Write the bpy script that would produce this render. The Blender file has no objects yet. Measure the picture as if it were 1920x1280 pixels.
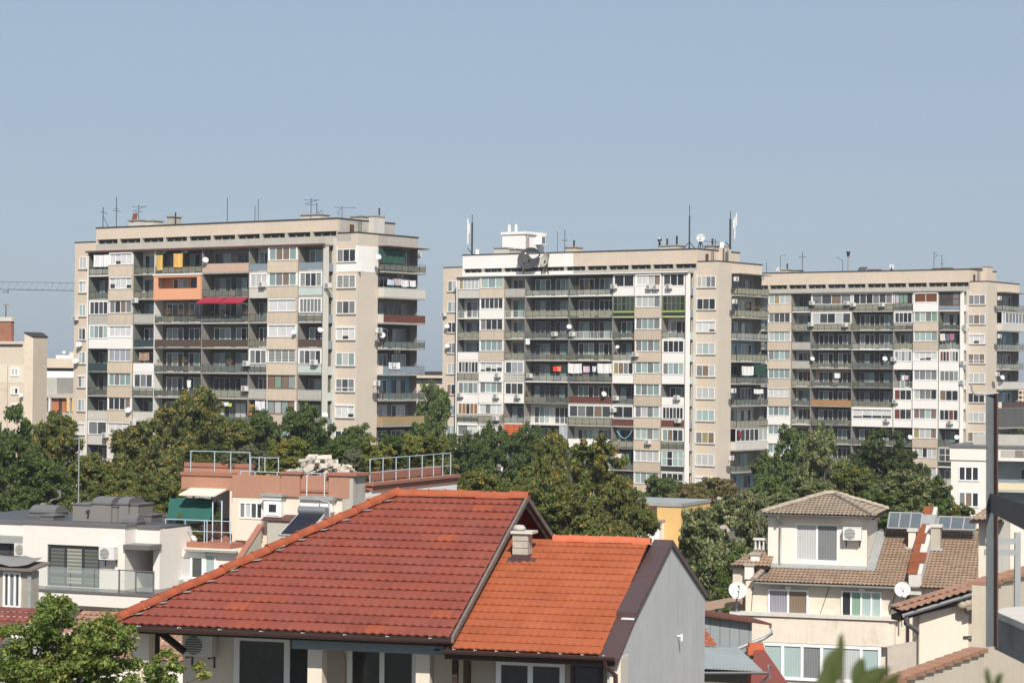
import bpy, math, random
from mathutils import Vector, Matrix, noise
random.seed(7)
R = math.radians
sc = bpy.context.scene
COL = sc.collection
# ---------------------------------------------------------------- camera
F = 4200.0; CX = 960.0; CY = 640.0; ROLL = 0.009; HOR = 55.0; CZ = 20.0
PITCH = math.atan(HOR / F)
cr, sr, cp, sp = math.cos(ROLL), math.sin(ROLL), math.cos(PITCH), math.sin(PITCH)
CAM = Vector((0, 0, CZ))

def ray(px, py):
    dx, dy = px - CX, py - CY
    x = (dx * cr + dy * sr) / F
    z = -(-dx * sr + dy * cr) / F
    y1 = cp - z * sp
    z1 = sp + z * cp
    return Vector((x / y1, 1.0, z1 / y1))

def P(px, py, Y):
    return CAM + ray(px, py) * Y

class Fr:
    """local frame of a building: u along its front (to the viewer's right), v away from the viewer, z up"""
    def __init__(s, px, py, Y, deg, z=None):
        s.th = R(deg)
        p = P(px, py, Y)
        s.z = p.z
        s.o = Vector((p.x, p.y, 0.0))
        s.u = Vector((math.cos(s.th), -math.sin(s.th), 0))
        s.v = Vector((math.sin(s.th), math.cos(s.th), 0))
    def _at(s, p):
        d = p - s.o
        return Vector((d.dot(s.u), d.dot(s.v), d.z))
    def hv(s, px, py, v=0.0):
        r = ray(px, py)
        t = (v - (CAM - s.o).dot(s.v)) / r.dot(s.v)
        return s._at(CAM + r * t)
    def hu(s, px, py, u=0.0):
        r = ray(px, py)
        t = (u - (CAM - s.o).dot(s.u)) / r.dot(s.u)
        return s._at(CAM + r * t)
    def hz(s, px, py, z):
        r = ray(px, py)
        t = (z - CZ) / r.z
        return s._at(CAM + r * t)
    def hp(s, px, py, O, N):
        a = s._at(CAM); b = s._at(CAM + ray(px, py)); d = b - a
        return a + d * ((Vector(O) - a).dot(N) / d.dot(N))
    def w(s, u, v, z):
        return s.o + s.u * u + s.v * v + Vector((0, 0, z))

# ---------------------------------------------------------------- materials
MATS = {}
def C3(c, k=1.0):
    return (min(1, c[0] * k), min(1, c[1] * k), min(1, c[2] * k), 1)

def M(name, col, rough=.85, metal=0., spec=.3, var=.10, scale=1.2, streak=0., bump=0., bscale=6., dirt=None, grime=0.,
      transl=0., alpha=1., seam=None, fold=0., coord='Object'):
    """plain weathered surface: broad tone noise, fine noise, vertical rain streaks, patches of grime, panel joints"""
    if name in MATS: return MATS[name]
    m = bpy.data.materials.new(name); m.use_nodes = True
    nt = m.node_tree; N = nt.nodes; L = nt.links
    b = N['Principled BSDF']
    b.inputs['Roughness'].default_value = rough
    b.inputs['Metallic'].default_value = metal
    b.inputs['Specular IOR Level'].default_value = spec
    tc = N.new('ShaderNodeTexCoord'); co = tc.outputs[coord]
    def noi(sc_, det=4., vec=None, ro=.6):
        n = N.new('ShaderNodeTexNoise'); n.inputs['Scale'].default_value = sc_; n.inputs['Detail'].default_value = det
        n.inputs['Roughness'].default_value = ro
        L.new(vec or co, n.inputs['Vector']); return n.outputs['Fac']
    def ramp(fac, p0, p1, c0, c1):
        r = N.new('ShaderNodeValToRGB'); r.color_ramp.elements[0].position = p0; r.color_ramp.elements[1].position = p1
        r.color_ramp.elements[0].color = c0; r.color_ramp.elements[1].color = c1
        L.new(fac, r.inputs['Fac']); return r.outputs['Color']
    def mix(fac, a, bb, mode='MIX'):
        x = N.new('ShaderNodeMix'); x.data_type = 'RGBA'; x.blend_type = mode
        for s_, v_ in ((x.inputs[0], fac), (x.inputs[6], a), (x.inputs[7], bb)):
            if hasattr(v_, 'is_output'): L.new(v_, s_)
            else: s_.default_value = v_
        return x.outputs[2]
    c = ramp(noi(scale), .3, .7, C3(col, 1 - var), C3(col, 1 + var))
    c = mix(.5, c, ramp(noi(scale * 9, 5.), .3, .7, C3(col, 1 - var * .8), C3(col, 1 + var * .8)))
    if streak:
        mp = N.new('ShaderNodeMapping'); mp.inputs['Scale'].default_value = (4.5, 4.5, .28); L.new(co, mp.inputs['Vector'])
        f = ramp(noi(1.6, 5., mp.outputs[0]), .52, .78, (0, 0, 0, 1), (streak, streak, streak, 1))
        c = mix(f, c, C3(dirt or (col[0] * .42, col[1] * .38, col[2] * .33)))
    if grime:
        f = ramp(noi(.55, 6., None, .7), .55, .72, (0, 0, 0, 1), (grime, grime, grime, 1))
        c = mix(f, c, C3(dirt or (col[0] * .5, col[1] * .48, col[2] * .44)))
    if fold:
        wv = N.new('ShaderNodeTexWave'); wv.inputs['Scale'].default_value = 2.6; wv.inputs['Distortion'].default_value = 2.5
        wv.inputs['Detail'].default_value = 2; wv.bands_direction = 'X'
        mp = N.new('ShaderNodeMapping'); mp.inputs['Scale'].default_value = (1.7, .3, .12); L.new(co, mp.inputs['Vector'])
        L.new(mp.outputs[0], wv.inputs['Vector'])
        c = mix(fold, c, ramp(wv.outputs['Fac'], .1, .9, C3(col, .55), C3(col, 1.35)))
    if seam:
        period, off, w = seam
        sx = N.new('ShaderNodeSeparateXYZ'); L.new(co, sx.inputs[0])
        a = N.new('ShaderNodeMath'); a.operation = 'SUBTRACT'; L.new(sx.outputs['Z'], a.inputs[0]); a.inputs[1].default_value = off
        w1 = N.new('ShaderNodeMath'); w1.operation = 'PINGPONG'; L.new(a.outputs[0], w1.inputs[0]); w1.inputs[1].default_value = period / 2
        lt = N.new('ShaderNodeMath'); lt.operation = 'LESS_THAN'; L.new(w1.outputs[0], lt.inputs[0]); lt.inputs[1].default_value = w
        ml = N.new('ShaderNodeMath'); ml.operation = 'MULTIPLY'; L.new(lt.outputs[0], ml.inputs[0]); ml.inputs[1].default_value = .35
        c = mix(ml.outputs[0], c, C3(col, .4))
    L.new(c, b.inputs['Base Color'])
    if bump:
        bp = N.new('ShaderNodeBump'); bp.inputs['Strength'].default_value = bump; bp.inputs['Distance'].default_value = .02
        L.new(noi(bscale * 4, 5.), bp.inputs['Height']); L.new(bp.outputs[0], b.inputs['Normal'])
    out = N['Material Output']
    if alpha < 1:
        t = N.new('ShaderNodeBsdfTransparent'); x = N.new('ShaderNodeMixShader'); x.inputs[0].default_value = alpha
        L.new(t.outputs[0], x.inputs[1]); L.new(b.outputs[0], x.inputs[2]); L.new(x.outputs[0], out.inputs['Surface'])
    MATS[name] = m
    return m

def stripes(name, c0, c1, period, axis='Z', rough=.5, duty=.5, spec=.4):
    """evenly striped surface (slats, blinds, sheet ribs)"""
    if name in MATS: return MATS[name]
    m = bpy.data.materials.new(name); m.use_nodes = True
    nt = m.node_tree; N = nt.nodes; L = nt.links; b = N['Principled BSDF']
    b.inputs['Roughness'].default_value = rough; b.inputs['Specular IOR Level'].default_value = spec
    tc = N.new('ShaderNodeTexCoord'); sx = N.new('ShaderNodeSeparateXYZ'); L.new(tc.outputs['Object'], sx.inputs[0])
    d = N.new('ShaderNodeMath'); d.operation = 'DIVIDE'; L.new(sx.outputs[axis], d.inputs[0]); d.inputs[1].default_value = period
    fr = N.new('ShaderNodeMath'); fr.operation = 'FRACT'; L.new(d.outputs[0], fr.inputs[0])
    r = N.new('ShaderNodeValToRGB'); r.color_ramp.interpolation = 'LINEAR'
    e = r.color_ramp.elements; e[0].position = max(.01, duty - .08); e[0].color = C3(c0); e[1].position = min(.99, duty + .08); e[1].color = C3(c1)
    L.new(fr.outputs[0], r.inputs['Fac'])
    n = N.new('ShaderNodeTexNoise'); n.inputs['Scale'].default_value = 1.1; L.new(tc.outputs['Object'], n.inputs['Vector'])
    x = N.new('ShaderNodeMix'); x.data_type = 'RGBA'; x.blend_type = 'MULTIPLY'; x.inputs[0].default_value = .35
    L.new(r.outputs[0], x.inputs[6]); L.new(n.outputs['Fac'], x.inputs[7]); L.new(x.outputs[2], b.inputs['Base Color'])
    MATS[name] = m; return m

# ---------------------------------------------------------------- mesh builder
class MB:
    def __init__(s, tf=None):
        s.tf = tf; s.v = []; s.f = []; s.mi = []; s.mats = []; s.sm = []; s.uv = None
    def slot(s, m):
        if m not in s.mats: s.mats.append(m)
        return s.mats.index(m)
    def poly(s, pts, m, smooth=False):
        i = len(s.v); s.v.extend([s.tf(*p) if s.tf else tuple(p) for p in pts]); s.f.append(tuple(range(i, i + len(pts)))); s.mi.append(s.slot(m)); s.sm.append(smooth)
    def faces(s, pts, fs, m, smooth=False):
        i = len(s.v); s.v.extend([s.tf(*p) if s.tf else tuple(p) for p in pts]); k = s.slot(m)
        for f in fs:
            s.f.append(tuple(i + a for a in f)); s.mi.append(k); s.sm.append(smooth)
    def hexa(s, p, m):   # p: 4 bottom (ccw from above), 4 top
        s.faces(p, [(3, 2, 1, 0), (4, 5, 6, 7), (0, 1, 5, 4), (1, 2, 6, 5), (2, 3, 7, 6), (3, 0, 4, 7)], m)
    def box(s, x0, x1, y0, y1, z0, z1, m):
        if x1 < x0: x0, x1 = x1, x0
        if y1 < y0: y0, y1 = y1, y0
        if z1 < z0: z0, z1 = z1, z0
        s.hexa([(x0, y0, z0), (x1, y0, z0), (x1, y1, z0), (x0, y1, z0), (x0, y0, z1), (x1, y0, z1), (x1, y1, z1), (x0, y1, z1)], m)
    def prism(s, pts, d, m):   # polygon extruded along vector d
        n = len(pts); a = [Vector(p) for p in pts]; d = Vector(d); q = a + [p + d for p in a]
        s.faces(q, [tuple(range(n - 1, -1, -1)), tuple(range(n, 2 * n))] + [(i, (i + 1) % n, n + (i + 1) % n, n + i) for i in range(n)], m)
    def tube(s, path, r, m, n=8, r1=None, cap=True, smooth=True):
        path = [Vector(p) for p in path]; k = len(path)
        rs = [r + ((r if r1 is None else r1) - r) * i / max(1, k - 1) for i in range(k)]
        pts = []
        for i, p in enumerate(path):
            t = (path[min(i + 1, k - 1)] - path[max(i - 1, 0)]); t.normalize()
            a = Vector((0, 0, 1)) if abs(t.z) < .9 else Vector((1, 0, 0))
            x = t.cross(a); x.normalize(); y = t.cross(x)
            for j in range(n):
                an = 2 * math.pi * j / n
                pts.append(p + (x * math.cos(an) + y * math.sin(an)) * rs[i])
        fs = []
        for i in range(k - 1):
            for j in range(n):
                fs.append((i * n + j, i * n + (j + 1) % n, (i + 1) * n + (j + 1) % n, (i + 1) * n + j))
        s.faces(pts, fs, m, smooth)
        if cap:
            s.faces(pts[:n], [tuple(range(n - 1, -1, -1))], m); s.faces(pts[-n:], [tuple(range(n))], m)
    def bar(s, a, b, w, m):
        s.tube([a, b], w * .707, m, n=4, smooth=False)
    def lathe(s, c, prof, m, n=16, axis=None):   # prof: (r, h) pairs round the axis
        c = Vector(c); ax = Vector(axis or (0, 0, 1)).normalized()
        a = Vector((0, 0, 1)) if abs(ax.z) < .9 else Vector((1, 0, 0))
        x = ax.cross(a).normalized(); y = ax.cross(x)
        pts = [c + ax * h + (x * math.cos(2 * math.pi * j / n) + y * math.sin(2 * math.pi * j / n)) * r for r, h in prof for j in range(n)]
        fs = [(i * n + j, i * n + (j + 1) % n, (i + 1) * n + (j + 1) % n, (i + 1) * n + j) for i in range(len(prof) - 1) for j in range(n)]
        s.faces(pts, fs, m, True)
    def build(s, name, parent=None, loc=None):
        me = bpy.data.meshes.new(name)
        me.from_pydata(s.v, [], s.f)
        for m in s.mats: me.materials.append(m)
        if s.f:
            me.polygons.foreach_set('material_index', s.mi)
            me.polygons.foreach_set('use_smooth', s.sm)
        if s.uv:
            ul = me.uv_layers.new(name='UVMap')
            flat = [c for f in s.f for i in f for c in s.uv[i]]
            ul.data.foreach_set('uv', flat)
        me.update()
        o = bpy.data.objects.new(name, me); COL.objects.link(o)
        if parent: o.parent = parent
        if loc is not None: o.location = loc
        return o

def tag(o, label=None, cat=None, group=None, kind=None):
    if label: o['label'] = label
    if cat: o['category'] = cat
    if group: o['group'] = group
    if kind: o['kind'] = kind
    return o

def thing(name, label, cat, loc=(0, 0, 0), rz=0., group=None):
    o = bpy.data.objects.new(name, None); COL.objects.link(o)
    o.empty_display_size = .3
    o.location = loc; o.rotation_euler = (0, 0, rz)
    return tag(o, label, cat, group)

def thing_fr(name, label, cat, fr, group=None):
    return thing(name, label, cat, fr.o, -fr.th, group)

def dup(root, loc, rz=0., scale=None, label=None, group=None):
    r = root.copy(); COL.objects.link(r); r.location = loc; r.rotation_euler = (0, 0, rz)
    if scale: r.scale = scale
    if label: r['label'] = label
    if group: r['group'] = group
    for ch in list(root.children):
        c = ch.copy(); COL.objects.link(c); c.parent = r
        for g in list(ch.children):
            d = g.copy(); COL.objects.link(d); d.parent = c
    return r

# ---------------------------------------------------------------- world, sun, camera
SUN_EL, SUN_AZ = 43.0, 7.0     # azimuth: turned to the right of straight behind the viewer
w = bpy.data.worlds.new("World"); sc.world = w; w.use_nodes = True
nt = w.node_tree; bg = nt.nodes['Background']
sky = nt.nodes.new('ShaderNodeTexSky'); sky.sky_type = 'NISHITA'; sky.sun_disc = False
sky.sun_elevation = R(SUN_EL)
# sun direction (towards the sun): x = sin(az)cos(el), y = -cos(az)cos(el)
sky.sun_rotation = R(180 - SUN_AZ)
sky.altitude = 200; sky.air_density = 1.0; sky.dust_density = 1.5; sky.ozone_density = 5.0
mx = nt.nodes.new('ShaderNodeMix'); mx.data_type = 'RGBA'; mx.inputs[0].default_value = .7     # thin even veil of summer haze in the sky
mx.inputs[7].default_value = (3.45, 4.1, 4.95, 1)
nt.links.new(sky.outputs[0], mx.inputs[6]); nt.links.new(mx.outputs[2], bg.inputs['Color'])
bg.inputs['Strength'].default_value = .1
sun = bpy.data.lights.new('sun', 'SUN'); sun.energy = 4.9; sun.angle = R(.5); sun.color = (1.0, .945, .86)
so = bpy.data.objects.new('sun', sun); COL.objects.link(so)
sd = Vector((math.sin(R(SUN_AZ)) * math.cos(R(SUN_EL)), -math.cos(R(SUN_AZ)) * math.cos(R(SUN_EL)), math.sin(R(SUN_EL))))
so.rotation_euler = sd.to_track_quat('Z', 'Y').to_euler()
cd = bpy.data.cameras.new('camera'); co_ = bpy.data.objects.new('camera', cd); COL.objects.link(co_)
cd.sensor_width = 36; cd.sensor_fit = 'HORIZONTAL'; cd.lens = 36 * F / 1920
cd.clip_start = .1; cd.clip_end = 20000
co_.matrix_world = Matrix.Translation(CAM) @ Matrix.Rotation(R(90) + PITCH, 4, 'X') @ Matrix.Rotation(ROLL, 4, 'Z')
cd.dof.use_dof = True; cd.dof.focus_distance = 110; cd.dof.aperture_fstop = 8
sc.camera = co_
sc.view_settings.view_transform = 'Standard'; sc.view_settings.look = 'None'; sc.view_settings.exposure = .2; sc.view_settings.gamma = 1
# ---------------------------------------------------------------- palette
beige = M('beige_plaster', (.595, .495, .395), var=.09, scale=.35, streak=.16, bump=.15)
beige_end = M('beige_end_wall', (.56, .485, .40), var=.06, scale=.3, streak=.10, bump=.12)
greyp = M('grey_render', (.42, .39, .345), var=.12, scale=.5, streak=.3, grime=.4)
panel = {}
for i_, k_ in enumerate((.90, 1.0, 1.08)):
    panel['b%d' % i_] = M('bay_panel_%s' % 'abc'[i_], (.55 * k_, .455 * k_, .355 * k_), var=.08, scale=.6, streak=.32, dirt=(.20, .15, .10), bump=.12)
white = M('white_paint', (.78, .74, .70), var=.06, scale=.6, streak=.12, dirt=(.45, .40, .36))
whitew = M('white_insulation', (.80, .765, .73), var=.04, scale=.4, streak=.06, dirt=(.5, .46, .42))
conc = M('concrete_panel', (.42, .40, .355), var=.14, scale=.9, streak=.35, dirt=(.16, .15, .13), bump=.2)
concl = M('concrete_light', (.56, .53, .48), var=.10, scale=.8, streak=.25, bump=.2)
slabm = M('concrete_slab_edge', (.36, .335, .295), var=.2, scale=1.4, streak=.5, dirt=(.10, .09, .08), bump=.3)
slabd = M('concrete_slab_sooty', (.19, .18, .165), var=.3, scale=1.6, streak=.5, dirt=(.06, .055, .05), bump=.3)
slabl = M('concrete_slab_patched', (.45, .42, .37), var=.3, scale=2.2, streak=.6, grime=.6, dirt=(.12, .11, .10), bump=.3)
slabw = M('slab_edge_white', (.72, .68, .63), var=.1, scale=1.2, streak=.3)
pinkb = M('pink_beige_paint', (.52, .37, .29), var=.06, scale=.7, streak=.2)
orange = M('orange_paint', (.72, .35, .20), var=.04, scale=.6, streak=.06)
darkp = M('dark_panel', (.035, .037, .036), var=.3, scale=1.2)
brownp = M('brown_panel', (.085, .058, .045), var=.18, scale=.8)
redbr = M('red_brown_panel', (.13, .045, .03), var=.25, scale=.8)
bluegr = M('blue_grey_panel', (.22, .26, .30), var=.12, scale=1., streak=.2)
tealp = M('pale_teal_panel', (.48, .54, .51), var=.1, scale=1.)
dteal = M('dark_teal_paint', (.03, .055, .06), var=.15)
oliv = M('olive_panel', (.26, .255, .19), var=.14, scale=.8, streak=.3)
wood = M('wood_orange', (.38, .20, .085), var=.2, scale=2., streak=.4)
woodd = M('wood_dark', (.11, .045, .025), var=.25, scale=2.)
tanp = M('tan_board', (.33, .235, .12), var=.12, scale=1.)
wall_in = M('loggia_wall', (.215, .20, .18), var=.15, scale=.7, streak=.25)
wall_ind = M('loggia_wall_shaded', (.075, .075, .072), var=.25, scale=.7, streak=.3)  # this and the plain loggia wall carry the recess shade in their colour
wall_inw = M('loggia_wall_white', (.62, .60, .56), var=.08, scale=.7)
wall_ing = M('loggia_wall_green_shade', (.13, .145, .125), var=.25, scale=.8, streak=.3)  # green-grey shade on the partitions, put into the wall colour
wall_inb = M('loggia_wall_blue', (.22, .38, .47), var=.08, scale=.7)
pinkw = M('pink_wall', (.56, .41, .345), var=.05, scale=.5)
steel = M('dark_iron', (.035, .035, .038), rough=.6, var=.2)
wsteel = M('white_iron', (.62, .62, .62), rough=.5)
cap = M('black_roof_felt', (.045, .043, .042), rough=.9)
frw = M('white_window_frame', (.80, .79, .77), rough=.45, var=.03)
frb = M('brown_window_frame', (.13, .05, .025), rough=.6)
frg = M('grey_window_frame', (.30, .31, .31), rough=.5)
frd = M('dark_window_frame', (.035, .037, .042), rough=.4)
frgr = M('green_window_frame', (.13, .19, .08), rough=.5)
glass_kw = dict(rough=.09, spec=.55)
PANE = {
 't': M('pane_teal_curtain', (.235, .305, .295), var=.12, scale=.9, fold=.5, **glass_kw),
 'T': M('pane_light_teal', (.34, .43, .41), var=.1, scale=.9, fold=.35, **glass_kw),
 'g': M('pane_grey_curtain', (.185, .19, .195), var=.2, scale=.9, fold=.5, **glass_kw),
 'd': M('pane_dark_room', (.028, .031, .036), var=.4, scale=.8, **glass_kw),
 'D': M('pane_dim_room', (.062, .066, .07), var=.35, scale=.8, fold=.4, **glass_kw),
 'w': M('pane_white_curtain', (.46, .47, .46), var=.12, scale=.9, fold=.45, **glass_kw),
 'n': M('pane_brown_curtain', (.20, .145, .105), var=.2, scale=.9, fold=.5, **glass_kw),
 'l': M('pane_lilac_curtain', (.27, .25, .29), var=.15, scale=.9, fold=.6, **glass_kw),
 'y': M('pane_ochre_curtain', (.32, .26, .13), var=.15, scale=.9, fold=.5, **glass_kw),
 'e': M('pane_green_curtain', (.20, .31, .235), var=.15, scale=.9, fold=.5, **glass_kw),
 'r': M('pane_red_curtain', (.16, .045, .04), var=.2, scale=.9, fold=.5, **glass_kw),
 'k': stripes('pane_slat_blind', (.10, .11, .11), (.50, .51, .48), .16, rough=.2),
 's': stripes('white_roller_shutter', (.74, .73, .72), (.62, .61, .60), .055, rough=.5, duty=.75),
 'S': stripes('grey_roller_shutter', (.40, .42, .46), (.33, .35, .38), .055, rough=.5, duty=.75),
 'N': stripes('brown_roller_shutter', (.20, .075, .035), (.15, .05, .025), .055, rough=.5, duty=.75),
 'x': M('bare_brick_infill', (.42, .37, .31), var=.2, scale=3.),
 'W': M('wood_sheet', (.27, .155, .075), var=.3, scale=1.5, streak=.4),
}
wglass = [M('wired_glass_%s' % 'abcd'[i], c, rough=.25, spec=.4, var=.25, scale=1.5, streak=.4, dirt=(.05, .05, .04), alpha=.86)
          for i, c in enumerate(((.16, .165, .125), (.115, .12, .10), (.21, .20, .145), (.14, .16, .145)))]
cglass = [M('pale_wired_glass_%s' % 'ab'[i], c, rough=.25, spec=.4, var=.2, scale=1.5, alpha=.8) for i, c in enumerate(((.33, .345, .29), (.26, .29, .26)))]
# ---------------------------------------------------------------- windows, railings and the three tower blocks
def win(parent, a0, a1, z0, z1, b, panes, fm, tf=None, name='window', transom=0., fw=.07, rail=None, dep=.05):
    """a window: the frame is the part, its glazing a sub-part"""
    n = len(panes); m = MB(tf); g = MB(tf)
    m.box(a0, a1, b - dep, b + dep, z0, z0 + fw, fm); m.box(a0, a1, b - dep, b + dep, z1 - fw, z1, fm)
    wd = (a1 - a0) / n
    for i in range(n + 1):
        x = a0 + wd * i; x0 = max(a0, x - fw / 2); x1 = min(a1, x + fw / 2)
        if i == 0: x1 = a0 + fw
        if i == n: x0 = a1 - fw
        m.box(x0, x1, b - dep + .004, b + dep - .004, z0 + fw, z1 - fw, fm)
    if transom: m.box(a0 + fw, a1 - fw, b - dep + .008, b + dep - .008, z0 + (z1 - z0) * transom - fw / 2, z0 + (z1 - z0) * transom + fw / 2, fm)
    for i, c in enumerate(panes):
        x0, x1 = a0 + wd * i, a0 + wd * (i + 1)
        if c in 'hH':
            zc = z0 + (z1 - z0) * random.choice((.22, .3, .4))
            sh = PANE['s' if c == 'h' else 'S']
            g.poly([(x0, b, zc), (x1, b, zc), (x1, b, z1), (x0, b, z1)], sh)
            g.poly([(x0, b, z0), (x1, b, z0), (x1, b, zc), (x0, b, zc)], PANE['d'])
        else:
            bb = b - dep * .6 if c in 'sSN' else b
            g.poly([(x0, bb, z0), (x1, bb, z0), (x1, bb, z1), (x0, bb, z1)], PANE[c])
    o = m.build(name, parent); g.build('pane', o)
    return o

PAR = {'b': None, 'w': whitew, 'c': conc, 'C': concl, 'p': pinkb, 'd': darkp, 'n': brownp, 'k': redbr, 't': bluegr, 'm': tealp, 'y': oliv,
       'o': wood, 'D': dteal, 'P': pinkw, 'T': tanp, 'O': orange}

def parapet(parent, a0, a1, z0, h, b, code, tf=None, name='railing'):
    m = MB(tf)
    if code in 'gGyr' :
        n = max(2, round((a1 - a0) / 1.05)); wd = (a1 - a0) / n
        post = wsteel if code == 'r' else steel
        for i in range(n + 1):
            x = a0 + wd * i; x = min(max(x, a0 + .02), a1 - .02)
            m.box(x - .02, x + .02, b, b + .04, z0, z0 + h, post)
        m.box(a0, a1, b - .008, b + .048, z0 + h, z0 + h + .045, post)
        if code == 'r':
            for k in (.25, .5, .75): m.box(a0, a1, b + .006, b + .03, z0 + h * k, z0 + h * k + .03, post)
        else:
            m.box(a0, a1, b + .005, b + .035, z0 + .10, z0 + .13, post)
            base = random.choice(wglass)
            for i in range(n):
                mt = (random.choice(wglass) if random.random() < .35 else base) if code == 'g' else random.choice(cglass) if code == 'G' else oliv
                top = z0 + h - (.14 if code != 'y' else .03)
                m.box(a0 + wd * i + .03, a0 + wd * (i + 1) - .03, b + .012, b + .026, z0 + .14, top, mt)
    elif code in 'ndktmDoT':
        mt = PAR[code]; n = max(2, round((a1 - a0) / 1.1)); wd = (a1 - a0) / n
        for i in range(n):
            m.box(a0 + wd * i + .008, a0 + wd * (i + 1) - .008, b, b + .03, z0 + .06, z0 + h - .02 * (i % 2), mt)
        m.box(a0, a1, b + .032, b + .06, z0 + h - .05, z0 + h + .03, steel)
    else:
        mt = PAR[code] or random.choice([panel['b0'], panel['b1'], panel['b2']])
        m.box(a0, a1, b, b + .09, z0, z0 + h, mt)
        if code in 'cC': m.box(a0, a1, b - .02, b + .11, z0 + h, z0 + h + .05, mt)
    return m.build(name, parent)

DOORS = ('dDd', 'Dtd', 'gtD', 'dgt', 'DtT', 'tdD', 'dtt', 'Dgd')

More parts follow.
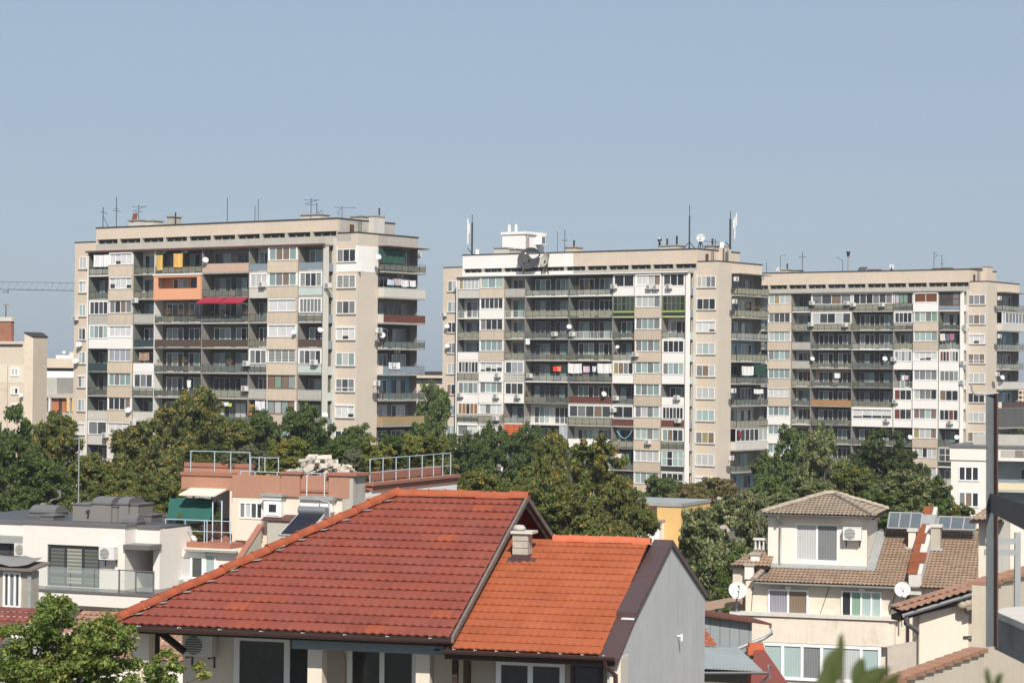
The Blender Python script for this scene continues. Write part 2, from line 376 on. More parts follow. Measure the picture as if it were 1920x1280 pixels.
def cell(T, a0, a1, zb, pitch, spec, depth=1.4, tf=None, bay=False):
    """one flat front: balcony, loggia or glazed bay"""
    f = spec.split('.')
    kind = f[0]; panes = f[1] if len(f) > 1 else ''; par = (f[2] if len(f) > 2 else 'b') or 'b'; opt = f[3] if len(f) > 3 else ''
    th = .17
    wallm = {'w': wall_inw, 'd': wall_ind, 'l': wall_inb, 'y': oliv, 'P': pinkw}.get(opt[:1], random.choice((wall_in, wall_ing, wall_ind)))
    if kind == 'O':
        m = MB(tf)
        edge = slabw if par in 'wGr' or 'W' in opt else random.choice((slabm, slabm, slabd, slabl))
        m.box(a0, a1, 0, depth - .005, zb, zb + th, edge)
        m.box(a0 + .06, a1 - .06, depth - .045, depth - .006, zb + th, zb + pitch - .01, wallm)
        o = m.build('balcony', T)
        h = .86 if par not in 'wcCpbP' else .98
        parapet(o, a0 + .01, a1 - .01, zb + th - .02, h, .015 if par not in 'wcCpbP' else -.012, par, tf)
        dz = zb + th; W = a1 - a0; x0 = a0 + W * .14; x1 = a1 - W * (.1 if W < 5 else .06)
        p = panes or (random.choice(DOORS) if W < 4 else random.choice(DOORS) + random.choice(DOORS))
        fm = frb if 'B' in opt else frg if random.random() < .5 else frw
        if W < 4: win(T, x0, x1, dz + .02, dz + 2.2, depth - .1, p, fm, tf, 'balcony_door', dep=.04)
        else:
            h2 = len(p) // 2
            win(T, a0 + W * .1, a0 + W * .46, dz + .02, dz + 2.2, depth - .1, p[:h2], fm, tf, 'balcony_door', dep=.04)
            win(T, a0 + W * .58, a0 + W * .92, dz + .02, dz + 2.2, depth - .1, p[h2:], fm, tf, 'balcony_door', dep=.04)
    elif kind == 'X':      # the orange box: one opening in a solid front
        m = MB(tf); z1 = zb + pitch
        e = -.22
        m.box(a0, a1, e, e + .14, zb - .05, zb + 1.22, orange); m.box(a0, a0 + .62, e, e + .14, zb + 1.22, z1 - .08, orange)
        m.box(a1 - .5, a1, e, e + .14, zb + 1.22, z1 - .08, orange); m.box(a0 + .62, a1 - .5, e, e + .14, z1 - .3, z1 - .08, orange)
        m.box(a0 - .1, a1 + .1, e - .08, .2, z1 - .08, z1 + .06, whitew); m.box(a0, a1, e + .14, depth - .01, zb - .04, zb + .1, orange)
        m.box(a0 + .05, a1 - .05, depth - .08, depth - .02, zb + .1, z1 - .1, orange); m.box(a1 - .16, a1 - .02, e + .14, depth - .1, zb + .1, z1 - .1, orange)
        o = m.build('balcony', T)
        win(T, a0 + 1.7, a0 + 4., zb + .15, zb + 2.35, depth - .16, 'dwt', frw, tf, 'balcony_door'); win(T, a0 + 4.5, a1 - .55, zb + .15, zb + 2.35, depth - .16, 'dg', frb, tf, 'balcony_door')
    else:
        e = -.24 if bay else 0.
        ph = 1.24 if bay else 1.12
        fm = frb if 'B' in opt else frgr if 'E' in opt else frd if 'D' in opt else frw
        nm = 'parapet'
        if kind == 'T':     # glazed from floor to ceiling
            m = MB(tf); m.box(a0, a1, e, depth - .01, zb, zb + th, slabw); m.box(a0, a1, .2, .26, zb + th, zb + pitch, wall_ind); o = m.build('balcony', T)
            parapet(o, a0, a1, zb + th, .62, e - .02, par, tf)
            if 'E' in opt:
                m = MB(tf); lime = M('lime_green_strip', (.33, .46, .06), var=.05); m.box(a0, a1, e - .05, e - .022, zb + th + .5, zb + th + .66, lime); m.box(a0, a1, e - .05, e - .005, zb + .03, zb + .1, lime); m.build('lime_strip', o)
            win(T, a0 + .04, a1 - .04, zb + th + .66, zb + pitch - .04, e + .04, panes, fm, tf, transom=.5, fw=.07)
        else:
            m = MB(tf)
            if par in 'gGydnkDmrt':
                m.box(a0, a1, e, depth - .01, zb, zb + th, slabm); m.box(a0, a1, .12, .2, zb + th, zb + pitch - .002, wall_ind)
                o = m.build('balcony', T); parapet(o, a0, a1, zb + th, .84, e - .03, par, tf)
                m = MB(tf); m.box(a0 + .02, a1 - .02, e + .03, e + .11, zb + th, zb + ph - .002, random.choice((concl, whitew))); m.build('parapet', T)
            else:
                mt = PAR[par] or random.choice([panel['b0'], panel['b1'], panel['b2']])
                m.box(a0, a1, e, .1, zb - (.04 if bay else 0), zb + ph, mt)
                m.box(a0 - .02, a1 + .02, e - .04, .1, zb + ph, zb + ph + .05, frw if par == 'w' else slabm)
                m.box(a0, a1, .12, .2, zb + ph + .05, zb + pitch - .002, wall_ind)
                m.build(nm, T)
            z0, z1 = zb + ph + .06, zb + pitch - (.06 if bay else .12)
            m = MB(tf)      # side returns and head of the glazed box
            sm = whitew if par != 'b' else random.choice((whitew, panel['b1'], concl))
            wi = e + .16
            if bay:
                m.box(a0 + .02, a0 + .14, e + .06, .1, z0, z1, sm); m.box(a1 - .14, a1 - .02, e + .06, .1, z0, z1, sm)
                m.box(a0 + .02, a1 - .02, e + .06, .1, z1, zb + pitch - .05, sm)
            else:
                m.box(a0, a0 + .1, .0, .11, z0, z1, sm); m.box(a1 - .1, a1, .0, .11, z0, z1, sm); m.box(a0, a1, .0, .11, z1, zb + pitch - .003, sm)
                wi = .05
            if 's' in panes or 'h' in panes or 'N' in panes: m.box(a0 + .15, a1 - .15, wi - .14, wi - .02, z1 - .16, z1 - .01, frw)
            m.build('window_surround', T)
            win(T, a0 + .14, a1 - .14, z0, z1, wi, panes, fm, tf, 'window', dep=.045)

def build_block(c):
    fr = c['fr']; T = thing_fr(c['name'], c['label'], 'apartment block', fr, 'tower blocks beyond the trees')
    D = 1.4; U = c['U']; z0 = c['z0']; pt = c['pitch']; rows = c['rows']; ue = c['ue']; uw = c['uw']; nR = c.get('n', 11)
    base = z0 - pt * (nR - 1) - 2.5
    zr = z0 + pt; V1 = c['vend']; zat, zs0, zs1, zat1 = c['zband'], c['zslot0'], c['zslot1'], c['ztop']; zw = c['zwing']
    vb = c['vbal']; rec = 1.0
    # body behind the balconies
    m = MB()
    m.box(uw, ue - rec, D, V1, base, zw - .9, beige)
    m.box(ue - rec, ue, D, vb, base, zw - .002, beige_end)
    m.box(uw, U[0] - .27, D + .003, V1 - .01, zw - .9, zw - .004, c.get('wingm', beige)); m.box(U[-1] + .87, ue - rec - .004, D + .003, V1 - .01, zw - .9, zw - .004, greyp if c.get('greytop') else beige)
    m.box(ue - rec, ue - .01, vb, V1 - .01, zr + .05, zw - .004, greyp if c.get('greytop') else beige)
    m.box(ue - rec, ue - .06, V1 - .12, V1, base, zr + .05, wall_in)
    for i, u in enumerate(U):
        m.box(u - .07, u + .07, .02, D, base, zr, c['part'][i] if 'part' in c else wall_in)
    m.box(U[-1] + .05, U[-1] + .42, -.02, .5, base, zr, c['pillar'])
    m.box(U[0] - .22, U[0] - .05, -.02, D, base, zr, whitew)
    # floors seen at the side of the last loggia
    for i in range(nR): m.box(U[-1] + .07, U[-1] + .38, .5, D, z0 - i * pt, z0 - i * pt + .9, random.choice((bluegr, conc, whitew, tealp)))
    m.box(U[-1] + .42, U[-1] + .8, D - .2, D, base, zat, concl)
    m.build('wall', T)
    # eaves slab over the top balconies
    m = MB(); m.box(U[0] - .3, U[-1] + .5, -.3, D, zr, zr + .16, slabm); m.box(U[0] - .3, U[-1] + .5, -.34, -.3, zr + .05, zr + .2, c.get('eave', slabm)); m.build('eaves_slab', T)
    # top storey: band, ventilation slots, high parapet
    ua0, ua1 = U[0] - .25, U[-1] + .85
    m = MB(); am = c['attic']; bm = c['band']
    cuts = [0.] + c.get('attic_cut', []) + [1.]
    for k in range(len(cuts) - 1):
        a, b = ua0 + (ua1 - ua0) * cuts[k], ua0 + (ua1 - ua0) * cuts[k + 1]
        m.box(a, b - .002, D + .002 * k - .03, D + .4, zs1, zat1, am[k % len(am)])
        m.box(a, b - .002, D + .002 * k - .04, D + .4, zr + .16, zs0, bm[k % len(bm)])
    m.box(ua0, ua1, D + .42, c['vattic'], zr + .1, zat1 - .004, greyp if c.get('greytop') else am[-1])
    n = c['nslot']; wd = (ua1 - ua0) / n
    for i in range(n + 1):
        x = ua0 + wd * i; m.box(max(ua0, x - .17), min(ua1, x + .17), D - .02, D + .41, zs0, zs1, bm[-1] if i else am[0])
        if i < n:
            for k in (.35, .68): m.box(x + wd * k - .09, x + wd * k + .09, D + .2, D + .41, zs0, zs0 + (zs1 - zs0) * .6, wall_ing)
    m.build('attic_storey', T)
    m = MB()
    m.box(ua0, ua1, D + .38, D + .43, zs0, zs1, darkp); m.build('slot_shade_strip', T)  # near-black strip paints the shade inside the ventilation slots
    m = MB(); m.box(ua0 - .06, ua1 + .06, D - .1, c['vattic'] + .06, zat1, zat1 + .13, cap)
    m.box(uw - .05, ua0 - .07, D - .06, V1, zw, zw + .1, cap); m.box(ua1 + .07, ue + .06, D - .06, V1 + .06, zw, zw + .11, cap); m.build('roof_edge', T)
    # chimney shaft, hatch and ladder on the side of the attic
    m = MB(); v = c['vshaft']; m.box(ua1, ua1 + .75, v, v + 1.9, zw, zat1 + .55, c['shaft']); m.box(ua1 - .05, ua1 + .82, v - .07, v + 1.97, zat1 + .55, zat1 + .72, slabm); m.build('chimney', T)
    m = MB(); m.box(ua1 + .01, ua1 + .05, v - 3.3, v - 2.6, zw + .12, zw + 1.1, woodd); m.build('hatch', T)
    m = MB()
    for s_ in (0, .45): m.box(ua1 + .12, ua1 + .15, v - 1.9 + s_, v - 1.86 + s_, zw + .1, zat1, steel)
    for k in range(6): m.box(ua1 + .12, ua1 + .15, v - 1.9, v - 1.42, zw + .4 + k * .35, zw + .43 + k * .35, steel)
    m.build('ladder', T)
    # cells
    for i in range(nR):
        r = rows[i] if i < len(rows) else rows[-1]
        cells = [x.strip() for x in r.split('|')]
        k = 0
        for j, sp_ in enumerate(cells):
            if sp_ == '-': continue
            span = 2 if sp_.startswith('2') else 1
            if span == 2: sp_ = sp_[1:]
            cell(T, U[j] + .07, U[j + span] - .07, z0 - i * pt, pt, sp_, D, None, sp_[0] == 'B')
    # front windows of the two set-back wings
    def wing(x0, x1, specs, top):
        for i, sp_ in enumerate(specs):
            if not sp_: continue
            zb = z0 - i * pt; f = sp_.split('.'); fm = frb if 'B' in sp_ else frw
            win(T, x0, x1, zb + c['wz0'], zb + c['wz1'], D - .02, f[0], fm, None, 'window', transom=.3 if 'X' in sp_ else 0., dep=.035)
            m = MB(); m.box(x0 - .12, x1 + .12, D - .12, D - .001, zb + c['wz0'] - .1, zb + c['wz0'] - .002, slabm)
            m.build('window_sill', T)
            if 's' in f[0] or 'h' in f[0]: m = MB(); m.box(x0, x1, D - .14, D - .06, zb + c['wz1'] - .14, zb + c['wz1'] + .02, frw); m.build('shutter_box', T)
            if 'W' in sp_:
                m = MB(); m.box(x0 - .38, x1 + .75, D - .033, D - .003, zb - .05, zb + c['wz0'] - .1, whitew); m.box(x0 - .38, x0 - .002, D - .033, D - .003, zb + c['wz0'] - .1, zb + 2.75, whitew)
                m.box(x1 + .002, ue + .004, D - .033, D - .003, zb + c['wz0'] - .1, zb + 2.75, whitew)
                if x1 > 0: m.box(ue + .002, ue + .03, D - .033, vb, zb - .05, zb + 2.75, whitew)
                m.build('white_cladding', T)
    if c.get('WL'): wing(c['wl'][0], c['wl'][1], c['WL'], True)
    wing(c['wr'][0], c['wr'][1], c['WR'], True)
    # balconies on the end wall, facing the viewer's right
    pr = .85; tf = lambda a, b, z: (ue - b, a, z)
    for i, sp_ in enumerate(c['E']):
        zb = z0 - i * pt; f = sp_.split('.'); par = f[2]; opt = f[3] if len(f) > 3 else ''
        m = MB(tf); m.box(vb - .02, V1 + .35, -pr, rec - .01, zb, zb + .17, slabm)
        m.box(vb + .01, V1 - .14, rec - .05, rec - .008, zb + .17, zb + pt - .01, {'w': wall_inw, 'l': wall_inb, 'd': wall_ind}.get(opt[:1], wall_in))
        o = m.build('balcony', T)
        h = .86 if par not in 'wcCpbT' else .98
        parapet(o, vb + .02, V1 + .3, zb + .16, h, -pr + .01, par, tf)
        parapet(o, ue + .02, ue + pr - .06, zb + .16, h, vb, par if par not in 'ndkt' else 'C', None)
        if f[0] == 'O':
            for (q0, q1), pn in (((.08, .4), f[1][:3]), ((.52, .86), f[1][3:])):
                win(T, vb + (V1 - vb) * q0, vb + (V1 - vb) * q1, zb + .2, zb + 2.35, rec - .1, pn, frg if random.random() < .4 else frw, tf, 'balcony_door', dep=.04)
        else:
            win(T, vb + .02, V1 + .3, zb + 1.2, zb + pt - .04, -pr + .08, f[1], frw, tf, 'window', dep=.05)
    c['T'] = T
    m = MB(); m.box(ue - .02, ue + pr + .35, vb - .05, V1 + .5, zr + .02, zr + .12, redbr if c.get('greytop') else slabm); m.build('balcony_roof', T)
    return T

def block_frame(c, px, Y, gx, gy, gy2, nrow, ymid, cols, wl, wr, endx, balx, endx2, tops, attic_l):
    """take the dimensions of a block from sight lines on to its own vertical planes"""
    fr = Fr(px, 690, Y, 35); c['fr'] = fr; D = 1.4
    a = fr.hv(gx, gy, -.24).z; b = fr.hv(gx, gy2, -.24).z
    c['z0'] = a; c['pitch'] = (a - b) / nrow
    c['U'] = [fr.hv(x, ymid, 0).x for x in cols]
    c['ue'] = fr.hv(endx, ymid, D).x
    c['vbal'] = fr.hu(balx, ymid, c['ue']).y; c['vend'] = fr.hu(endx2, ymid, c['ue']).y
    (xt, yband, ys0, ys1, yt) = tops
    c['part'] = [random.choice((wall_in, wall_ing, wall_inw if q in (0, 2, 3, 6) else wall_in)) for q in range(9)]
    c['zband'], c['zslot0'], c['zslot1'], c['ztop'] = [fr.hv(xt, y, D).z for y in (yband, ys0, ys1, yt)]
    c['uw'] = fr.hv(wl[0], ymid, D).x
    c['wl'] = [fr.hv(x, ymid, D).x for x in wl[1:]]
    c['wr'] = [fr.hv(x, ymid, D).x for x in wr]
    print(c['name'], 'pitch', round(c['pitch'], 3), 'z0', round(a, 2), 'len', round(c['U'][-1] - c['U'][0], 2), 'U', [round(x, 2) for x in c['U']], 'ue', round(c['ue'], 2), 'vb', round(c['vbal'], 2), 'vend', round(c['vend'], 2), 'top', round(c['ztop'], 2), 'slots', round(c['zslot0'], 2), round(c['zslot1'], 2))
# ---------------------------------------------------------------- block with the orange balcony box
cA = dict(name='apartment_block', label='beige panel block with an orange balcony box and red awnings', nslot=10,
          attic=[beige], band=[greyp], pillar=concl, shaft=concl, greytop=True, eave=redbr)
block_frame(cA, 608, 241.5, 530, 510, 750, 5, 600, (165.5, 204, 250, 289, 378, 466, 502, 558.5, 604.5), (139, 148, 161), (631, 666), 670, 708, 783,
            (400, 455, 450, 441.5, 419.5), 178)
fr = cA['fr']
cA['zwing'] = fr.hv(650, 437, 1.4).z; cA['vattic'] = fr.hu(740, 450, cA['U'][-1] + .85).y; cA['vshaft'] = fr.hu(691, 440, cA['U'][-1] + .85).y
cA['wz0'], cA['wz1'] = 1.02, 2.42
cA['rows'] = [
 "O..G   | B.shss.b | O..g.w | O..g    | O.dtdd.p | O..t.w   | B.tnnt.b | O..t",
 "O..g.d | B.hssh.b | O..g.w | X        | O..g    | F.www.C  | B.tgnt.b | F.kDdk.m",
 "F.DdDd.c | B.gdng.b | O..c | O..g..W | O..g.d   | O..g.d   | B.sss.b  | F.gggggg.g",
 "F.TtgT.w | B.ssss.w | O..D | O..n     | O..n     | O..g.d  | B.sss.b  | O..n.d",
 "O..D.d | B.SSSS.b | O..w.d | O..g.d   | O..g.d   | F.gDg.g  | B.kkkk.b | F.gDgd.m",
 "O..g   | B.tgtt.b | F.DgD.g | O..g.d   | O..y.d  | O..c     | B.nent.b.B | O..c",
 "O..C.d | B.dddn.b | O..C   | O..g.d   | O.dsdssd.g | O..g.d | B.twtn.b.B | O..g.d",
 "F.gD.C | B.sss.b | O..c    | O..g     | O..g     | O..g     | B.gttg.b | O..g",
 "O..n   | B.sss.b | O..g    | O..g     | O..c     | O..g     | B.tggt.b | O..c",
]
cA['WL'] = ['ww', 'ws', 'TT', 'gd', 'wt', 'gs', 'tw', 'ss', 'ss', 'gg', 'ss']
cA['WR'] = ['gdd.W', 'kkk', 'gDg', 'shs', 'twt', 'gDg.X', 'ssh', 'dDd', 'gtg', 'sss', 'gtg']
cA['E'] = ['O.Dtdtgt.g', 'O.dDdgdw.C', 'O.DgdDdg.k', 'O.gDdtgD.g.d', 'O.tgdttt.t.d', 'O.dtddwd.g.l', 'O.swsdss.T', 'O.dDddDd.g.d', 'O.dDddDd.g', 'O.dDddDd.c', 'O.dDddDd.g']
BA = build_block(cA)
# ---------------------------------------------------------------- block with the dark roof dishes
cB = dict(name='apartment_block', label='long pale block with two big dishes and a white lift house on its roof', nslot=11,
          attic=[whitew, beige, beige], band=[whitew, greyp, greyp], attic_cut=[.49, .51], pillar=whitew, shaft=beige, eave=slabw)
block_frame(cB, 1288, 281, 1215, 554, 884.5, 8, 640, (857.5, 899, 945.5, 984, 1066, 1148, 1190, 1240.5, 1284.5), (830, 839, 855), (1306, 1341), 1347, 1371, 1428,
            (1180, 511, 505, 497, 470.5), 868)
fr = cB['fr']
cB['zwing'] = fr.hv(1340, 490, 1.4).z; cB['vattic'] = fr.hu(1387, 490, cB['U'][-1] + .85).y; cB['vshaft'] = fr.hu(1347, 480, cB['U'][-1] + .85).y
cB['wz0'], cB['wz1'] = .98, 2.4
cB['rows'] = [
 "F.ywwww.C | B.TtT.b | O..c.w | O..G.d | O..G.d | F.dd.w | B.sswn.w | F.Ddd.w",
 "O..r.w | B.dDdDd.w | O..r.w | O..y.d | O..y.d | T.dDdDD.d.E | B.wwwg.b | T.dDDDd.d.E",
 "O..y.w | B.gddd.b | O..y.w | O..g.d | O..r.d | O..g.d | B.gttg.b | O..G.w",
 "O..w.w | B.tttt.b | O..y.w | O..g.d | O..g.d | O..G.d | B.gtgt.b | F.dddd.w",
 "F.dgdgdd.y | B.hhhh.w | F.DSS.r | O..G.d | O..g.d | F.yngd.w | B.tTgT.b | F.gTtT.w",
 "F.gtgt.w | B.gTtg.w | F.dDd.w | O..g.d | O.ttdDDd.k | O..g.d | B.tgtt.b | O..w.d",
 "K.Wd W.g | B.sgss.y | O..G.d | O..r.w | F.DgDnD.y.w | F.dd.k | B.gwgT.b | F.dDdDdd.k",
 "F.gs.P | B.ss.P | O..o | O..c.d | O..w.w | O..y.w | B.TTgT.b | F.tndD.g",
 "O..g | B.gtg.P | O..g | O..g | O..G.d | O..g.d | B.wwww.b | T.TdTT.d",
 "O..g | B.gtg.b | O..g | O..g | O..g.d | O..g.d | B.TtTt.b | T.dddd.d",
 "O..g | B.gtg.b | O..g | O..g | O..g.d | O..g.d | B.TtTt.b | F.dddd.c",
]
cB['rows'][6] = cB['rows'][6].replace('K.Wd W.g', 'F.WWdWW.g')
cB['WL'] = ['gw', 'tw', 'dd', 'gg', 'ww', 'nd', 'dt', 'tT', 'tt', 'gg', 'gg']
cB['WR'] = ['xwgg', 'dDd', 'ssh', 'wTw', 'gnw', 'www', 'TTT', 'gyn', 'www', 'ssh', 'sgs']
cB['E'] = ['O.dDddgn.y', 'O.wtdwDd.y.w', 'O.sdtsDg.G', 'O.ttdttd.y.l', 'O.dDddDd.g.d', 'O.DtddDd.g.d', 'O.dDtdwd.y.w', 'F.dDdDdww.C', 'O.tynttn.g', 'O.ttdtdd.g.l', 'O.dDddDd.g']
BB = build_block(cB)
# ---------------------------------------------------------------- farthest block
cC = dict(name='apartment_block', label='farthest beige block with steel flue on its roof', nslot=11,
          attic=[beige], band=[greyp], pillar=whitew, shaft=beige, eave=slabm)
block_frame(cC, 1803, 319, 1736, 583.7, 875, 8, 640, (1400, 1439.5, 1484, 1520, 1597, 1675, 1712, 1760, 1799.5), (1375, 1382, 1396), (1815, 1847), 1852, 1869, 1911,
            (1650, 546, 539, 531.5, 508.5), 1440)
fr = cC['fr']
cC['zwing'] = fr.hv(1830, 528, 1.4).z; cC['vattic'] = fr.hu(1868, 520, cC['U'][-1] + .85).y; cC['vshaft'] = fr.hu(1842, 510, cC['U'][-1] + .85).y
cC['wz0'], cC['wz1'] = .95, 2.35
cC['rows'] = [
 "O..g | B.Tyww.b | O..G | F.gDng.g | F.dDdgDg.y | F.weed.g.B | B.NN.w | T.DDg.t.B",
 "O..g | B.gDDD.b | O..y.w | F.wDdwD.y | O..g.d | F.DDdd.g | B.twge.b | O.wdwd.g.w",
 "O..g | B.wTTw.b | O..c | O..g.d | O..G.d | O..y.y | B.TTTt.b | O..G.d",
 "O..g | B.gtTt.b | O..c.w | O..g.d | O..g.d | F.gwlwg.w | B.shhs.w | F.rdrwgd.w",
 "O..g | B.tttt.b | O.drd.y.w | O..g.P | O..g.d | O..r.d | B.lglg.w | F.gggt.w",
 "O..g | B.ssss.b | O..g.w | O..o.d | O..g.d | F.rdd.w | B.wggd.w | F.ndd.w",
 "O..g | B.tgtt.w | O..G.w | O..g.d | F.hhhh.w | F.rdD.w | B.ngTn.w | F.ddrd.w",
 "O..g | B.tttt.w | O..g.P | O..g.d | O..g.d | O..g.d | B.ywwn.b | O..g.d",
 "O..g | B.tttt.w | O..g | O..g.d | O..g.d | O..g.d | B.wwdww.b | T.DDD.d",
 "O..g | B.tttt.w | O..g | O..g.d | O..g.d | O..g.d | B.ddDw.b | O..c",
 "O..g | B.tttt.w | O..g | O..g.d | O..g.d | O..g.d | B.ddDw.b | O..c",
]
cC['WR'] = ['glg', 'lnl', 'shs', 'nln.X', 'www', 'ddd', 'www', 'nTT', 'tgt', 'sss', 'gtg']
cC['E'] = ['O.gDdDDd.G', 'F.wgggggg.C', 'O.ttdtDt.G.l', 'O.dDddDd.G', 'O.tddtDd.C', 'O.ttdtdd.n.l', 'O.dDddDd.g', 'O.dDddDd.g', 'O.dDddDd.g', 'O.dDddDd.c', 'O.dDddDd.g']
BC = build_block(cC)
# ---------------------------------------------------------------- things hung on the blocks: air conditioners, dishes, washing, awnings
acw = M('ac_casing', (.66, .645, .61), rough=.5, var=.05); acg = M('ac_grille', (.16, .16, .155), rough=.6, var=.1)
dishw = M('dish_white', (.62, .61, .595), rough=.5, var=.06, scale=2.); dishd = M('dish_dark_mesh', (.045, .045, .05), rough=.7, var=.2); disht = M('dish_tan', (.44, .40, .345), rough=.7, var=.12)
galv = M('galvanised', (.33, .34, .35), rough=.55, metal=.35, var=.12)
SHORT = {'A': 'orange-box block', 'B': 'roof-dish block', 'C': 'farthest block'}
ORD = ['top floor', 'second floor down', 'third floor down', 'fourth floor down', 'fifth floor down', 'sixth floor down', 'seventh floor down', 'eighth floor down', 'ninth floor down', 'tenth floor down', 'eleventh floor down']
COLN = ['far corner loggia', 'far bay', 'far side loggia', 'far long balcony', 'near long balcony', 'near side loggia', 'near bay', 'pillar loggia']
BLK = {'A': cA, 'B': cB, 'C': cC}
pending = []
def where(k, u, z, plane):
    c = BLK[k]; i = int(max(0, min(10, math.floor((c['z0'] + c['pitch'] - z) / c['pitch'])))); 
    if plane in 'ex': col = 'end wall balcony'
    elif plane == 'w': col = 'near window strip' if u > 0 else 'far window strip'
    else:
        col = 'stair strip'
        for j in range(len(c['U']) - 1):
            if c['U'][j] - .1 <= u <= c['U'][j + 1] + .1: col = COLN[j]; break
    return '%s, %s, %s' % (col, ORD[i], SHORT[k])

def place(k, px, py, plane, b=None):
    """sight line on to one of the planes of a block -> world point, turn, (along, z)"""
    c = BLK[k]; fr = c['fr']; th = fr.th
    if plane in 'ex':
        q = fr.hu(px, py, c['ue'] + (b if b is not None else (.86 if plane == 'e' else -.98))); return fr.w(*q), -th + R(90), q.y, q.z
    v = {'f': -.03, 'b': -.26, 'i': 1.18, 'w': 1.38, 'l': .1}[plane] if b is None else b
    q = fr.hv(px, py, v); return fr.w(*q), -th, q.x, q.z

def make_ac():
    t = thing('air_conditioner', 'x', 'air conditioner', group='outdoor air conditioning units')
    m = MB(); m.box(-.4, .4, -.42, -.12, -.28, .28, acw); m.box(-.41, .41, -.43, -.11, .26, .285, acw); m.build('casing', t)
    m = MB(); m.lathe((-.1, -.421, 0), [(.0, .0), (.235, .0), (.235, .012), (.20, .016), (.0, .012)], acg, 14, (0, -1, 0))
    for k in range(-3, 4): m.box(-.32, .12, -.446, -.436, k * .06 - .008, k * .06 + .008, acw)
    m.build('fan_grille', t)
    for x in (-.3, .3): m = MB(); m.box(x - .02, x + .02, -.4, 0, -.33, -.285, steel); m.box(x - .02, x + .02, -.03, 0, -.6, -.33, steel); m.build('bracket', t)
    return t
ac0 = make_ac(); ac_used = [0]
def put_ac(loc, rz, label=None, pend=None, s=1.):
    if ac_used[0] == 0: o = ac0; o.location = loc; o.rotation_euler = (0, 0, rz)
    else: o = dup(ac0, loc, rz)
    o.scale = (s, s, s); ac_used[0] += 1
    if label: o['label'] = label
    if pend: pending.append((o, 'white air conditioner on', pend[0], pend[1]))
    return o
for k, px, py, pl in [
    ('A', 144, 596, 'w'), ('A', 256, 563, 'l'), ('A', 494, 533, 'f'), ('A', 465, 681, 'f'), ('A', 592, 679, 'f'), ('A', 462, 728, 'f'), ('A', 200, 815, 'b'), ('A', 252, 792, 'l'),
    ('A', 618, 535, 'l'), ('A', 748, 468, 'x'), ('A', 747, 516, 'x'), ('A', 741, 657, 'x'), ('A', 707, 619, 'e'), ('A', 703, 718, 'e'), ('A', 781, 478, 'x'), ('A', 309, 471, 'i'), ('A', 350, 470, 'i'),
    ('B', 834, 589, 'w'), ('B', 1153, 537, 'f'), ('B', 1219, 538, 'b'), ('B', 1232, 538, 'b'), ('B', 1256, 537, 'f'), ('B', 1377, 523, 'e'), ('B', 1426, 519, 'x'), ('B', 1374, 565, 'e'),
    ('B', 935, 703, 'b'), ('B', 932, 742, 'b'), ('B', 865, 740, 'f'), ('B', 972, 742, 'f'), ('B', 932, 784, 'b'), ('B', 995, 704, 'l'), ('B', 1193, 664, 'b'), ('B', 1157, 746, 'l'), ('B', 1271, 745, 'f'),
    ('B', 1273, 788, 'f'), ('B', 1217, 828, 'b'), ('B', 1372, 732, 'e'), ('B', 1368, 858, 'e'), ('B', 1152, 768, 'l'), ('B', 1075, 626, 'l'), ('B', 1042, 626, 'l'),
    ('C', 1524, 568, 'f'), ('C', 1589, 568, 'f'), ('C', 1601, 571, 'f'), ('C', 1655, 571, 'f'), ('C', 1522, 608, 'f'), ('C', 1586, 609, 'f'), ('C', 1812, 612, 'l'), ('C', 1871, 559, 'e'),
    ('C', 1871, 630, 'e'), ('C', 1677, 673, 'f'), ('C', 1680, 752, 'f'), ('C', 1664, 787, 'f'), ('C', 1783, 791, 'f'), ('C', 1807, 680, 'l'), ('C', 1806, 716, 'l'), ('C', 1867, 701, 'e')]:
    p, rz, a, z = place(k, px, py, pl); put_ac(p, rz, pend=(where(k, a, z, pl), a))

def make_dish(mat, name='satellite_dish'):
    t = thing(name, 'x', 'satellite dish', group='satellite dishes'); ax = Vector((.0, -.86, .42)).normalized()
    m = MB(); prof = [(.5 * q, -.16 + .16 * q * q) for q in (0, .3, .6, .85, 1)]; m.lathe((0, -.12, 0), prof, mat, 20, ax); m.build('reflector', t)
    m = MB(); m.tube([(0, -.12, -.42), (0, -.48, -.30), (0, -.62, -.05)], .018, steel, 6); m.lathe((0, -.62, -.05), [(0, -.05), (.05, -.05), (.05, .06), (0, .06)], acg, 8, ax); m.build('feed_arm', t)
    m = MB(); m.tube([(0, -.06, 0), (0, .16, -.05), (0, .18, -.6)], .03, galv, 6); m.build('mount', t)
    return t
dish0 = make_dish(dishw); dish_used = [0]
def put_dish(loc, d, rz=0., label=None, pend=None):
    if dish_used[0] == 0: o = dish0; o.location = loc; o.rotation_euler = (0, 0, rz)
    else: o = dup(dish0, loc, rz)
    dish_used[0] += 1; o.scale = (d, d, d)
    if label: o['label'] = label
    if pend: pending.append((o, 'white satellite dish on', pend[0], pend[1]))
    return o
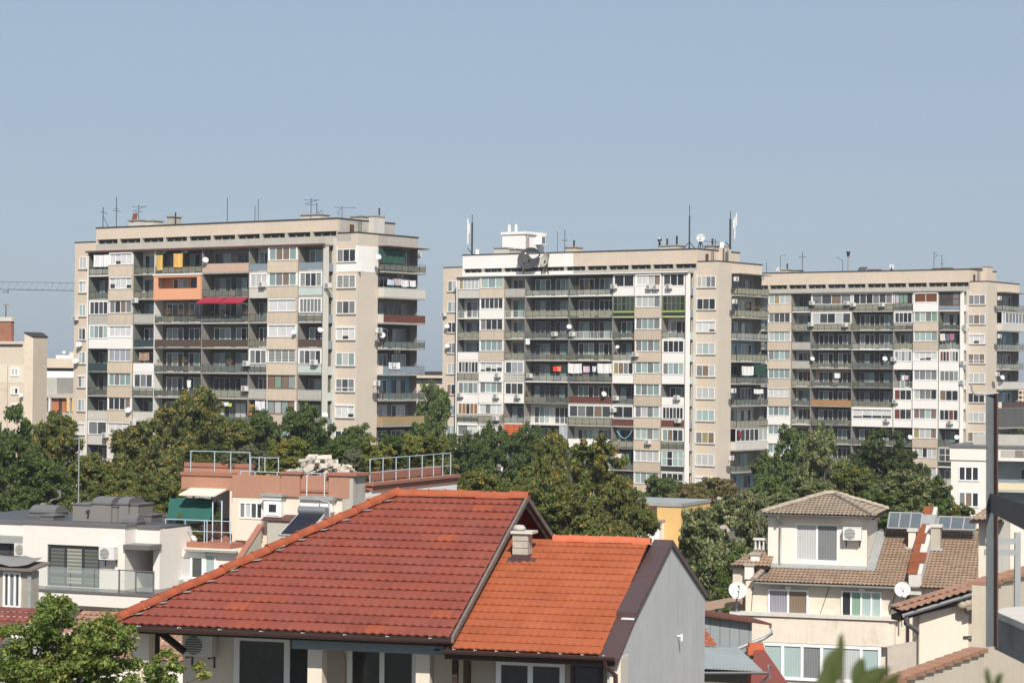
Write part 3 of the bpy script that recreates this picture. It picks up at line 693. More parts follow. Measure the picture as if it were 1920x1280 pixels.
for k, px, py, pl, d in [
    ('A', 385, 487, 'f', 11), ('A', 709, 481, 'e', 11), ('A', 148, 645, 'w', 11), ('A', 142, 676, 'w', 11), ('A', 241, 768, 'b', 11), ('A', 131, 801, 'w', 10), ('A', 600, 618, 'f', 10), ('A', 552, 622, 'b', 10), ('A', 717, 628, 'e', 11),
    ('A', 609, 777, 'f', 11), ('A', 447, 573, 'l', 9), ('B', 838, 611, 'w', 9), ('B', 839, 648, 'w', 9), ('B', 1067, 612, 'f', 9), ('B', 1132, 738, 'f', 10), ('B', 1158, 650, 'l', 7),
    ('C', 1523, 672, 'f', 8), ('C', 1659, 672, 'f', 9), ('C', 1706, 819, 'f', 9), ('C', 1794, 819, 'f', 9), ('C', 1879, 707, 'e', 9), ('C', 1437, 679, 'f', 7)]:
    p, rz, a, z = place(k, px, py, pl, None if pl not in 'fbe' else {'f': -.25, 'b': -.45, 'e': 1.05}[pl])
    if pl == 'w': p, rz, a, z = place(k, px, py, pl, 1.05)
    put_dish(p, d * p.y / F * 1.06, random.uniform(-.35, .45), pend=(where(k, a, z, pl), a))

# ---- washing
CL = {}
def cloth_mat(c):
    k = 'cloth_%d_%d_%d' % tuple(int(x * 100) for x in c)
    return M(k, c, rough=.9, var=.08, scale=3.)
checks = stripes('red_checked_cloth', (.38, .12, .06), (.55, .42, .32), .22, rough=.9)
def wash(k, x0, y0, x1, y1, col, what, pl='l', b=None, name='laundry', mat=None, group='washing hung on the balconies'):
    if b is None: b = {'l': -.08, 'f': -.08}.get(pl, None)
    if pl == 'e' and b is None: b = .95
    pa, rz, a0, z1 = place(k, x0, y0, pl, b); pb, _, a1, z0 = place(k, x1, y1, pl, b)
    wd = (pb - pa).xy.length; h = z1 - z0; n = max(4, int(wd / .12)); r = random.Random(int(x0 * 7 + y0)); mt = mat or cloth_mat(col); m = MB(); ph = r.random() * 6
    pts = []; rowsn = 4
    for j in range(rowsn + 1):
        for i in range(n + 1):
            x = wd * i / n; zz = -h * j / rowsn
            pts.append((x + .02 * math.sin(j + ph), .05 * math.sin(i * 1.7 + ph) * (j / rowsn) + .03 * math.sin(i * .8 + ph), zz - .05 * math.sin(math.pi * i / n) - (.04 * r.random() if j == rowsn else 0)))
    fs = [(j * (n + 1) + i, j * (n + 1) + i + 1, (j + 1) * (n + 1) + i + 1, (j + 1) * (n + 1) + i) for j in range(rowsn) for i in range(n)]
    m.faces(pts, fs, mt, True)
    o = m.build(name, None, pa); o.rotation_euler = (0, 0, rz)
    tag(o, None, {'laundry': 'laundry', 'shade_cloth': 'shade cloth', 'banner': 'banner', 'curtain': 'curtain'}[name], group)
    pending.append((o, what + ' hung on', where(k, a0 + .1, (z0 + z1) / 2, pl), a0))
    return o
W_ = (.74, .73, .72)
for a in [('A', 176, 478, 204, 499, W_, 'white sheet'), ('A', 293, 478, 304, 506, (.62, .40, .10), 'narrow yellow towel'), ('A', 325, 475, 342, 500, (.72, .42, .12), 'wide yellow towel'),
          ('A', 261, 661, 279, 675, W_, 'red checked blanket'), ('A', 351, 712, 358, 725, W_, 'white shirt'), ('A', 418, 753, 428, 760, W_, 'white towel'), ('A', 427, 755, 434, 761, (.45, .62, .08), 'bright green cloth'),
          ('A', 479, 751, 497, 768, (.68, .66, .72), 'large white sheet'), ('A', 466, 757, 476, 778, (.48, .17, .05), 'rust orange cloth'),
          ('A', 727, 523, 739, 534, (.50, .58, .66), 'pale blue cloth', 'e'), ('A', 740, 522, 751, 534, (.55, .42, .45), 'red and white shirt', 'e'), ('A', 752, 524, 766, 537, W_, 'white patterned shirts', 'e'), ('A', 767, 525, 780, 537, W_, 'plain white towels', 'e'),
          ('B', 1037, 686, 1045, 695, (.72, .05, .035), 'red cloth'), ('B', 1045, 686, 1052, 695, (.75, .22, .14), 'orange cloth'), ('B', 1065, 681, 1091, 699, W_, 'white sheet'), ('B', 1120, 681, 1147, 699, W_, 'broad white sheet'),
          ('B', 1094, 686, 1106, 697, (.64, .46, .56), 'pair of pink towels'), ('B', 1110, 686, 1118, 696, (.66, .68, .74), 'small pale shirt'), ('B', 1153, 849, 1166, 863, (.70, .60, .55), 'cream towel'), ('B', 1167, 850, 1179, 866, (.05, .36, .26), 'green towel'),
          ('B', 1391, 686, 1413, 703, W_, 'white printed sheet', 'e'), ('B', 1405, 768, 1413, 783, (.30, .02, .02), 'dark red cloth', 'x'), ('B', 1385, 808, 1391, 818, (.26, .02, .05), 'crimson shirt', 'e'), ('B', 1414, 729, 1431, 737, W_, 'white towel', 'e'),
          ('B', 986, 634, 993, 645, W_, 'white shirt'), ('C', 1565, 699, 1576, 708, W_, 'white towel'), ('C', 1763, 625, 1772, 638, (.66, .55, .52), 'pale pink cloth'), ('C', 1774, 626, 1780, 638, (.15, .17, .28), 'dark blue shirt'),
          ('C', 1781, 625, 1789, 637, (.42, .16, .20), 'plum shirt'), ('C', 1690, 703, 1696, 712, W_, 'white vest'), ('C', 1697, 703, 1703, 711, (.55, .42, .45), 'pink vest')]:
    kw = {}
    if len(a) > 7: kw['pl'] = a[7]
    if 'checked' in a[6]: kw['mat'] = checks
    wash(*a[:7], **kw)
wash('A', 711, 464, 759, 495, (.03, .085, .065), 'torn dark green shade net', 'e', .5, 'shade_cloth', group='shade cloths')
wash('B', 1414, 682, 1437, 702, (.02, .06, .045), 'dark green shade net', 'e', .95, 'shade_cloth', group='shade cloths')
wash('B', 945, 794, 981, 815, (.70, .17, .04), 'orange blind', 'l', .05, 'curtain', mat=stripes('orange_blind', (.72, .17, .05), (.48, .10, .03), .35, rough=.9), group='blinds drawn over loggias')
wash('B', 984, 797, 996, 830, (.36, .38, .41), 'grey curtain', 'l', .05, 'curtain', group='blinds drawn over loggias')
wash('B', 1048, 797, 1064, 835, (.42, .44, .47), 'long pale grey curtain', 'l', .05, 'curtain', group='blinds drawn over loggias')
# banner with its unreadable lettering as dark dashes
o = wash('A', 729, 679, 749.5, 691, (.78, .78, .77), 'white printed banner', 'e', .92, 'banner', group='banners')
m = MB()
for (x, z, wd_, h) in [(.12, -.22, .07, .11), (.42, -.14, .10, .1), (.54, -.15, .08, .08), (.64, -.15, .09, .09), (.75, -.15, .07, .08), (1.02, -.16, .10, .09), (.45, -.47, .12, .1), (.59, -.47, .1, .1), (.71, -.47, .12, .1), (.86, -.47, .09, .1), (.97, -.47, .1, .1), (1.09, -.47, .08, .1)]:
    m.box(x, x + wd_, -.085, -.08, z - h, z, darkp)
m.build('lettering', o)
# ---- hammock and awnings
p0, rz, a, z = place('B', 1157, 807, 'l', .05); p1 = place('B', 1185, 807, 'l', .05)[0]
m = MB(); bl = cloth_mat((.16, .38, .47)); path = []
for i in range(9):
    q = i / 8; pp = p0.lerp(p1, q) - p0; path.append(Vector((pp.x, pp.y, pp.z - 1.0 * (1 - (2 * q - 1) ** 2))))
m.tube(path, .07, bl, 6); o = m.build('hammock', None, p0); tag(o, None, 'hammock'); pending.append((o, 'blue hammock slung in', where('B', a, z, 'l'), a))
awn = M('awning_red', (.30, .022, .045), rough=.8, var=.06, scale=1.)
for i, (x0, x1, xl) in enumerate(((382, 425, 'awning next to the orange box'), (426, 467, 'awning farther from the orange box'))):
    q0, _, a0, z1 = place('A', x0, 557.5, 'l', .0); q1, _, a1, _ = place('A', x1, 557.5, 'l', .0); fr = cA['fr']
    t = thing('awning', 'dark red %s, on the third floor down' % xl, 'awning', fr.w(a0, 0, z1), -fr.th, 'red awnings')
    wd_ = a1 - a0; m = MB(); m.hexa([(0, -1.25, -.62), (wd_, -1.25, -.62), (wd_, 0, -.02), (0, 0, -.02), (0, -1.25, -.60), (wd_, -1.25, -.60), (wd_, 0, 0), (0, 0, 0)], awn)
    m.box(0, wd_, -1.27, -1.25, -.75, -.6, awn); m.build('canopy', t)
    m = MB(); m.bar((.04, -1.24, -.64), (.04, -.02, -.9), .025, wsteel); m.bar((wd_ - .04, -1.24, -.64), (wd_ - .04, -.02, -.9), .025, wsteel); m.build('arm', t)
# ---- planters with flowers along some railings
soil = M('flower_box', (.15, .085, .055), var=.2); pleaf = M('pot_plant_leaf', (.07, .11, .03), var=.3, scale=4.)
pflow = M('pot_flower_red', (.45, .05, .04), var=.2)
def planter(k, px, py, pl, n=10, w_=.8, flower=True):
    p, rz, a, z = place(k, px, py, pl, {'f': .12, 'e': .7}[pl]); r = random.Random(int(px * 3 + py)); 
    t = thing('flower_box', 'x', 'flower box', p, rz, 'flower boxes on the balconies'); m = MB(); m.box(-w_ / 2, w_ / 2, -.1, .1, -.08, .06, soil); m.build('box', t); m = MB()
    for i in range(n * 6):
        c = Vector((r.uniform(-w_ / 2, w_ / 2), r.uniform(-.14, .14), .12 + abs(r.gauss(0, .14)))); d = Vector((r.uniform(-1, 1), r.uniform(-1, 1), r.uniform(-1, 1))) * .07; e = Vector((r.uniform(-1, 1), r.uniform(-1, 1), r.uniform(-1, 1))) * .07
        m.poly([c - d, c - e, c + d, c + e], pflow if flower and r.random() < .16 else pleaf)
    m.build('plant', t); pending.append((t, 'flower box on', where(k, a, z, pl), a))
for a in [('A', 315, 586, 'f'), ('A', 340, 587, 'f'), ('A', 357, 588, 'f'), ('A', 398, 586, 'f'), ('A', 420, 586, 'f'), ('A', 460, 587, 'f'), ('A', 300, 678, 'f'), ('A', 330, 677, 'f'), ('A', 346, 677, 'f'), ('A', 430, 679, 'f'),
          ('B', 1082, 541, 'f'), ('B', 1103, 541, 'f'), ('B', 990, 736, 'f'), ('B', 1427, 578, 'e'), ('B', 1414, 577, 'e'), ('B', 1400, 575, 'e'), ('C', 1530, 566, 'f'), ('C', 1560, 719, 'f')]:
    planter(*a, w_=1.3 if a[3] == 'e' else .8)
def finish_labels():
    groups = {}
    for o, what, wh, a in pending: groups.setdefault((what, wh), []).append((a, o))
    for (what, wh), l in groups.items():
        l.sort(key=lambda q: -q[0])
        for i, (a, o) in enumerate(l):
            if len(l) == 1: o['label'] = '%s %s' % (what, wh)
            else:
                pos = ('nearer end wall', 'farther from end wall') if len(l) == 2 else ('first from end wall', 'second from end wall', 'third from end wall', 'fourth from end wall')
                w2 = what.replace(' on', '')
                o['label'] = '%s %s, %s' % (w2, pos[i], wh)
# ---------------------------------------------------------------- on the roofs of the blocks
brick = M('chimney_brick', (.30, .13, .08), var=.25, scale=5.)
GR = {}
def roof_pt(k, px, py, v):
    q = BLK[k]['fr'].hv(px, py, v); return BLK[k]['fr'].w(*q), q
def stack(k, x0, x1, y1, v, label, mat=concl, pots=0, cat='chimney', name='chimney_stack', capm=slabm, dep=1.6):
    c = BLK[k]; fr = c['fr']; zt = c['ztop']; a = fr.hv(x0, y1, v); b = fr.hv(x1, y1, v); t = thing(name, label, cat, fr.w(a.x, v, zt - .02), -fr.th, 'chimneys on the tower blocks')
    w_ = b.x - a.x; h = a.z - zt + .02
    m = MB(); m.box(0, w_, 0, dep, 0, h - .12, mat); m.build('shaft', t); m = MB(); m.box(-.12, w_ + .12, -.12, dep + .12, h - .12, h, capm); m.build('cap', t)
    for i in range(pots):
        m = MB(); x = w_ * (i + .5) / pots; m.tube([(x, dep / 2, h), (x, dep / 2, h + .9 + .3 * (i % 2))], .13, steel, 8); m.build('flue', t)
for a in [('A', 241, 263, 412.5, 4., 'chimney with a leaning rusty plate near the far end of orange box block'), ('A', 273, 288, 413, 5., 'lowest flat chimney on the orange box block'), ('A', 313, 322, 405, 4., 'narrow grey chimney in mid roof of the orange box block'),
          ('A', 564, 600, 402, 3., 'broad low chimney with thin rods, orange box block')]: stack(*a[:5], a[5], mat=greyp if 'narrow' in a[5] else concl)
for a in [('A', 657, 680, 405, 8., 'chimney behind the side parapet of the orange box block'), ('B', 926, 948, 464, 4., 'small chimney before the white lift house'), ('B', 955, 968, 466, 3., 'lowest chimney at the foot of the white lift house'),
          ('B', 1060, 1080, 463, 4., 'chimney with a thin pipe beyond the two big dishes'), ('B', 1236, 1272, 460, 3., 'long chimney carrying two black flues'), ('B', 1320, 1340, 460, 6., 'chimney with a brown flue beside the white roof dish'),
          ('C', 1465, 1478, 505, 4., 'chimney with a brown pipe on the farthest block'), ('C', 1487, 1497, 505.5, 4., 'low chimney by the cross aerial on the farthest block'), ('C', 1626, 1644, 504, 5., 'wide flat chimney beside the roof panel on the farthest block'), ('C', 1748, 1757, 502, 3., 'narrow dark chimney under the tall aerial, farthest block'),
          ('C', 1760, 1779, 501, 4., 'wide pale chimney at near end of the farthest block'), ('C', 1799, 1812, 503.5, 5., 'flat dark chimney nearest the attic corner, farthest block'), ('C', 1820, 1835, 501.5, 8., 'chimney behind the attic side wall of the farthest block')]:
    stack(*a[:5], a[5], pots=2 if 'two black' in a[5] else 1 if ('pipe' in a[5] or 'flue' in a[5]) else 0, mat=random.choice((concl, greyp, beige)))
def pole(k, px, y0, y1, v, r, label, extra=None, mat=steel, cat='aerial', name='aerial'):
    p, q = roof_pt(k, px, y0, v); zt = BLK[k]['ztop']; p.z = zt; fr = BLK[k]['fr']; h = fr.hv(px, y1, v).z - zt
    t = thing(name, label, cat, p, 0, 'aerials and masts on the tower blocks'); m = MB(); m.tube([(0, 0, 0), (0, 0, h)], r, mat, 6); m.build('mast', t)
    if extra:
        m = MB()
        for (x0, z0, x1, z1) in extra: m.tube([(x0, 0, h * z0), (x1, 0, h * z1)], r * .7, mat, 5)
        m.build('crossbar', t)
    return t, h
yagi = [(-.8, .9, .9, .9), (-.5, .7, .5, .7), (-.7, .72, .8, .92)]
pole('A', 193, 424, 388, 3, .05, 'guyed aerial nearest the far end of the orange box block', [(-.3, .8, .5, .7), (0, .6, .8, .0)])
pole('A', 218, 422, 369, 4, .045, 'tall aerial with two short crossbars, orange box block', [(-.4, .58, .5, .55), (-.3, .64, .3, .64)])
pole('A', 260, 418, 383, 5, .035, 'aerial standing beside the leaning rusty plate', yagi)
pole('A', 329, 413, 398, 3, .09, 'short thick black pipe on the orange box block', cat='flue', name='flue_pipe')
pole('A', 426, 413, 371, 3, .04, 'plain tall rod in mid roof of the orange box block', cat='lightning rod', name='lightning_rod')
pole('A', 478, 410, 386, 3, .035, 'shorter rod of the pair on the orange box block', cat='lightning rod', name='lightning_rod')
pole('A', 484, 410, 373, 4, .035, 'taller rod of the pair on the orange box block', cat='lightning rod', name='lightning_rod')
pole('A', 583, 405, 371, 3, .04, 'aerial rising from the broad low chimney', yagi)
pole('A', 594, 405, 380, 3.5, .05, 'crooked aerial with three arms beside the broad low chimney', [(-.5, .2, .6, .6), (.2, .1, .7, .45)])
pole('A', 641, 430, 388, 5, .035, 'long thin yagi aerial above the roof ladder', [(-.9, .98, 1.5, .94), (-.5, .6, -.1, .9), (-.5, .6, -.2, .4)])
pole('A', 711, 412, 390, 9, .1, 'thick black flue on the side chimney', cat='flue', name='flue_pipe')
pole('B', 1045, 468, 434, 3, .035, 'thin rod between the dishes and the small mast', cat='lightning rod', name='lightning_rod')
pole('B', 1059, 466, 431, 3, .05, 'small mast with a white panel beyond the two big dishes', [(-.4, .55, .4, .55)])
pole('B', 1341, 480, 448, 6, .05, 'cross shaped aerial by the brown flue', [(-1.5, .8, .6, .7)])
t, h = pole('B', 1292.5, 463, 384, 3, .05, 'tall tripod mast at near end of the roof dish block', cat='mast', name='mast'); m = MB()
for x, y in ((-1., 0), (1., 0), (0, 1.)): m.tube([(0, 0, h * .18), (x * .9, y, 0)], .06, steel, 6)
m.tube([(0, 0, 0), (0, 0, h * .75)], .1, steel, 6); m.build('tripod', t)
for (px, y0, y1, lab) in ((885, 470, 402, 'cell mast with white panels at far end of the roof dish block'), (1369, 465, 396, 'cell mast with white panels above the end wall')):
    t, h = pole('B', px, y0, y1, 4, .05, lab, cat='cell mast', name='cell_mast'); m = MB(); m.tube([(.0, 0, 0), (0, 0, h * .8)], .14, steel, 6); m.bar((-.6, 0, h * .2), (.1, 0, h * .05), .08, steel); m.build('lattice', t)
    sx = -1 if px < 1000 else 1
    for (x, z0, z1) in ((.55 * sx, .28, .85), (.38 * sx, .55, .78), (.75 * sx, .62, .95) if px > 1000 else (-.62, .3, .9)):
        m = MB(); m.tube([(x, -.1, h * z0), (x, -.1, h * z1)], .11, wsteel, 8); m.build('panel_antenna', t)
    m = MB(); m.box(.5, .95, -.2, .2, 0, .95, whitew) if px < 1000 else m.box(-1.3, -.8, -.2, .2, .2, .9, whitew); m.build('equipment_box', t)
pole('C', 1437, 511, 492, 4, .04, 'thin rod at the corner beside the white dish', cat='lightning rod', name='lightning_rod')
pole('C', 1463, 510, 479, 4, .035, 'aerial with a single bent arm above the white dish', [(0, 1., .9, 1.02)])
pole('C', 1504.5, 509, 473, 4, .05, 'cross aerial on the farthest block', [(-.65, .78, .6, .78)])
pole('C', 1590.5, 506, 472, 3, .13, 'tall shiny steel flue with a dark cowl', mat=galv, cat='flue', name='flue_pipe')
p, q = roof_pt('C', 1590.5, 474, 3); o = MB(); o.lathe((0, 0, 0), [(.22, -.5), (.2, -.1), (.3, -.1), (.3, .2), (0, .22)], steel, 10); tag(o.build('flue_cowl', None, p), 'dark cowl on top of the tall shiny flue', 'cowl')
pole('C', 1580, 507, 487, 3, .04, 'leaning thin aerial next to the shiny flue', [(0, .95, -.9, 1.2)])
pole('C', 1751, 503, 471.5, 3, .04, 'tall aerial with a triangular frame, farthest block', [(0, .98, .5, .8), (.5, .8, 0, .65)])
pole('C', 1766, 501, 479, 4, .04, 'lower aerial with short crossbars, farthest block', [(-.4, 1., .1, 1.), (-.3, .45, .3, .5)])
# white lift house and dishes of the middle block
c = cB; fr = c['fr']; a = fr.hv(942, 440, 6.); b = fr.hv(985, 440, 6.); zt = c['ztop']; zl = a.z
t = thing('lift_house', 'white box shaped lift house on the flat roof', 'lift house', fr.w(a.x, 6., zt - .02), -fr.th); w_ = b.x - a.x; h = zl - zt
m = MB(); m.box(0, w_, 0, 4.5, 0, h, whitew); m.build('wall', t); m = MB(); m.box(-.15, w_ + .25, -.15, 4.7, h, h + .35, whitew); m.build('roof', t)
m = MB(); m.box(w_ + .02, w_ + .3, .1, .5, 0, h - .1, slabm); m.build('duct', t)
m = MB(); m.box(w_ + .02, w_ + 1., 2.4, 3.4, h - 1.3, h - .1, whitew); m.box(w_ + 1., w_ + 1.03, 2.55, 3.25, h - 1.15, h - .25, acg); m.build('cooling_unit', t)
for x in (w_ * .22, w_ * .52):
    m = MB(); m.tube([(x, .4, h + .35), (x, .4, h + 1.35)], .2, whitew, 8); m.build('vent_pipe', t)
def big_dish(k, px, py, v, d, mat, ax, label, foot):
    q = BLK[k]['fr'].hv(px, py, v); p = BLK[k]['fr'].w(*q); t = thing('satellite_dish', label, 'satellite dish', p, 0, 'large dishes on the roof'); ax = Vector(ax).normalized(); r = d * p.y / F / 2
    m = MB(); m.lathe((0, 0, 0), [(r * s_, -.34 * r + .34 * r * s_ * s_) for s_ in (0, .25, .5, .75, 1.)], mat, 28, ax); m.build('reflector', t)
    m = MB(); f = ax * r * .75
    for k2 in range(3):
        an = 2.1 * k2 + .5; e = ax.cross(Vector((0, 0, 1))).normalized() * math.cos(an) * r * .9 + Vector((0, 0, math.sin(an) * r * .9)); m.tube([e, f], .022, galv, 5)
    m.lathe(f, [(0, -.1), (.12, -.1), (.12, .15), (0, .15)], wsteel, 8, ax); m.build('feed', t)
    m = MB()
    for x, y in ((-.55, .3), (.55, .3), (0, .9)): m.bar((0, .25, -.1), (x * r, y * r, -foot), .09, steel)
    m.build('stand', t)
big_dish('B', 991.5, 484, .75, 46, dishd, (-.34, -.80, .42), 'big black mesh dish on the eaves of the roof dish block', 2.4)
big_dish('B', 1022, 486, .8, 29, disht, (-.78, -.45, .25), 'big tan dish seen almost edge on beside the black dish', 2.2)
big_dish('B', 1314, 445.5, 6, 16, dishw, (-.15, -.9, .35), 'white dish on a short post beside the tripod mast', 1.3)
big_dish('B', 1237, 450, 4, 9, dishd, (-.3, -.7, .6), 'small dark dish tipped up beside the two black flues', .9)
big_dish('C', 1461, 505, 4, 11, dishw, (-.4, -.85, .3), 'white roof dish at the hidden end of the farthest block', .9)
big_dish('C', 1672, 499, 4, 9, dishw, (.1, -.9, .35), 'white roof dish on a dark post, farthest block', 1.0)
pan = M('collector_glass', (.06, .07, .085), rough=.12, spec=.6, var=.2)
q = cC['fr'].hv(1606, 507, 4); t = thing('solar_heater', 'tilted solar panel behind the parapet of the farthest block', 'solar panel', cC['fr'].w(q.x, 4, cC['ztop']), -cC['fr'].th)
m = MB(); m.hexa([(0, 0, .05), (1.3, 0, .05), (1.3, 1, .8), (0, 1, .8), (0, 0, .12), (1.3, 0, .12), (1.3, 1, .87), (0, 1, .87)], pan); m.build('panel', t); m = MB(); m.bar((.1, .9, 0), (.1, .9, .75), .05, galv); m.bar((1.2, .9, 0), (1.2, .9, .75), .05, galv); m.build('frame', t)
# rust plate
p, q = roof_pt('A', 252, 412, 4.); m = MB(); m.hexa([(-.35, 0, -.2), (.2, 0, -.2), (.2, .06, -.2), (-.35, .06, -.2), (-.15, 0, .75), (.4, 0, .75), (.4, .06, .75), (-.15, .06, .75)], M('rust', (.16, .06, .03), var=.4, scale=3.))
tag(m.build('rusty_plate', None, p), 'rusty plate leaning on the far chimney', 'metal plate')
# ---------------------------------------------------------------- helpers for the near houses
def rb(m, fr, x0, y0, x1, y1, v0, v1, mt, du=0.):
    a = fr.hv(x0, y1, v0); b = fr.hv(x1, y0, v0); m.box(a.x, b.x + du, v0, v1, a.z, b.z, mt); return a, b
def sb(m, fr, x0, y0, x1, y1, u0, u1, mt):
    a = fr.hu(x0, y1, u0); b = fr.hu(x1, y0, u0); m.box(u0, u1, a.y, b.y, a.z, b.z, mt); return a, b
def rwin(T, fr, x0, y0, x1, y1, v, panes, fm, **k):
    a = fr.hv(x0, y1, v); b = fr.hv(x1, y0, v); return win(T, a.x, b.x, a.z, b.z, v, panes, fm, None, **k)

def tile_mat(name, cols, tw, gauge, odd=None, soil=None, soil_amt=.0, rough=.75):
    m = bpy.data.materials.new(name); m.use_nodes = True; nt = m.node_tree; N = nt.nodes; L = nt.links; b = N['Principled BSDF']
    b.inputs['Roughness'].default_value = rough; b.inputs['Specular IOR Level'].default_value = .25
    uv = N.new('ShaderNodeUVMap'); sx = N.new('ShaderNodeSeparateXYZ'); L.new(uv.outputs[0], sx.inputs[0])
    def mth(op, a, bv=None):
        q = N.new('ShaderNodeMath'); q.operation = op; L.new(a, q.inputs[0])
        if bv is not None: q.inputs[1].default_value = bv
        return q.outputs[0]
    cu = mth('FLOOR', mth('DIVIDE', sx.outputs[0], tw)); cv = mth('FLOOR', mth('DIVIDE', sx.outputs[1], gauge))
    cb = N.new('ShaderNodeCombineXYZ'); L.new(cu, cb.inputs[0]); L.new(cv, cb.inputs[1])
    wn = N.new('ShaderNodeTexWhiteNoise'); wn.noise_dimensions = '2D'; L.new(cb.outputs[0], wn.inputs['Vector'])
    r = N.new('ShaderNodeValToRGB'); e = r.color_ramp.elements
    e[0].position = 0; e[0].color = C3(cols[0]); e[1].position = 1; e[1].color = C3(cols[-1])
    for i, c in enumerate(cols[1:-1]): q = e.new((i + 1) / (len(cols) - 1)); q.color = C3(c)
    if odd: q = e.new(.984); q.color = C3(cols[-1]); q = e.new(.987); q.color = C3(odd); e[len(e) - 1].color = C3(odd)
    tc = N.new('ShaderNodeTexCoord')
    big = N.new('ShaderNodeTexNoise'); big.inputs['Scale'].default_value = .9; big.inputs['Detail'].default_value = 5; L.new(tc.outputs['Object'], big.inputs['Vector'])
    fine = N.new('ShaderNodeTexNoise'); fine.inputs['Scale'].default_value = 26; fine.inputs['Detail'].default_value = 4; L.new(tc.outputs['Object'], fine.inputs['Vector'])
    L.new(wn.outputs['Value'], r.inputs['Fac'])
    def mul(c, f, lo, hi):
        mr = N.new('ShaderNodeMapRange'); mr.inputs[1].default_value = .3; mr.inputs[2].default_value = .7; mr.inputs[3].default_value = lo; mr.inputs[4].default_value = hi; L.new(f, mr.inputs[0])
        x = N.new('ShaderNodeMix'); x.data_type = 'RGBA'; x.blend_type = 'MULTIPLY'; x.inputs[0].default_value = 1
        L.new(c, x.inputs[6]); L.new(mr.outputs[0], x.inputs[7]); return x.outputs[2]
    c = mul(mul(r.outputs[0], big.outputs['Fac'], .86, 1.1), fine.outputs['Fac'], .9, 1.08)
    if soil:
        st = N.new('ShaderNodeValToRGB'); st.color_ramp.elements[0].position = .5; st.color_ramp.elements[1].position = .72; st.color_ramp.elements[1].color = (soil_amt,) * 3 + (1,)
        n2 = N.new('ShaderNodeTexNoise'); n2.inputs['Scale'].default_value = 1.8; n2.inputs['Detail'].default_value = 7; L.new(tc.outputs['Object'], n2.inputs['Vector']); L.new(n2.outputs['Fac'], st.inputs['Fac'])
        x = N.new('ShaderNodeMix'); x.data_type = 'RGBA'; L.new(st.outputs[0], x.inputs[0]); L.new(c, x.inputs[6]); x.inputs[7].default_value = C3(soil); c = x.outputs[2]
    L.new(c, b.inputs['Base Color']); return m

def tile_roof(name, parent, O, U, W, Ls, uL, uR, mt, gauge=.35, lam=.19, amp=.028, lift=.045, ns=6, flat=.0, jit=.004):
    """courses of wavy tiles, each lapping over the one below; uL and uR give the sides as functions of the way up"""
    O, U, W = Vector(O), Vector(U).normalized(), Vector(W).normalized(); Nn = U.cross(W).normalized()
    if Nn.z < 0: Nn = -Nn
    m = MB(); uvs = []; k = m.slot(mt); rr = random.Random(5)
    nr = max(1, round(Ls / gauge)); g = Ls / nr; st = lam / ns
    def wave(u):
        q = (u / lam) % 1.
        return amp * (math.sin(2 * math.pi * q) if not flat else (1. if q < .2 else 0.) * flat)
    for r in range(nr):
        w0, w1 = r * g, (r + 1) * g + .02
        l0, r0_, l1, r1 = uL(w0), uR(w0), uL(min(w1, Ls)), uR(min(w1, Ls))
        i0 = math.floor(min(l0, l1) / st); i1 = math.ceil(max(r0_, r1) / st); row = []
        for i in range(i0, i1 + 1):
            u = i * st; a = min(max(u, l0), r0_); b = min(max(u, l1), r1)
            tl = rr.uniform(-jit, jit) if i % (ns * 2) == 0 else (row[-1][2] if row else 0); row.append((a, b, tl))
        base = len(m.v)
        for a, b, tl in row:
            h0 = lift + wave(a) + tl
            am = (a + (b - a) * .3)
            for (u, w_, h) in ((a, w0, h0 - .022), (a, w0, h0), (am, w0 + (w1 - w0) * .3, (lift + tl) * .75 + wave(am) * .4), (b, w1, .004 + wave(b) * .12)):
                m.v.append(tuple(O + U * u + W * w_ + Nn * h)); uvs.append((u + 50, (r + .5) * g + 20))
        for i in range(len(row) - 1):
            q = base + i * 4
            if row[i][0] == row[i + 1][0] and row[i][1] == row[i + 1][1]: continue
            for f in ((q, q + 4, q + 5, q + 1), (q + 1, q + 5, q + 6, q + 2), (q + 2, q + 6, q + 7, q + 3)): m.f.append(f); m.mi.append(k); m.sm.append(False)
    # per-tile uv needs one value per face corner column: nudge to the face's own column
    m.uv = uvs; return m.build(name, parent)

def ridge_cap(name, parent, p0, p1, r, mt, seg=.38):
    p0, p1 = Vector(p0), Vector(p1); d = p1 - p0; n = max(1, round(d.length / seg)); d /= n; t = d.normalized(); x = t.cross(Vector((0, 0, 1))).normalized(); y = x.cross(t)
    m = MB(); rr = random.Random(3)
    for i in range(n):
        a = p0 + d * i; b = a + d * 1.12; j = rr.uniform(-.012, .012); pts = []
        for p, q in ((a, 1.12), (a + d * .1, 1.12), (a + d * .12, 1.0), (b, .94)):
            for k in range(9):
                an = math.pi * (k / 8) * 1.1 - .16; pts.append(p + (x * math.cos(an) + y * math.sin(an)) * r * q + y * j)
        m.faces(pts, [(s * 9 + k, s * 9 + k + 1, s * 9 + k + 10, s * 9 + k + 9) for s in range(3) for k in range(8)], mt, True)
        m.faces(pts[:9], [tuple(range(9))], mt)
    return m.build(name, parent)

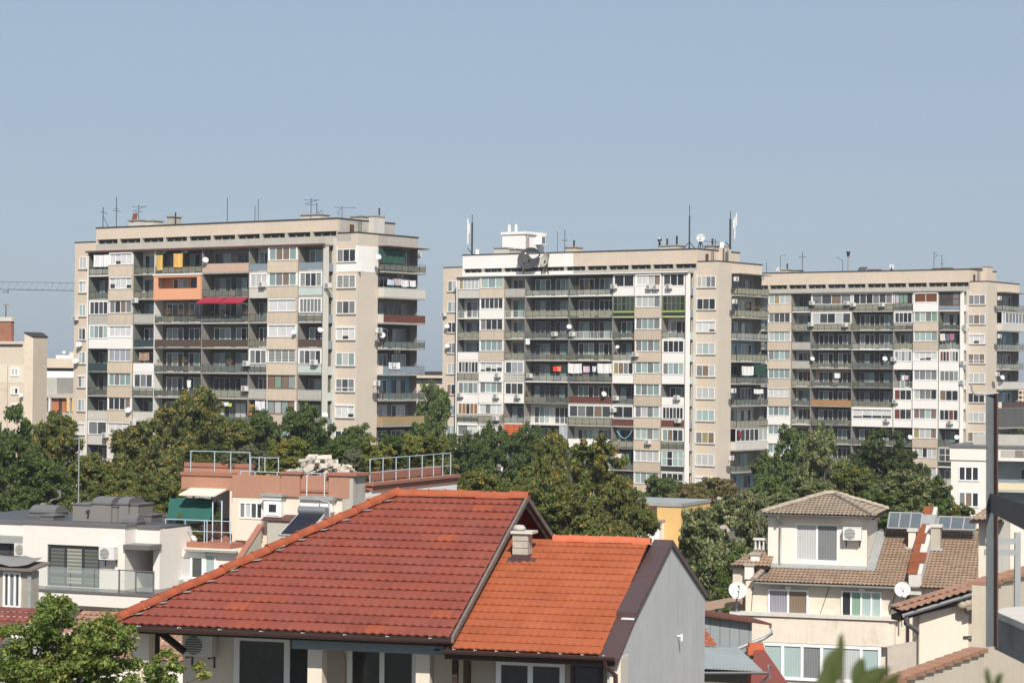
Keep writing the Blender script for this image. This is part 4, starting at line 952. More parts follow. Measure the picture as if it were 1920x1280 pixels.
def gutter(name, parent, p0, p1, r, mt, br=None, every=.55):
    p0, p1 = Vector(p0), Vector(p1); t = (p1 - p0).normalized(); x = t.cross(Vector((0, 0, 1))).normalized(); m = MB(); pts = []
    for p in (p0, p1):
        for q in (1., .88):
            for k in range(9):
                an = math.pi + math.pi * k / 8; pts.append(p + (x * math.cos(an) + Vector((0, 0, 1)) * math.sin(an)) * r * q)
    fs = [(k, k + 1, 18 + k + 1, 18 + k) for k in range(8)] + [(9 + k, 9 + k + 1, 27 + k + 1, 27 + k) for k in range(8)] + [(0, 9, 27, 18), (8, 17, 35, 26)]
    fs += [(k, k + 1, 9 + k + 1, 9 + k) for k in range(8)] + [(18 + k, 18 + k + 1, 27 + k + 1, 27 + k) for k in range(8)]
    m.faces(pts, fs, mt, True); m.bar(p0 + x * r + Vector((0, 0, .0)), p1 + x * r, r * .16, mt) if x.y < 0 else m.bar(p0 - x * r, p1 - x * r, r * .16, mt)
    o = m.build(name, parent)
    if br:
        n = int((p1 - p0).length / every)
        for i in range(n + 1):
            c = p0 + (p1 - p0) * ((i + .5) / (n + 1)); m = MB(); m.bar(c - x * r * 1.05, c + x * r * 1.05 + Vector((0, 0, .03)), .016, br); m.build('bracket', o)
    return o
def pipe(name, parent, path, r, mt): m = MB(); m.tube(path, r, mt, 8); return m.build(name, parent)

brownm = M('brown_sheet_metal', (.075, .044, .042), rough=.42, var=.12, scale=1.2, spec=.4)
browng = M('brown_gutter', (.055, .026, .022), rough=.35, var=.1, spec=.45)
cream = M('cream_render', (.66, .585, .49), var=.05, scale=.6, streak=.08, bump=.2)
creamd = M('cream_render_shaded', (.40, .34, .27), var=.08, scale=.6)  # darker copy of the cream render, with the shade under the eaves painted in
gablegrey = M('grey_gable_render', (.54, .535, .525), var=.10, scale=.5, streak=.5, grime=.35, dirt=(.42, .415, .405), bump=.35, bscale=8)
boards = stripes('dark_brown_boards', (.055, .028, .02), (.03, .016, .012), .16, rough=.7)
oldwood = M('weathered_board', (.17, .14, .12), var=.35, scale=3., streak=.3)
lead = M('grey_flashing', (.30, .31, .30), var=.25, scale=3., rough=.6)
red_t = tile_mat('red_roof_tile', [(.222, .056, .036), (.245, .063, .041), (.212, .055, .038), (.236, .066, .045), (.25, .06, .036)], .38, .35, odd=(.30, .073, .035), soil=(.19, .065, .05), soil_amt=.3)
red_r = M('red_ridge_tile', (.315, .08, .037), rough=.75, var=.16, scale=3.)
org_t = tile_mat('orange_roof_tile', [(.335, .088, .034), (.352, .095, .038), (.32, .084, .034), (.36, .10, .042)], .30, .30, soil=(.30, .085, .045), soil_amt=.5)
org_r = M('orange_ridge_tile', (.47, .12, .055), rough=.7, var=.12, scale=3.)

# ---------------------------------------------------------------- house with the big red roof
fr = Fr(845, 1195, 42, 15); ze = fr.z; TR = thing_fr('red_roof_house', 'cream house under a big red tiled hipped roof with dark gutters', 'house', fr)
q = fr.hu(985, 934, 0.); vr, zr_ = q.y, q.z; ul = fr.hv(213, 1164, 0.).x; ur = fr.hv(745, 927, vr).x
Lw = math.hypot(vr, zr_ - ze); Wd = Vector((0, vr, zr_ - ze)).normalized()
tile_roof('roof', TR, (0, 0, ze), (1, 0, 0), Wd, Lw, lambda w_: ul + (ur - ul) * w_ / Lw, lambda w_: -.03, red_t, .35, .175, .013, .036)
m = MB(); m.poly([(ul, 0, ze - .02), (0, 0, ze - .02), (0, vr, zr_ - .02), (ur, vr, zr_ - .02)], boards)
m.poly([(0, 2 * vr, ze), (ul, 2 * vr, ze), (ur, vr, zr_ + .02), (0, vr, zr_ + .02)], red_t); m.poly([(ul, 2 * vr, ze), (ul, 0, ze), (ur, vr, zr_ + .01)], red_t); m.build('roof_deck', TR)
ridge_cap('ridge_cap', TR, (ur - .05, vr, zr_ + .02), (.04, vr, zr_ + .02), .125, red_r)
ridge_cap('hip_cap', TR, (ul - .04, -.05, ze + .05), (ur, vr, zr_ + .06), .115, red_r)
m = MB()
for k in range(12):
    p = Vector((ul, 0, ze + .02)).lerp(Vector((ur, vr, zr_ + .02)), (k + .6) / 12.5); m.faces([p + Vector((.12, -.02, .035)), p + Vector((.25, .0, .05)), p + Vector((.30, .07, .075)), p + Vector((.16, .06, .06))], [(0, 1, 2, 3)], lead)
m.build('hip_flashing', TR)
gutter('gutter', TR, (ul + .16, -.10, ze - .03), (.06, -.10, ze - .03), .085, browng, wsteel, .95)
m = MB(); m.box(ul + .1, .02, -.03, .02, ze - .16, ze + .0, boards); m.box(ul + .3, .0, .02, 1.6, ze - .14, ze - .10, boards); m.build('soffit', TR)
m = MB()
for (y0, z0, y1, z1) in ((-.05, ze - .02, vr, zr_ + .02), (2 * vr, ze - .02, vr, zr_ + .02)):
    m.hexa([(-.03, y0, z0 - .22), (.02, y0, z0 - .22), (.02, y1, z1 - .22), (-.03, y1, z1 - .22), (-.03, y0, z0), (.02, y0, z0), (.02, y1, z1), (-.03, y1, z1)], boards)
    m.hexa([(.022, y0, z0 - .07), (.07, y0, z0 - .07), (.07, y1, z1 - .07), (.022, y1, z1 - .07), (.022, y0, z0 + .045), (.07, y0, z0 + .045), (.07, y1, z1 + .045), (.022, y1, z1 + .045)], oldwood)
m.build('verge_board', TR)
m = MB(); m.prism([(-.45, .4, ze - .3), (-.45, 2 * vr - .4, ze - .3), (-.45, vr, zr_ - .25)], (.1, 0, 0), boards); m.build('gable_boarding', TR)
vw = 1.9; uw0 = fr.hv(343, 1230, vw).x; vb_ = 2 * vr - .6
m = MB(); m.box(uw0, -.3, vw, vb_, 0, ze - .06, cream); m.build('wall', TR)
m = MB()
a = fr.hv(545, 1240, vw); b = fr.hv(577, 1240, vw); m.box(a.x, b.x, vw - .02, vw + .02, ze - 3, ze - .16, darkp); m.build('gap_shade_panel', TR)  # thin dark sheet on the wall paints the shade of a gap
rwin(TR, fr, 439, 1192, 545, 1300, vw - .02, 'd', frw, dep=.05, fw=.12)
rwin(TR, fr, 652, 1212, 783, 1300, vw - .02, 'dd', frw, dep=.05, fw=.1)
m = MB(); rb(m, fr, 547, 1200, 832, 1215, .45, .6, bluegr); m.build('lintel_beam', TR)
for x0, x1, y in ((577, 604, 1214), (780, 806, 1215)):
    m = MB(); a = fr.hv(x0, y, .5); b = fr.hv(x1, y, .5); m.box(a.x, b.x, .5, .5 + .3, 0, a.z, cream); m.build('column', TR)
m = MB(); a = fr.hv(250, 1200, .5); b = fr.hv(279, 1200, .5); m.box(a.x, b.x, .5, .8, 0, ze - .11, cream); m.build('column', TR)
m = MB(); a = fr.hv(292, 1200, 1.0); m.box(a.x - .06, a.x + .06, .95, 1.07, 0, ze - .14, boards); m.bar((a.x, 1.01, ze - .18), (a.x + .62, 1.01, ze - .62), .11, boards); m.build('timber_post', TR)
m = MB(); a = fr.hv(628, 1300, vw); m.box(a.x - .28, a.x + .22, vw - .045, vw - .002, ze - 2.6, ze - .75, creamd); m.tube([(a.x - .03, vw - .04, ze - .75), (a.x - .03, vw - .001, ze - .75)], .25, creamd, 20); m.build('arched_niche', TR)
p = fr.hv(382, 1204, vw); put_ac(fr.w(p.x, vw, p.z - .02), -fr.th, 'shaded air conditioner tucked under the eave of the red roof', s=.8)
# ---------------------------------------------------------------- house with the orange roof
fo = Fr(1127, 1227, 41.2, 15); zo = fo.z; TO = thing_fr('orange_roof_house', 'small house with a bright orange tiled roof and plain grey gable wall', 'house', fo)
q = fo.hu(1217, 1017, 0.); vo, zo1 = q.y, q.z; Lo = math.hypot(vo, zo1 - zo); Wo = Vector((0, vo, zo1 - zo)).normalized(); ulo = fo.hv(846, 1220, 0).x - .02
tile_roof('roof', TO, (0, 0, zo), (1, 0, 0), Wo, Lo, lambda w_: ulo, lambda w_: -.01, org_t, .30, .15, .007, .026, ns=6, jit=.004)
cw = .34; vbk = fo.hu(1322, 1108, cw).y; zbk = fo.hu(1322, 1108, cw).z
m = MB(); m.poly([(ulo, 0, zo - .03), (0, 0, zo - .03), (0, vo, zo1 - .03), (ulo, vo, zo1 - .03)], boards); m.poly([(ulo, vo, zo1), (0, vo, zo1), (0, vbk, zbk + .1), (ulo, vbk, zbk + .1)], org_t); m.build('roof_deck', TO)
ridge_cap('ridge_cap', TO, (ulo + .9, vo, zo1 + .0), (.0, vo, zo1 + .0), .115, org_r, .36)
zap = fo.hu(1262, 1010, cw).z; vap = fo.hu(1258, 1010, cw).y
pc = fo.hu(1190, 1150, cw); # lower end of the raised coping
def slope_slab(m, u0, u1, ya, za, yb, zb, t, mt): m.hexa([(u0, ya, za - t), (u1, ya, za - t), (u1, yb, zb - t), (u0, yb, zb - t), (u0, ya, za), (u1, ya, za), (u1, yb, zb), (u0, yb, zb)], mt)
m = MB(); slope_slab(m, -.01, cw + .04, pc.y, pc.z + .03, vap, zap, .12, brownm); m.build('coping', TO); m = MB(); slope_slab(m, .1, cw + .045, vap, zap - .004, vbk + .1, zbk - .05, .12, brownm); m.build('coping', TO); m = MB()
ym, zm = pc.y + (vap - pc.y) * .48, pc.z + .03 + (zap - pc.z - .03) * .48; slope_slab(m, -.012, cw + .042, ym - .02, zm - .0, ym + .02, zm + .03, .05, brownm)
m.build('coping_joint', TO)
sl = (zo1 - zo) / vo
m = MB(); slope_slab(m, -.04, cw + .02, -.1, zo + .0 - .1 * sl, pc.y + .3, zo + (pc.y + .3) * sl, .06, brownm); m.build('verge_flashing', TO)
m = MB(); m.prism([(cw - .25, .15, 0), (cw - .25, vbk, 0), (cw - .25, vbk, zbk - .1), (cw - .25, vap, zap - .1), (cw - .25, pc.y, pc.z - .08), (cw - .25, .15, zo - .02)], (.25, 0, 0), gablegrey); m.build('gable_wall', TO)
m = MB(); m.box(ulo + .2, cw - .26, .75, vbk - .05, 0, zo - .05, creamd); m.box(ulo, cw - .3, 0.02, .75, zo - .2, zo - .14, boards); m.build('wall', TO)
m = MB(); m.box(cw - .2, cw + .01, .1, .75, 0, zo - .06, cream); m.build('corner_pier', TO)
gutter('gutter', TO, (ulo - .1, -.09, zo - .02), (cw - .06, -.09, zo - .02), .075, browng, wsteel, .45)
m = MB(); m.box(ulo - .1, cw - .08, -.02, .02, zo - .2, zo - .02, boards); m.build('fascia', TO)
rwin(TO, fo, 930, 1240, 1060, 1330, .73, 'dd', frw, dep=.04, fw=.1); rwin(TO, fo, 1070, 1245, 1130, 1330, .73, 'd', frd, dep=.04)
a = fo.hv(1135, 1243, -.05); pipe('downpipe', TO, [(a.x, -.09, a.z + .1), (a.x, -.06, a.z - .05), (a.x + .16, .1, a.z - .22), (a.x + .2, .06, a.z - 1.5)], .045, browng)
m = MB(); a = fo.hv(868, 1250, .7); m.box(a.x - .1, a.x, .3, .42, 0, zo - .2, boards); m.build('timber_post', TO)
# chimney of hollow blocks on the orange roof
No = Vector((1, 0, 0)).cross(Wo); b0 = fo.hp(957, 1050, (0, 0, zo), No); b1 = fo.hp(992, 1050, (0, 0, zo), No); zt_ = fo.hv(975, 1000, b0.y).z; uu0, uu1 = b0.x + .04, b1.x - .02
m = MB()
zb_ = b0.z - .1; nb = 3; hb = (zt_ - zb_ - .22) / nb
for i in range(nb): m.box(uu0 + .004 * (i % 2), uu1 - .004 * (i % 2), b0.y, b0.y + .36, zb_ + .22 + hb * i, zb_ + .22 + hb * (i + 1) - .012, M('chimney_block', (.40, .365, .31), var=.2, scale=4., streak=.3, bump=.4))
o = m.build('chimney', TO)
m = MB(); m.box(uu0 - .03, uu1 + .1, b0.y - .05, b0.y + .42, zt_, zt_ + .05, concl); m.build('cap', o)
m = MB(); m.box(uu0 - .02, uu1 + .02, b0.y - .02, b0.y + .38, zb_ - .1, zb_ + .225, brownm); slope_slab(m, uu0 - .1, uu1 + .16, b0.y - .12, b0.z + .02 - .12 * sl, b0.y + .1, b0.z + .02 + .1 * sl, .02, brownm); m.build('flashing', o)
m = MB(); r_ = random.Random(4); m.lathe(fo.w((uu0 + uu1) / 2 - .06, b0.y + .15, zt_ + .06), [(0, 0), (.12, .0), (.14, .04), (.09, .1), (0, .11)], M('rough_stone', (.46, .43, .38), var=.2, scale=8., bump=.5), 7); tag(m.build('loose_stone'), 'loose pale stone lying on the block chimney', 'stone')
p = fo.hu(1270, 1192, cw); m = MB(); m.tube([(0, 0, 0), (.09, 0, .01)], .025, wsteel, 8); m.tube([(.09, 0, .05), (.09, 0, -.1)], .03, wsteel, 8); tag(m.build('wall_lamp', None, fo.w(cw, p.y, p.z)), 'small white fitting on the plain grey gable wall', 'wall fitting')
# ---------------------------------------------------------------- white modern flats at the edge of the picture
def on_curve_hood(m, u0, u1, v0, v1, z0, h, mt):
    pts = []
    for k in range(9):
        an = math.pi * k / 8; pts.append(((u0), (v0 + v1) / 2 - math.cos(an) * (v1 - v0) / 2, z0 + math.sin(an) * h))
    m.prism(pts, (u1 - u0, 0, 0), mt)
sheet = M('grey_sheet_metal', (.135, .13, .13), rough=.42, var=.08, spec=.45, scale=.8); sheetd = M('dark_roof_sheet', (.075, .078, .082), rough=.5, var=.15)
brgrey = M('warm_grey_cladding', (.20, .185, .17), rough=.5, var=.05)
wht = M('white_render', (.72, .665, .61), var=.04, scale=.4, streak=.07, dirt=(.45, .40, .36), bump=.12)
glassr = M('clear_glass_panel', (.46, .52, .49), rough=.06, spec=.6, alpha=.22, var=.03)
zebra = stripes('zebra_blind', (.19, .195, .165), (.40, .41, .335), .17, rough=.15); zebrad = stripes('zebra_blind_dim', (.085, .09, .085), (.15, .16, .145), .17, rough=.12)
PANE['z'] = zebra; PANE['Z'] = zebrad
fw_ = Fr(234, 1040, 105, 22); TW = thing_fr('white_flats', 'white modern flat roofed house with dark grey sheet roof edge and glass balcony', 'house', fw_)
a = fw_.hv(43, 990, 0.); zt = fw_.hv(234, 989, 0.).z; s0 = fw_.hu(255, 1000, 0.).y; zf = fw_.hv(140, 1098, 0.).z
m = MB(); wa, wb = fw_.hv(88, 1097, 0.), fw_.hv(187, 1024, 0.)
m.box(a.x, wa.x, 0, s0, 0, zt, wht); m.box(wb.x, 0, 0, s0, 0, zt, wht); m.box(wa.x, wb.x, 0, s0, wb.z, zt, wht); m.box(wa.x, wb.x, 0, s0, 0, wa.z, wht)
m.box(a.x - 6, a.x - .002, 1.1, s0 + 5, 0, zt - .12, wht)
r1 = fw_.hv(300, 990, s0); lz0 = fw_.hv(258, 1028, s0).z
m.box(.002, r1.x, s0 + 1.9, s0 + 9, 0, zt - .1, wht); m.box(.002, r1.x, s0, s0 + 1.9, lz0, zt - .1, wht)
lr = fw_.hv(287, 1060, s0); m.box(lr.x, r1.x, s0, s0 + 1.9, 0, lz0, wht); m.box(a.x - .002, -.003, s0 + .002, s0 + 9, 0, zt - .14, wht)
m.build('wall', TW)
m = MB()
for (u0, u1, v0, z) in ((a.x - .05, .06, -.06, zt), (a.x - 6, a.x - .06, 1.04, zt - .12), (.07, r1.x, s0 - .05, zt - .1)):
    m.box(u0, u1, v0, v0 + .3, z, z + .16, sheet)
m.box(-.22, .06, .25, s0 - .06, zt, zt + .155, sheet); m.build('roof_edge', TW)
m = MB(); m.box(a.x - 6, r1.x, 1.5, s0 + 9, zt - .09, zt - .0, sheetd); m.build('roof', TW)
m = MB(); q = fw_.hv(150, 1178, -.02); q1 = fw_.hv(212, 1146, -.02); m.box(q.x, q1.x, -.03, -.005, q.z, q1.z, darkp); m.build('recess_shade_panel', TW)  # flat dark sheet paints the shaded recess below the balcony
win(TW, wa.x, wb.x, wa.z, wb.z, .12, 'ZzZ', frd, None, transom=.27, fw=.12)
m = MB(); b0 = fw_.hv(60, 1100, -1.3); b1 = fw_.hv(285, 1140, -1.3); bz1 = fw_.hv(170, 1108, -1.3).z; bz0 = fw_.hv(170, 1136, -1.3).z
m.box(b0.x - .6, b1.x, -1.3, .0, bz0, bz1 - .1, wht); m.box(b0.x - .6, b1.x + .12, -1.36, s0 + 1.9, bz1 - .1, bz1, sheet); m.box(.01, b1.x, 0.002, s0 + 1.88, bz0, bz1 - .105, wht); m.build('balcony', TW)
m = MB(); n = 4; gl0, gl1 = b0.x - .5, fw_.hv(222, 1100, -1.25).x; hh = 1.02
for i in range(n): m.box(gl0 + (gl1 - gl0) * i / n + .02, gl0 + (gl1 - gl0) * (i + 1) / n - .02, -1.27, -1.255, bz1, bz1 + hh, glassr)
m.build('glass_balustrade', TW)
m = MB(); e = b1.x + .05
for x in (gl1 + .05, (gl1 + e) / 2, e): m.box(x - .03, x + .03, -1.3, -1.24, bz1, bz1 + hh + .05, sheet)
m.box(gl1, e, -1.3, -1.24, bz1 + hh, bz1 + hh + .05, sheet); m.box(gl0, gl1, -1.275, -1.25, bz1 + hh, bz1 + hh + .025, galv); m.box(gl1 + .1, e - .05, -1.275, -1.262, bz1 + .1, bz1 + hh - .06, glassr); m.build('railing', TW)
m = MB(); sz = fw_.hv(262, 1020, s0 - .7).z; m.box(.01, r1.x + .1, s0 - 1.15, s0 - .002, sz - .22, sz, sheet); m.build('canopy', TW)
dl = fw_.hv(262, 1090, s0 + 1.85); win(TW, dl.x, lr.x - .02, bz1, lz0 - .02, s0 + 1.84, 'd', frd, None, 'balcony_door')
def roof_unit(x0, y0, x1, y1, v, dep, mt, name='chimney', hood=None):
    q0 = fw_.hv(x0, y1, v); q1 = fw_.hv(x1, y0, v); m = MB(); m.box(q0.x, q1.x, v, v + dep, min(q0.z, zt), q1.z, mt); m.box(q0.x - .05, q1.x + .05, v - .05, v + dep + .05, q1.z, q1.z + .07, sheet); o = m.build(name, TW)
    if hood: m = MB(); on_curve_hood(m, q0.x + .02, q1.x - .02, v + .05, v + dep - .05, q1.z + .07, hood, sheet); m.build('hood', o)
    return q0, q1
roof_unit(136, 947, 175, 985, 3., 1.5, brgrey); q0, q1 = roof_unit(171, 945.5, 208, 985, 2.95, 1.6, brgrey, hood=.28); roof_unit(208, 950, 220, 985, 3.1, 1.2, brgrey); roof_unit(218, 946, 240, 985, 3.2, 1.6, brgrey, hood=.28); roof_unit(240, 947, 259, 985, 3.4, 1.4, brgrey)
roof_unit(54, 962, 103, 972, 4.5, 1.2, sheet, hood=.3); roof_unit(226, 980, 256, 988, 1.2, .8, sheet, hood=.32); roof_unit(260, 967, 284, 984, 4., 1.2, sheet); roof_unit(75, 968, 100, 972, 2.6, 1., sheet); roof_unit(284, 968, 318, 985, 5., .3, sheet)
# the black figure 1 on the roof box
m = MB(); z = fw_.hv(164, 962, 2.95); m.prism([(z.x - .02 - .0, 2.945, z.z - .19), (z.x + .07, 2.945, z.z - .19), (z.x + .13, 2.945, z.z + .19), (z.x + .06, 2.945, z.z + .19), (z.x - .08, 2.945, z.z + .12), (z.x - .08, 2.945, z.z + .04), (z.x + .03, 2.945, z.z + .07)], (0, -.03, 0), darkp); m.build('number_one', TW)
q = fw_.hv(147, 946, 3.6); q2 = fw_.hv(147, 818, 3.6); m = MB(); m.tube([(0, 0, 0), (0, 0, q2.z - q.z)], .035, galv, 6); m.tube([(-.3, 0, (q2.z - q.z) * .97), (.3, 0, (q2.z - q.z) * .97)], .02, galv, 5); tag(m.build('aerial', None, fw_.w(q.x, 3.6, q.z)), 'tall thin pale aerial pole on the dark grey roof box', 'aerial')
for (px, py, v, lab) in ((209, 1036, 0., 'large air conditioner beside the zebra blind window'), (50, 1029, 1.1, 'air conditioner on the set back wall above the grey tarpaulin')):
    q = fw_.hv(px, py, v); put_ac(fw_.w(q.x, v, q.z), -fw_.th, lab, s=1.04)
win(TW, a.x - 2.2, a.x - .7, fw_.hv(20, 1040, 1.1).z, fw_.hv(20, 1019, 1.1).z, 1.06, 'DD', frd)
m = MB(); q = fw_.hv(30, 1004, 1.); m.box(a.x - 6, a.x - .06, .7, 1.08, q.z - .35, q.z, lead); m.build('roller_box', TW)
# old annex with a tarpaulin
fa = Fr(60, 1065, 96, 24); TA = thing_fr('old_annex', 'old grey plastered annex with peeling wall and grey tarpaulin roof', 'house', fa)
za = fa.z; m = MB(); m.box(-7, 0, 0, .5, 0, za - .12, M('old_plaster', (.33, .295, .25), var=.2, scale=1.2, streak=.4, grime=.6, bump=.4)); m.build('wall', TA)
m = MB(); m.hexa([(-7, -.3, za - .12), (.2, -.3, za - .12), (.2, 1.1, za + .1), (-7, 1.1, za + .1), (-7, -.3, za - .05), (.2, -.3, za - .05), (.2, 1.1, za + .2), (-7, 1.1, za + .2)], oldwood); m.build('roof', TA)
rwin(TA, fa, 6, 1072, 40, 1138, -.02, 'DgD', frw, fw=.1); rwin(TA, fa, -60, 1072, -10, 1138, -.02, 'DD', frw)
m = MB(); q = fa.hv(0, 1160, -.06); m.box(-7, .05, -.12, 0.0, q.z, q.z + .15, concl); m.box(-.15, .02, -.1, -.01, 0, za - .2, lead); m.build('ledge', TA)
m = MB(); pts = []; r_ = random.Random(8)
for j in range(5):
    for i in range(14): pts.append((-6 + 5.9 * i / 13, -.2 + 1.1 * j / 4, za + .1 + .3 * math.sin(j / 4 * 1.5) + .05 * math.sin(i * 2.1 + j) + r_.uniform(-.03, .03)))
m.faces(pts, [(j * 14 + i, j * 14 + i + 1, j * 14 + i + 15, j * 14 + i + 14) for j in range(4) for i in range(13)], M('grey_tarpaulin', (.21, .205, .195), rough=.6, var=.12, scale=1.5), True)
o = m.build('tarpaulin', None, fa.o); o.rotation_euler = (0, 0, -fa.th); tag(o, 'wrinkled grey tarpaulin lying on the old annex', 'tarpaulin')
# ---------------------------------------------------------------- terracotta terrace house
peach = M('peach_render', (.72, .60, .50), var=.05, scale=.5, streak=.1, dirt=(.45, .37, .30), bump=.15); terr = M('terracotta_render', (.385, .20, .135), var=.07, scale=.6, streak=.12, dirt=(.24, .12, .08), bump=.2)
terrd = M('terracotta_coping', (.32, .14, .095), var=.12, scale=1.); cemb = M('bare_cement', (.44, .41, .35), var=.12, scale=.9, streak=.25, bump=.2); rail = M('pale_blue_rail', (.42, .50, .56), rough=.5)
ft = Fr(655, 960, 106, 22); TT = thing_fr('terrace_house', 'peach house with terracotta parapets and a planted roof terrace', 'house', ft)
m = MB(); zroof = ft.hv(540, 900, .3).z - .55; vT = 11.
l = ft.hv(435, 1000, 0.); b = ft.hv(655, 1000, 0.); l2 = ft.hv(340, 960, .3)
z930 = ft.hv(520, 929, 0.).z
m.box(l.x, b.x - .002, 0, vT, 0, z930 - .003, peach); m.box(l2.x, l.x - .002, 3.2, vT, 0, z930 - .003, peach); m.box(b.x, b.x + .0, 0, 0, 0, 0, peach)
m.build('wall', TT)
m = MB()
for (x0, x1, y0, y1, v0, v1) in ((340, 435, 890, 916, .25, .6), (435, 527, 892, 931, -.03, .35), (527, 562, 888, 930, -.12, .3), (562, 616, 892, 931, .05, .35), (616, 655, 891, 933, -.14, 1.2)): m = MB(); rb(m, ft, x0, y0, x1, y1, v0, v1, terr); m.build('parapet', TT)
m = MB()
q = ft.hv(435, 916, .25); m.box(l2.x, l.x, .6, vT, q.z, q.z + .3, terr); m.build('parapet', TT)
m = MB()
for (x0, x1, y0, y1, v0, v1) in ((338, 436, 886.5, 890, .18, .67), (525, 565, 885, 888, -.2, .36), (612, 668, 887, 891, -.22, 1.3), (557, 622, 918, 921, -.02, .06), (345, 470, 870, 874, 3., 3.4)): m = MB(); rb(m, ft, x0, y0, x1, y1, v0, v1, terrd); m.build('coping', TT)
m = MB(); rb(m, ft, 345, 874, 470, 900, 3.05, 3.35, terr); m.build('inner_parapet', TT)
# side wing running back on the viewer's right
zs = ft.hu(857, 889, .0).z; v1_ = ft.hu(857, 889, 0.).y; zw0 = ft.hu(857, 905, 0.).z; v0_ = ft.hu(697, 900, 0.).y
m = MB(); m.box(-4, -.002, 1.2, v1_, 0, zw0 - .002, whitew); m.build('side_wall', TT)
m = MB(); m.box(-.3, .04, v0_, v1_ + .1, zw0, zs - .14, terrd); m.box(-.42, .16, v0_ - .1, v1_ + .15, zs - .14, zs, terrd); m.box(-.3, -.01, 1.2, v0_ - .1, zw0 - .2, zs - .35, terrd); m.box(-1.1, -.9, v0_, v1_, zs, zs + .42, terrd); m.build('side_parapet', TT)
m = MB(); m.box(-.31, .25, -.12, 1.19, 0, ft.hv(655, 893, -.14).z - .01, conc if False else greyp); m.build('corner_pier', TT)
m = MB(); m.box(l2.x, -.1, .4, vT, zroof, zroof + .1, M('roof_soil', (.11, .085, .055), var=.3)); m.build('roof', TT)
def railing(fr_, T_, pts, h, mid=True, name='railing'):
    m = MB()
    for p in pts: m.tube([p, p + Vector((0, 0, h))], .026, rail, 6)
    for a_, b_ in zip(pts, pts[1:]):
        m.tube([a_ + Vector((0, 0, h)), b_ + Vector((0, 0, h))], .023, rail, 6)
        if mid: m.tube([a_ + Vector((0, 0, h * mid)), b_ + Vector((0, 0, h * mid))], .02, rail, 6)
    return m.build(name, T_)
pz = zs; railing(ft, TT, [Vector((-.2, ft.hu(x, 880, -.2).y, pz)) for x in (693.7, 718, 742.6, 767.7, 791.4, 812.8, 830, 844.8)], ft.hu(845, 849, -.2).z - zs, .42)
q = ft.hv(357, 886, 1.2); railing(ft, TT, [Vector((ft.hv(x, 886, 1.2).x, 1.2, q.z)) for x in (357.4, 402, 432.3, 468)], ft.hv(357, 845, 1.2).z - q.z, False)
q = ft.hv(470, 884, 2.2); railing(ft, TT, [Vector((ft.hv(x, 884, 2.2).x, 2.2, q.z)) for x in (470, 485.6, 496.5, 522)], ft.hv(470, 857, 2.2).z - q.z, False)
q = ft.hv(450, 893, .2); railing(ft, TT, [Vector((ft.hv(x, 893, .2).x, .2, q.z)) for x in (451, 478, 520, 566, 610, 650)], ft.hv(450, 883, .2).z - q.z, False)
# room under the terrace: opening, awning, cloth, railing
m = MB(); rb(m, ft, 430, 920, 436.5, 1000, .25, .5, peach); q = ft.hv(335, 926, -.9); e = ft.hv(425, 916, .25); m.hexa([(q.x, -.9, q.z - .06), (e.x, -.9, q.z - .06), (e.x, .25, e.z - .08), (q.x, .25, e.z - .08), (q.x, -.9, q.z), (e.x, -.9, q.z), (e.x, .25, e.z), (q.x, .25, e.z)], peach); m.build('terrace_canopy', TT)
fl = ft.hv(360, 1016, -1.4); fr1 = ft.hv(432, 1016, -1.4)
m = MB(); lx = ft.hv(311, 1016, -1.4).x; m.box(lx, fr1.x, -1.4, 3.2, fl.z - .25, fl.z, terrd); q = ft.hv(297, 1028, -1.45); m.box(q.x, fr1.x + .3, -1.5, 0, fl.z - .5, fl.z - .255, peach); m.build('terrace_floor', TT)
rp = [Vector((ft.hv(x, 1012, -1.35).x, -1.35, fl.z)) for x in (310, 347, 383, 388, 432)]; railing(ft, TT, rp, ft.hv(350, 974, -1.35).z - fl.z, .5)
m = MB(); x = ft.hv(399, 940, -.6).x; zt2 = ft.hv(399, 938, -.6).z; m.tube([(x, -.6, fl.z), (x, -.6, zt2), (x + .5, -.6, zt2), (x + .5, -.6, fl.z)], .03, rail, 6); m.build('pergola_frame', TT)
m = MB(); pts = []; A = [ft.hv(318, 933, .1), ft.hv(401, 934, .1)]; B = [ft.hv(311, 975, -1.3), ft.hv(391, 978, -1.3)]; ny, nx = 6, 12
for j in range(ny + 1):
    for i in range(nx + 1):
        t_ = j / ny; s_ = i / nx; p = A[0].lerp(A[1], s_).lerp(B[0].lerp(B[1], s_), t_); p.z -= .18 * math.sin(math.pi * t_) + .03 * math.sin(i * 1.3 + j) ; pts.append(p)
m.faces(pts, [(j * (nx + 1) + i, j * (nx + 1) + i + 1, (j + 1) * (nx + 1) + i + 1, (j + 1) * (nx + 1) + i) for j in range(ny) for i in range(nx)], M('green_shade_cloth', (.02, .095, .075), rough=.85, var=.08, transl=.2), True)
o = m.build('shade_cloth', None, ft.o); o.rotation_euler = (0, 0, -ft.th); tag(o, 'large dark green shade cloth slung over the small terrace', 'shade cloth', 'shade cloths')
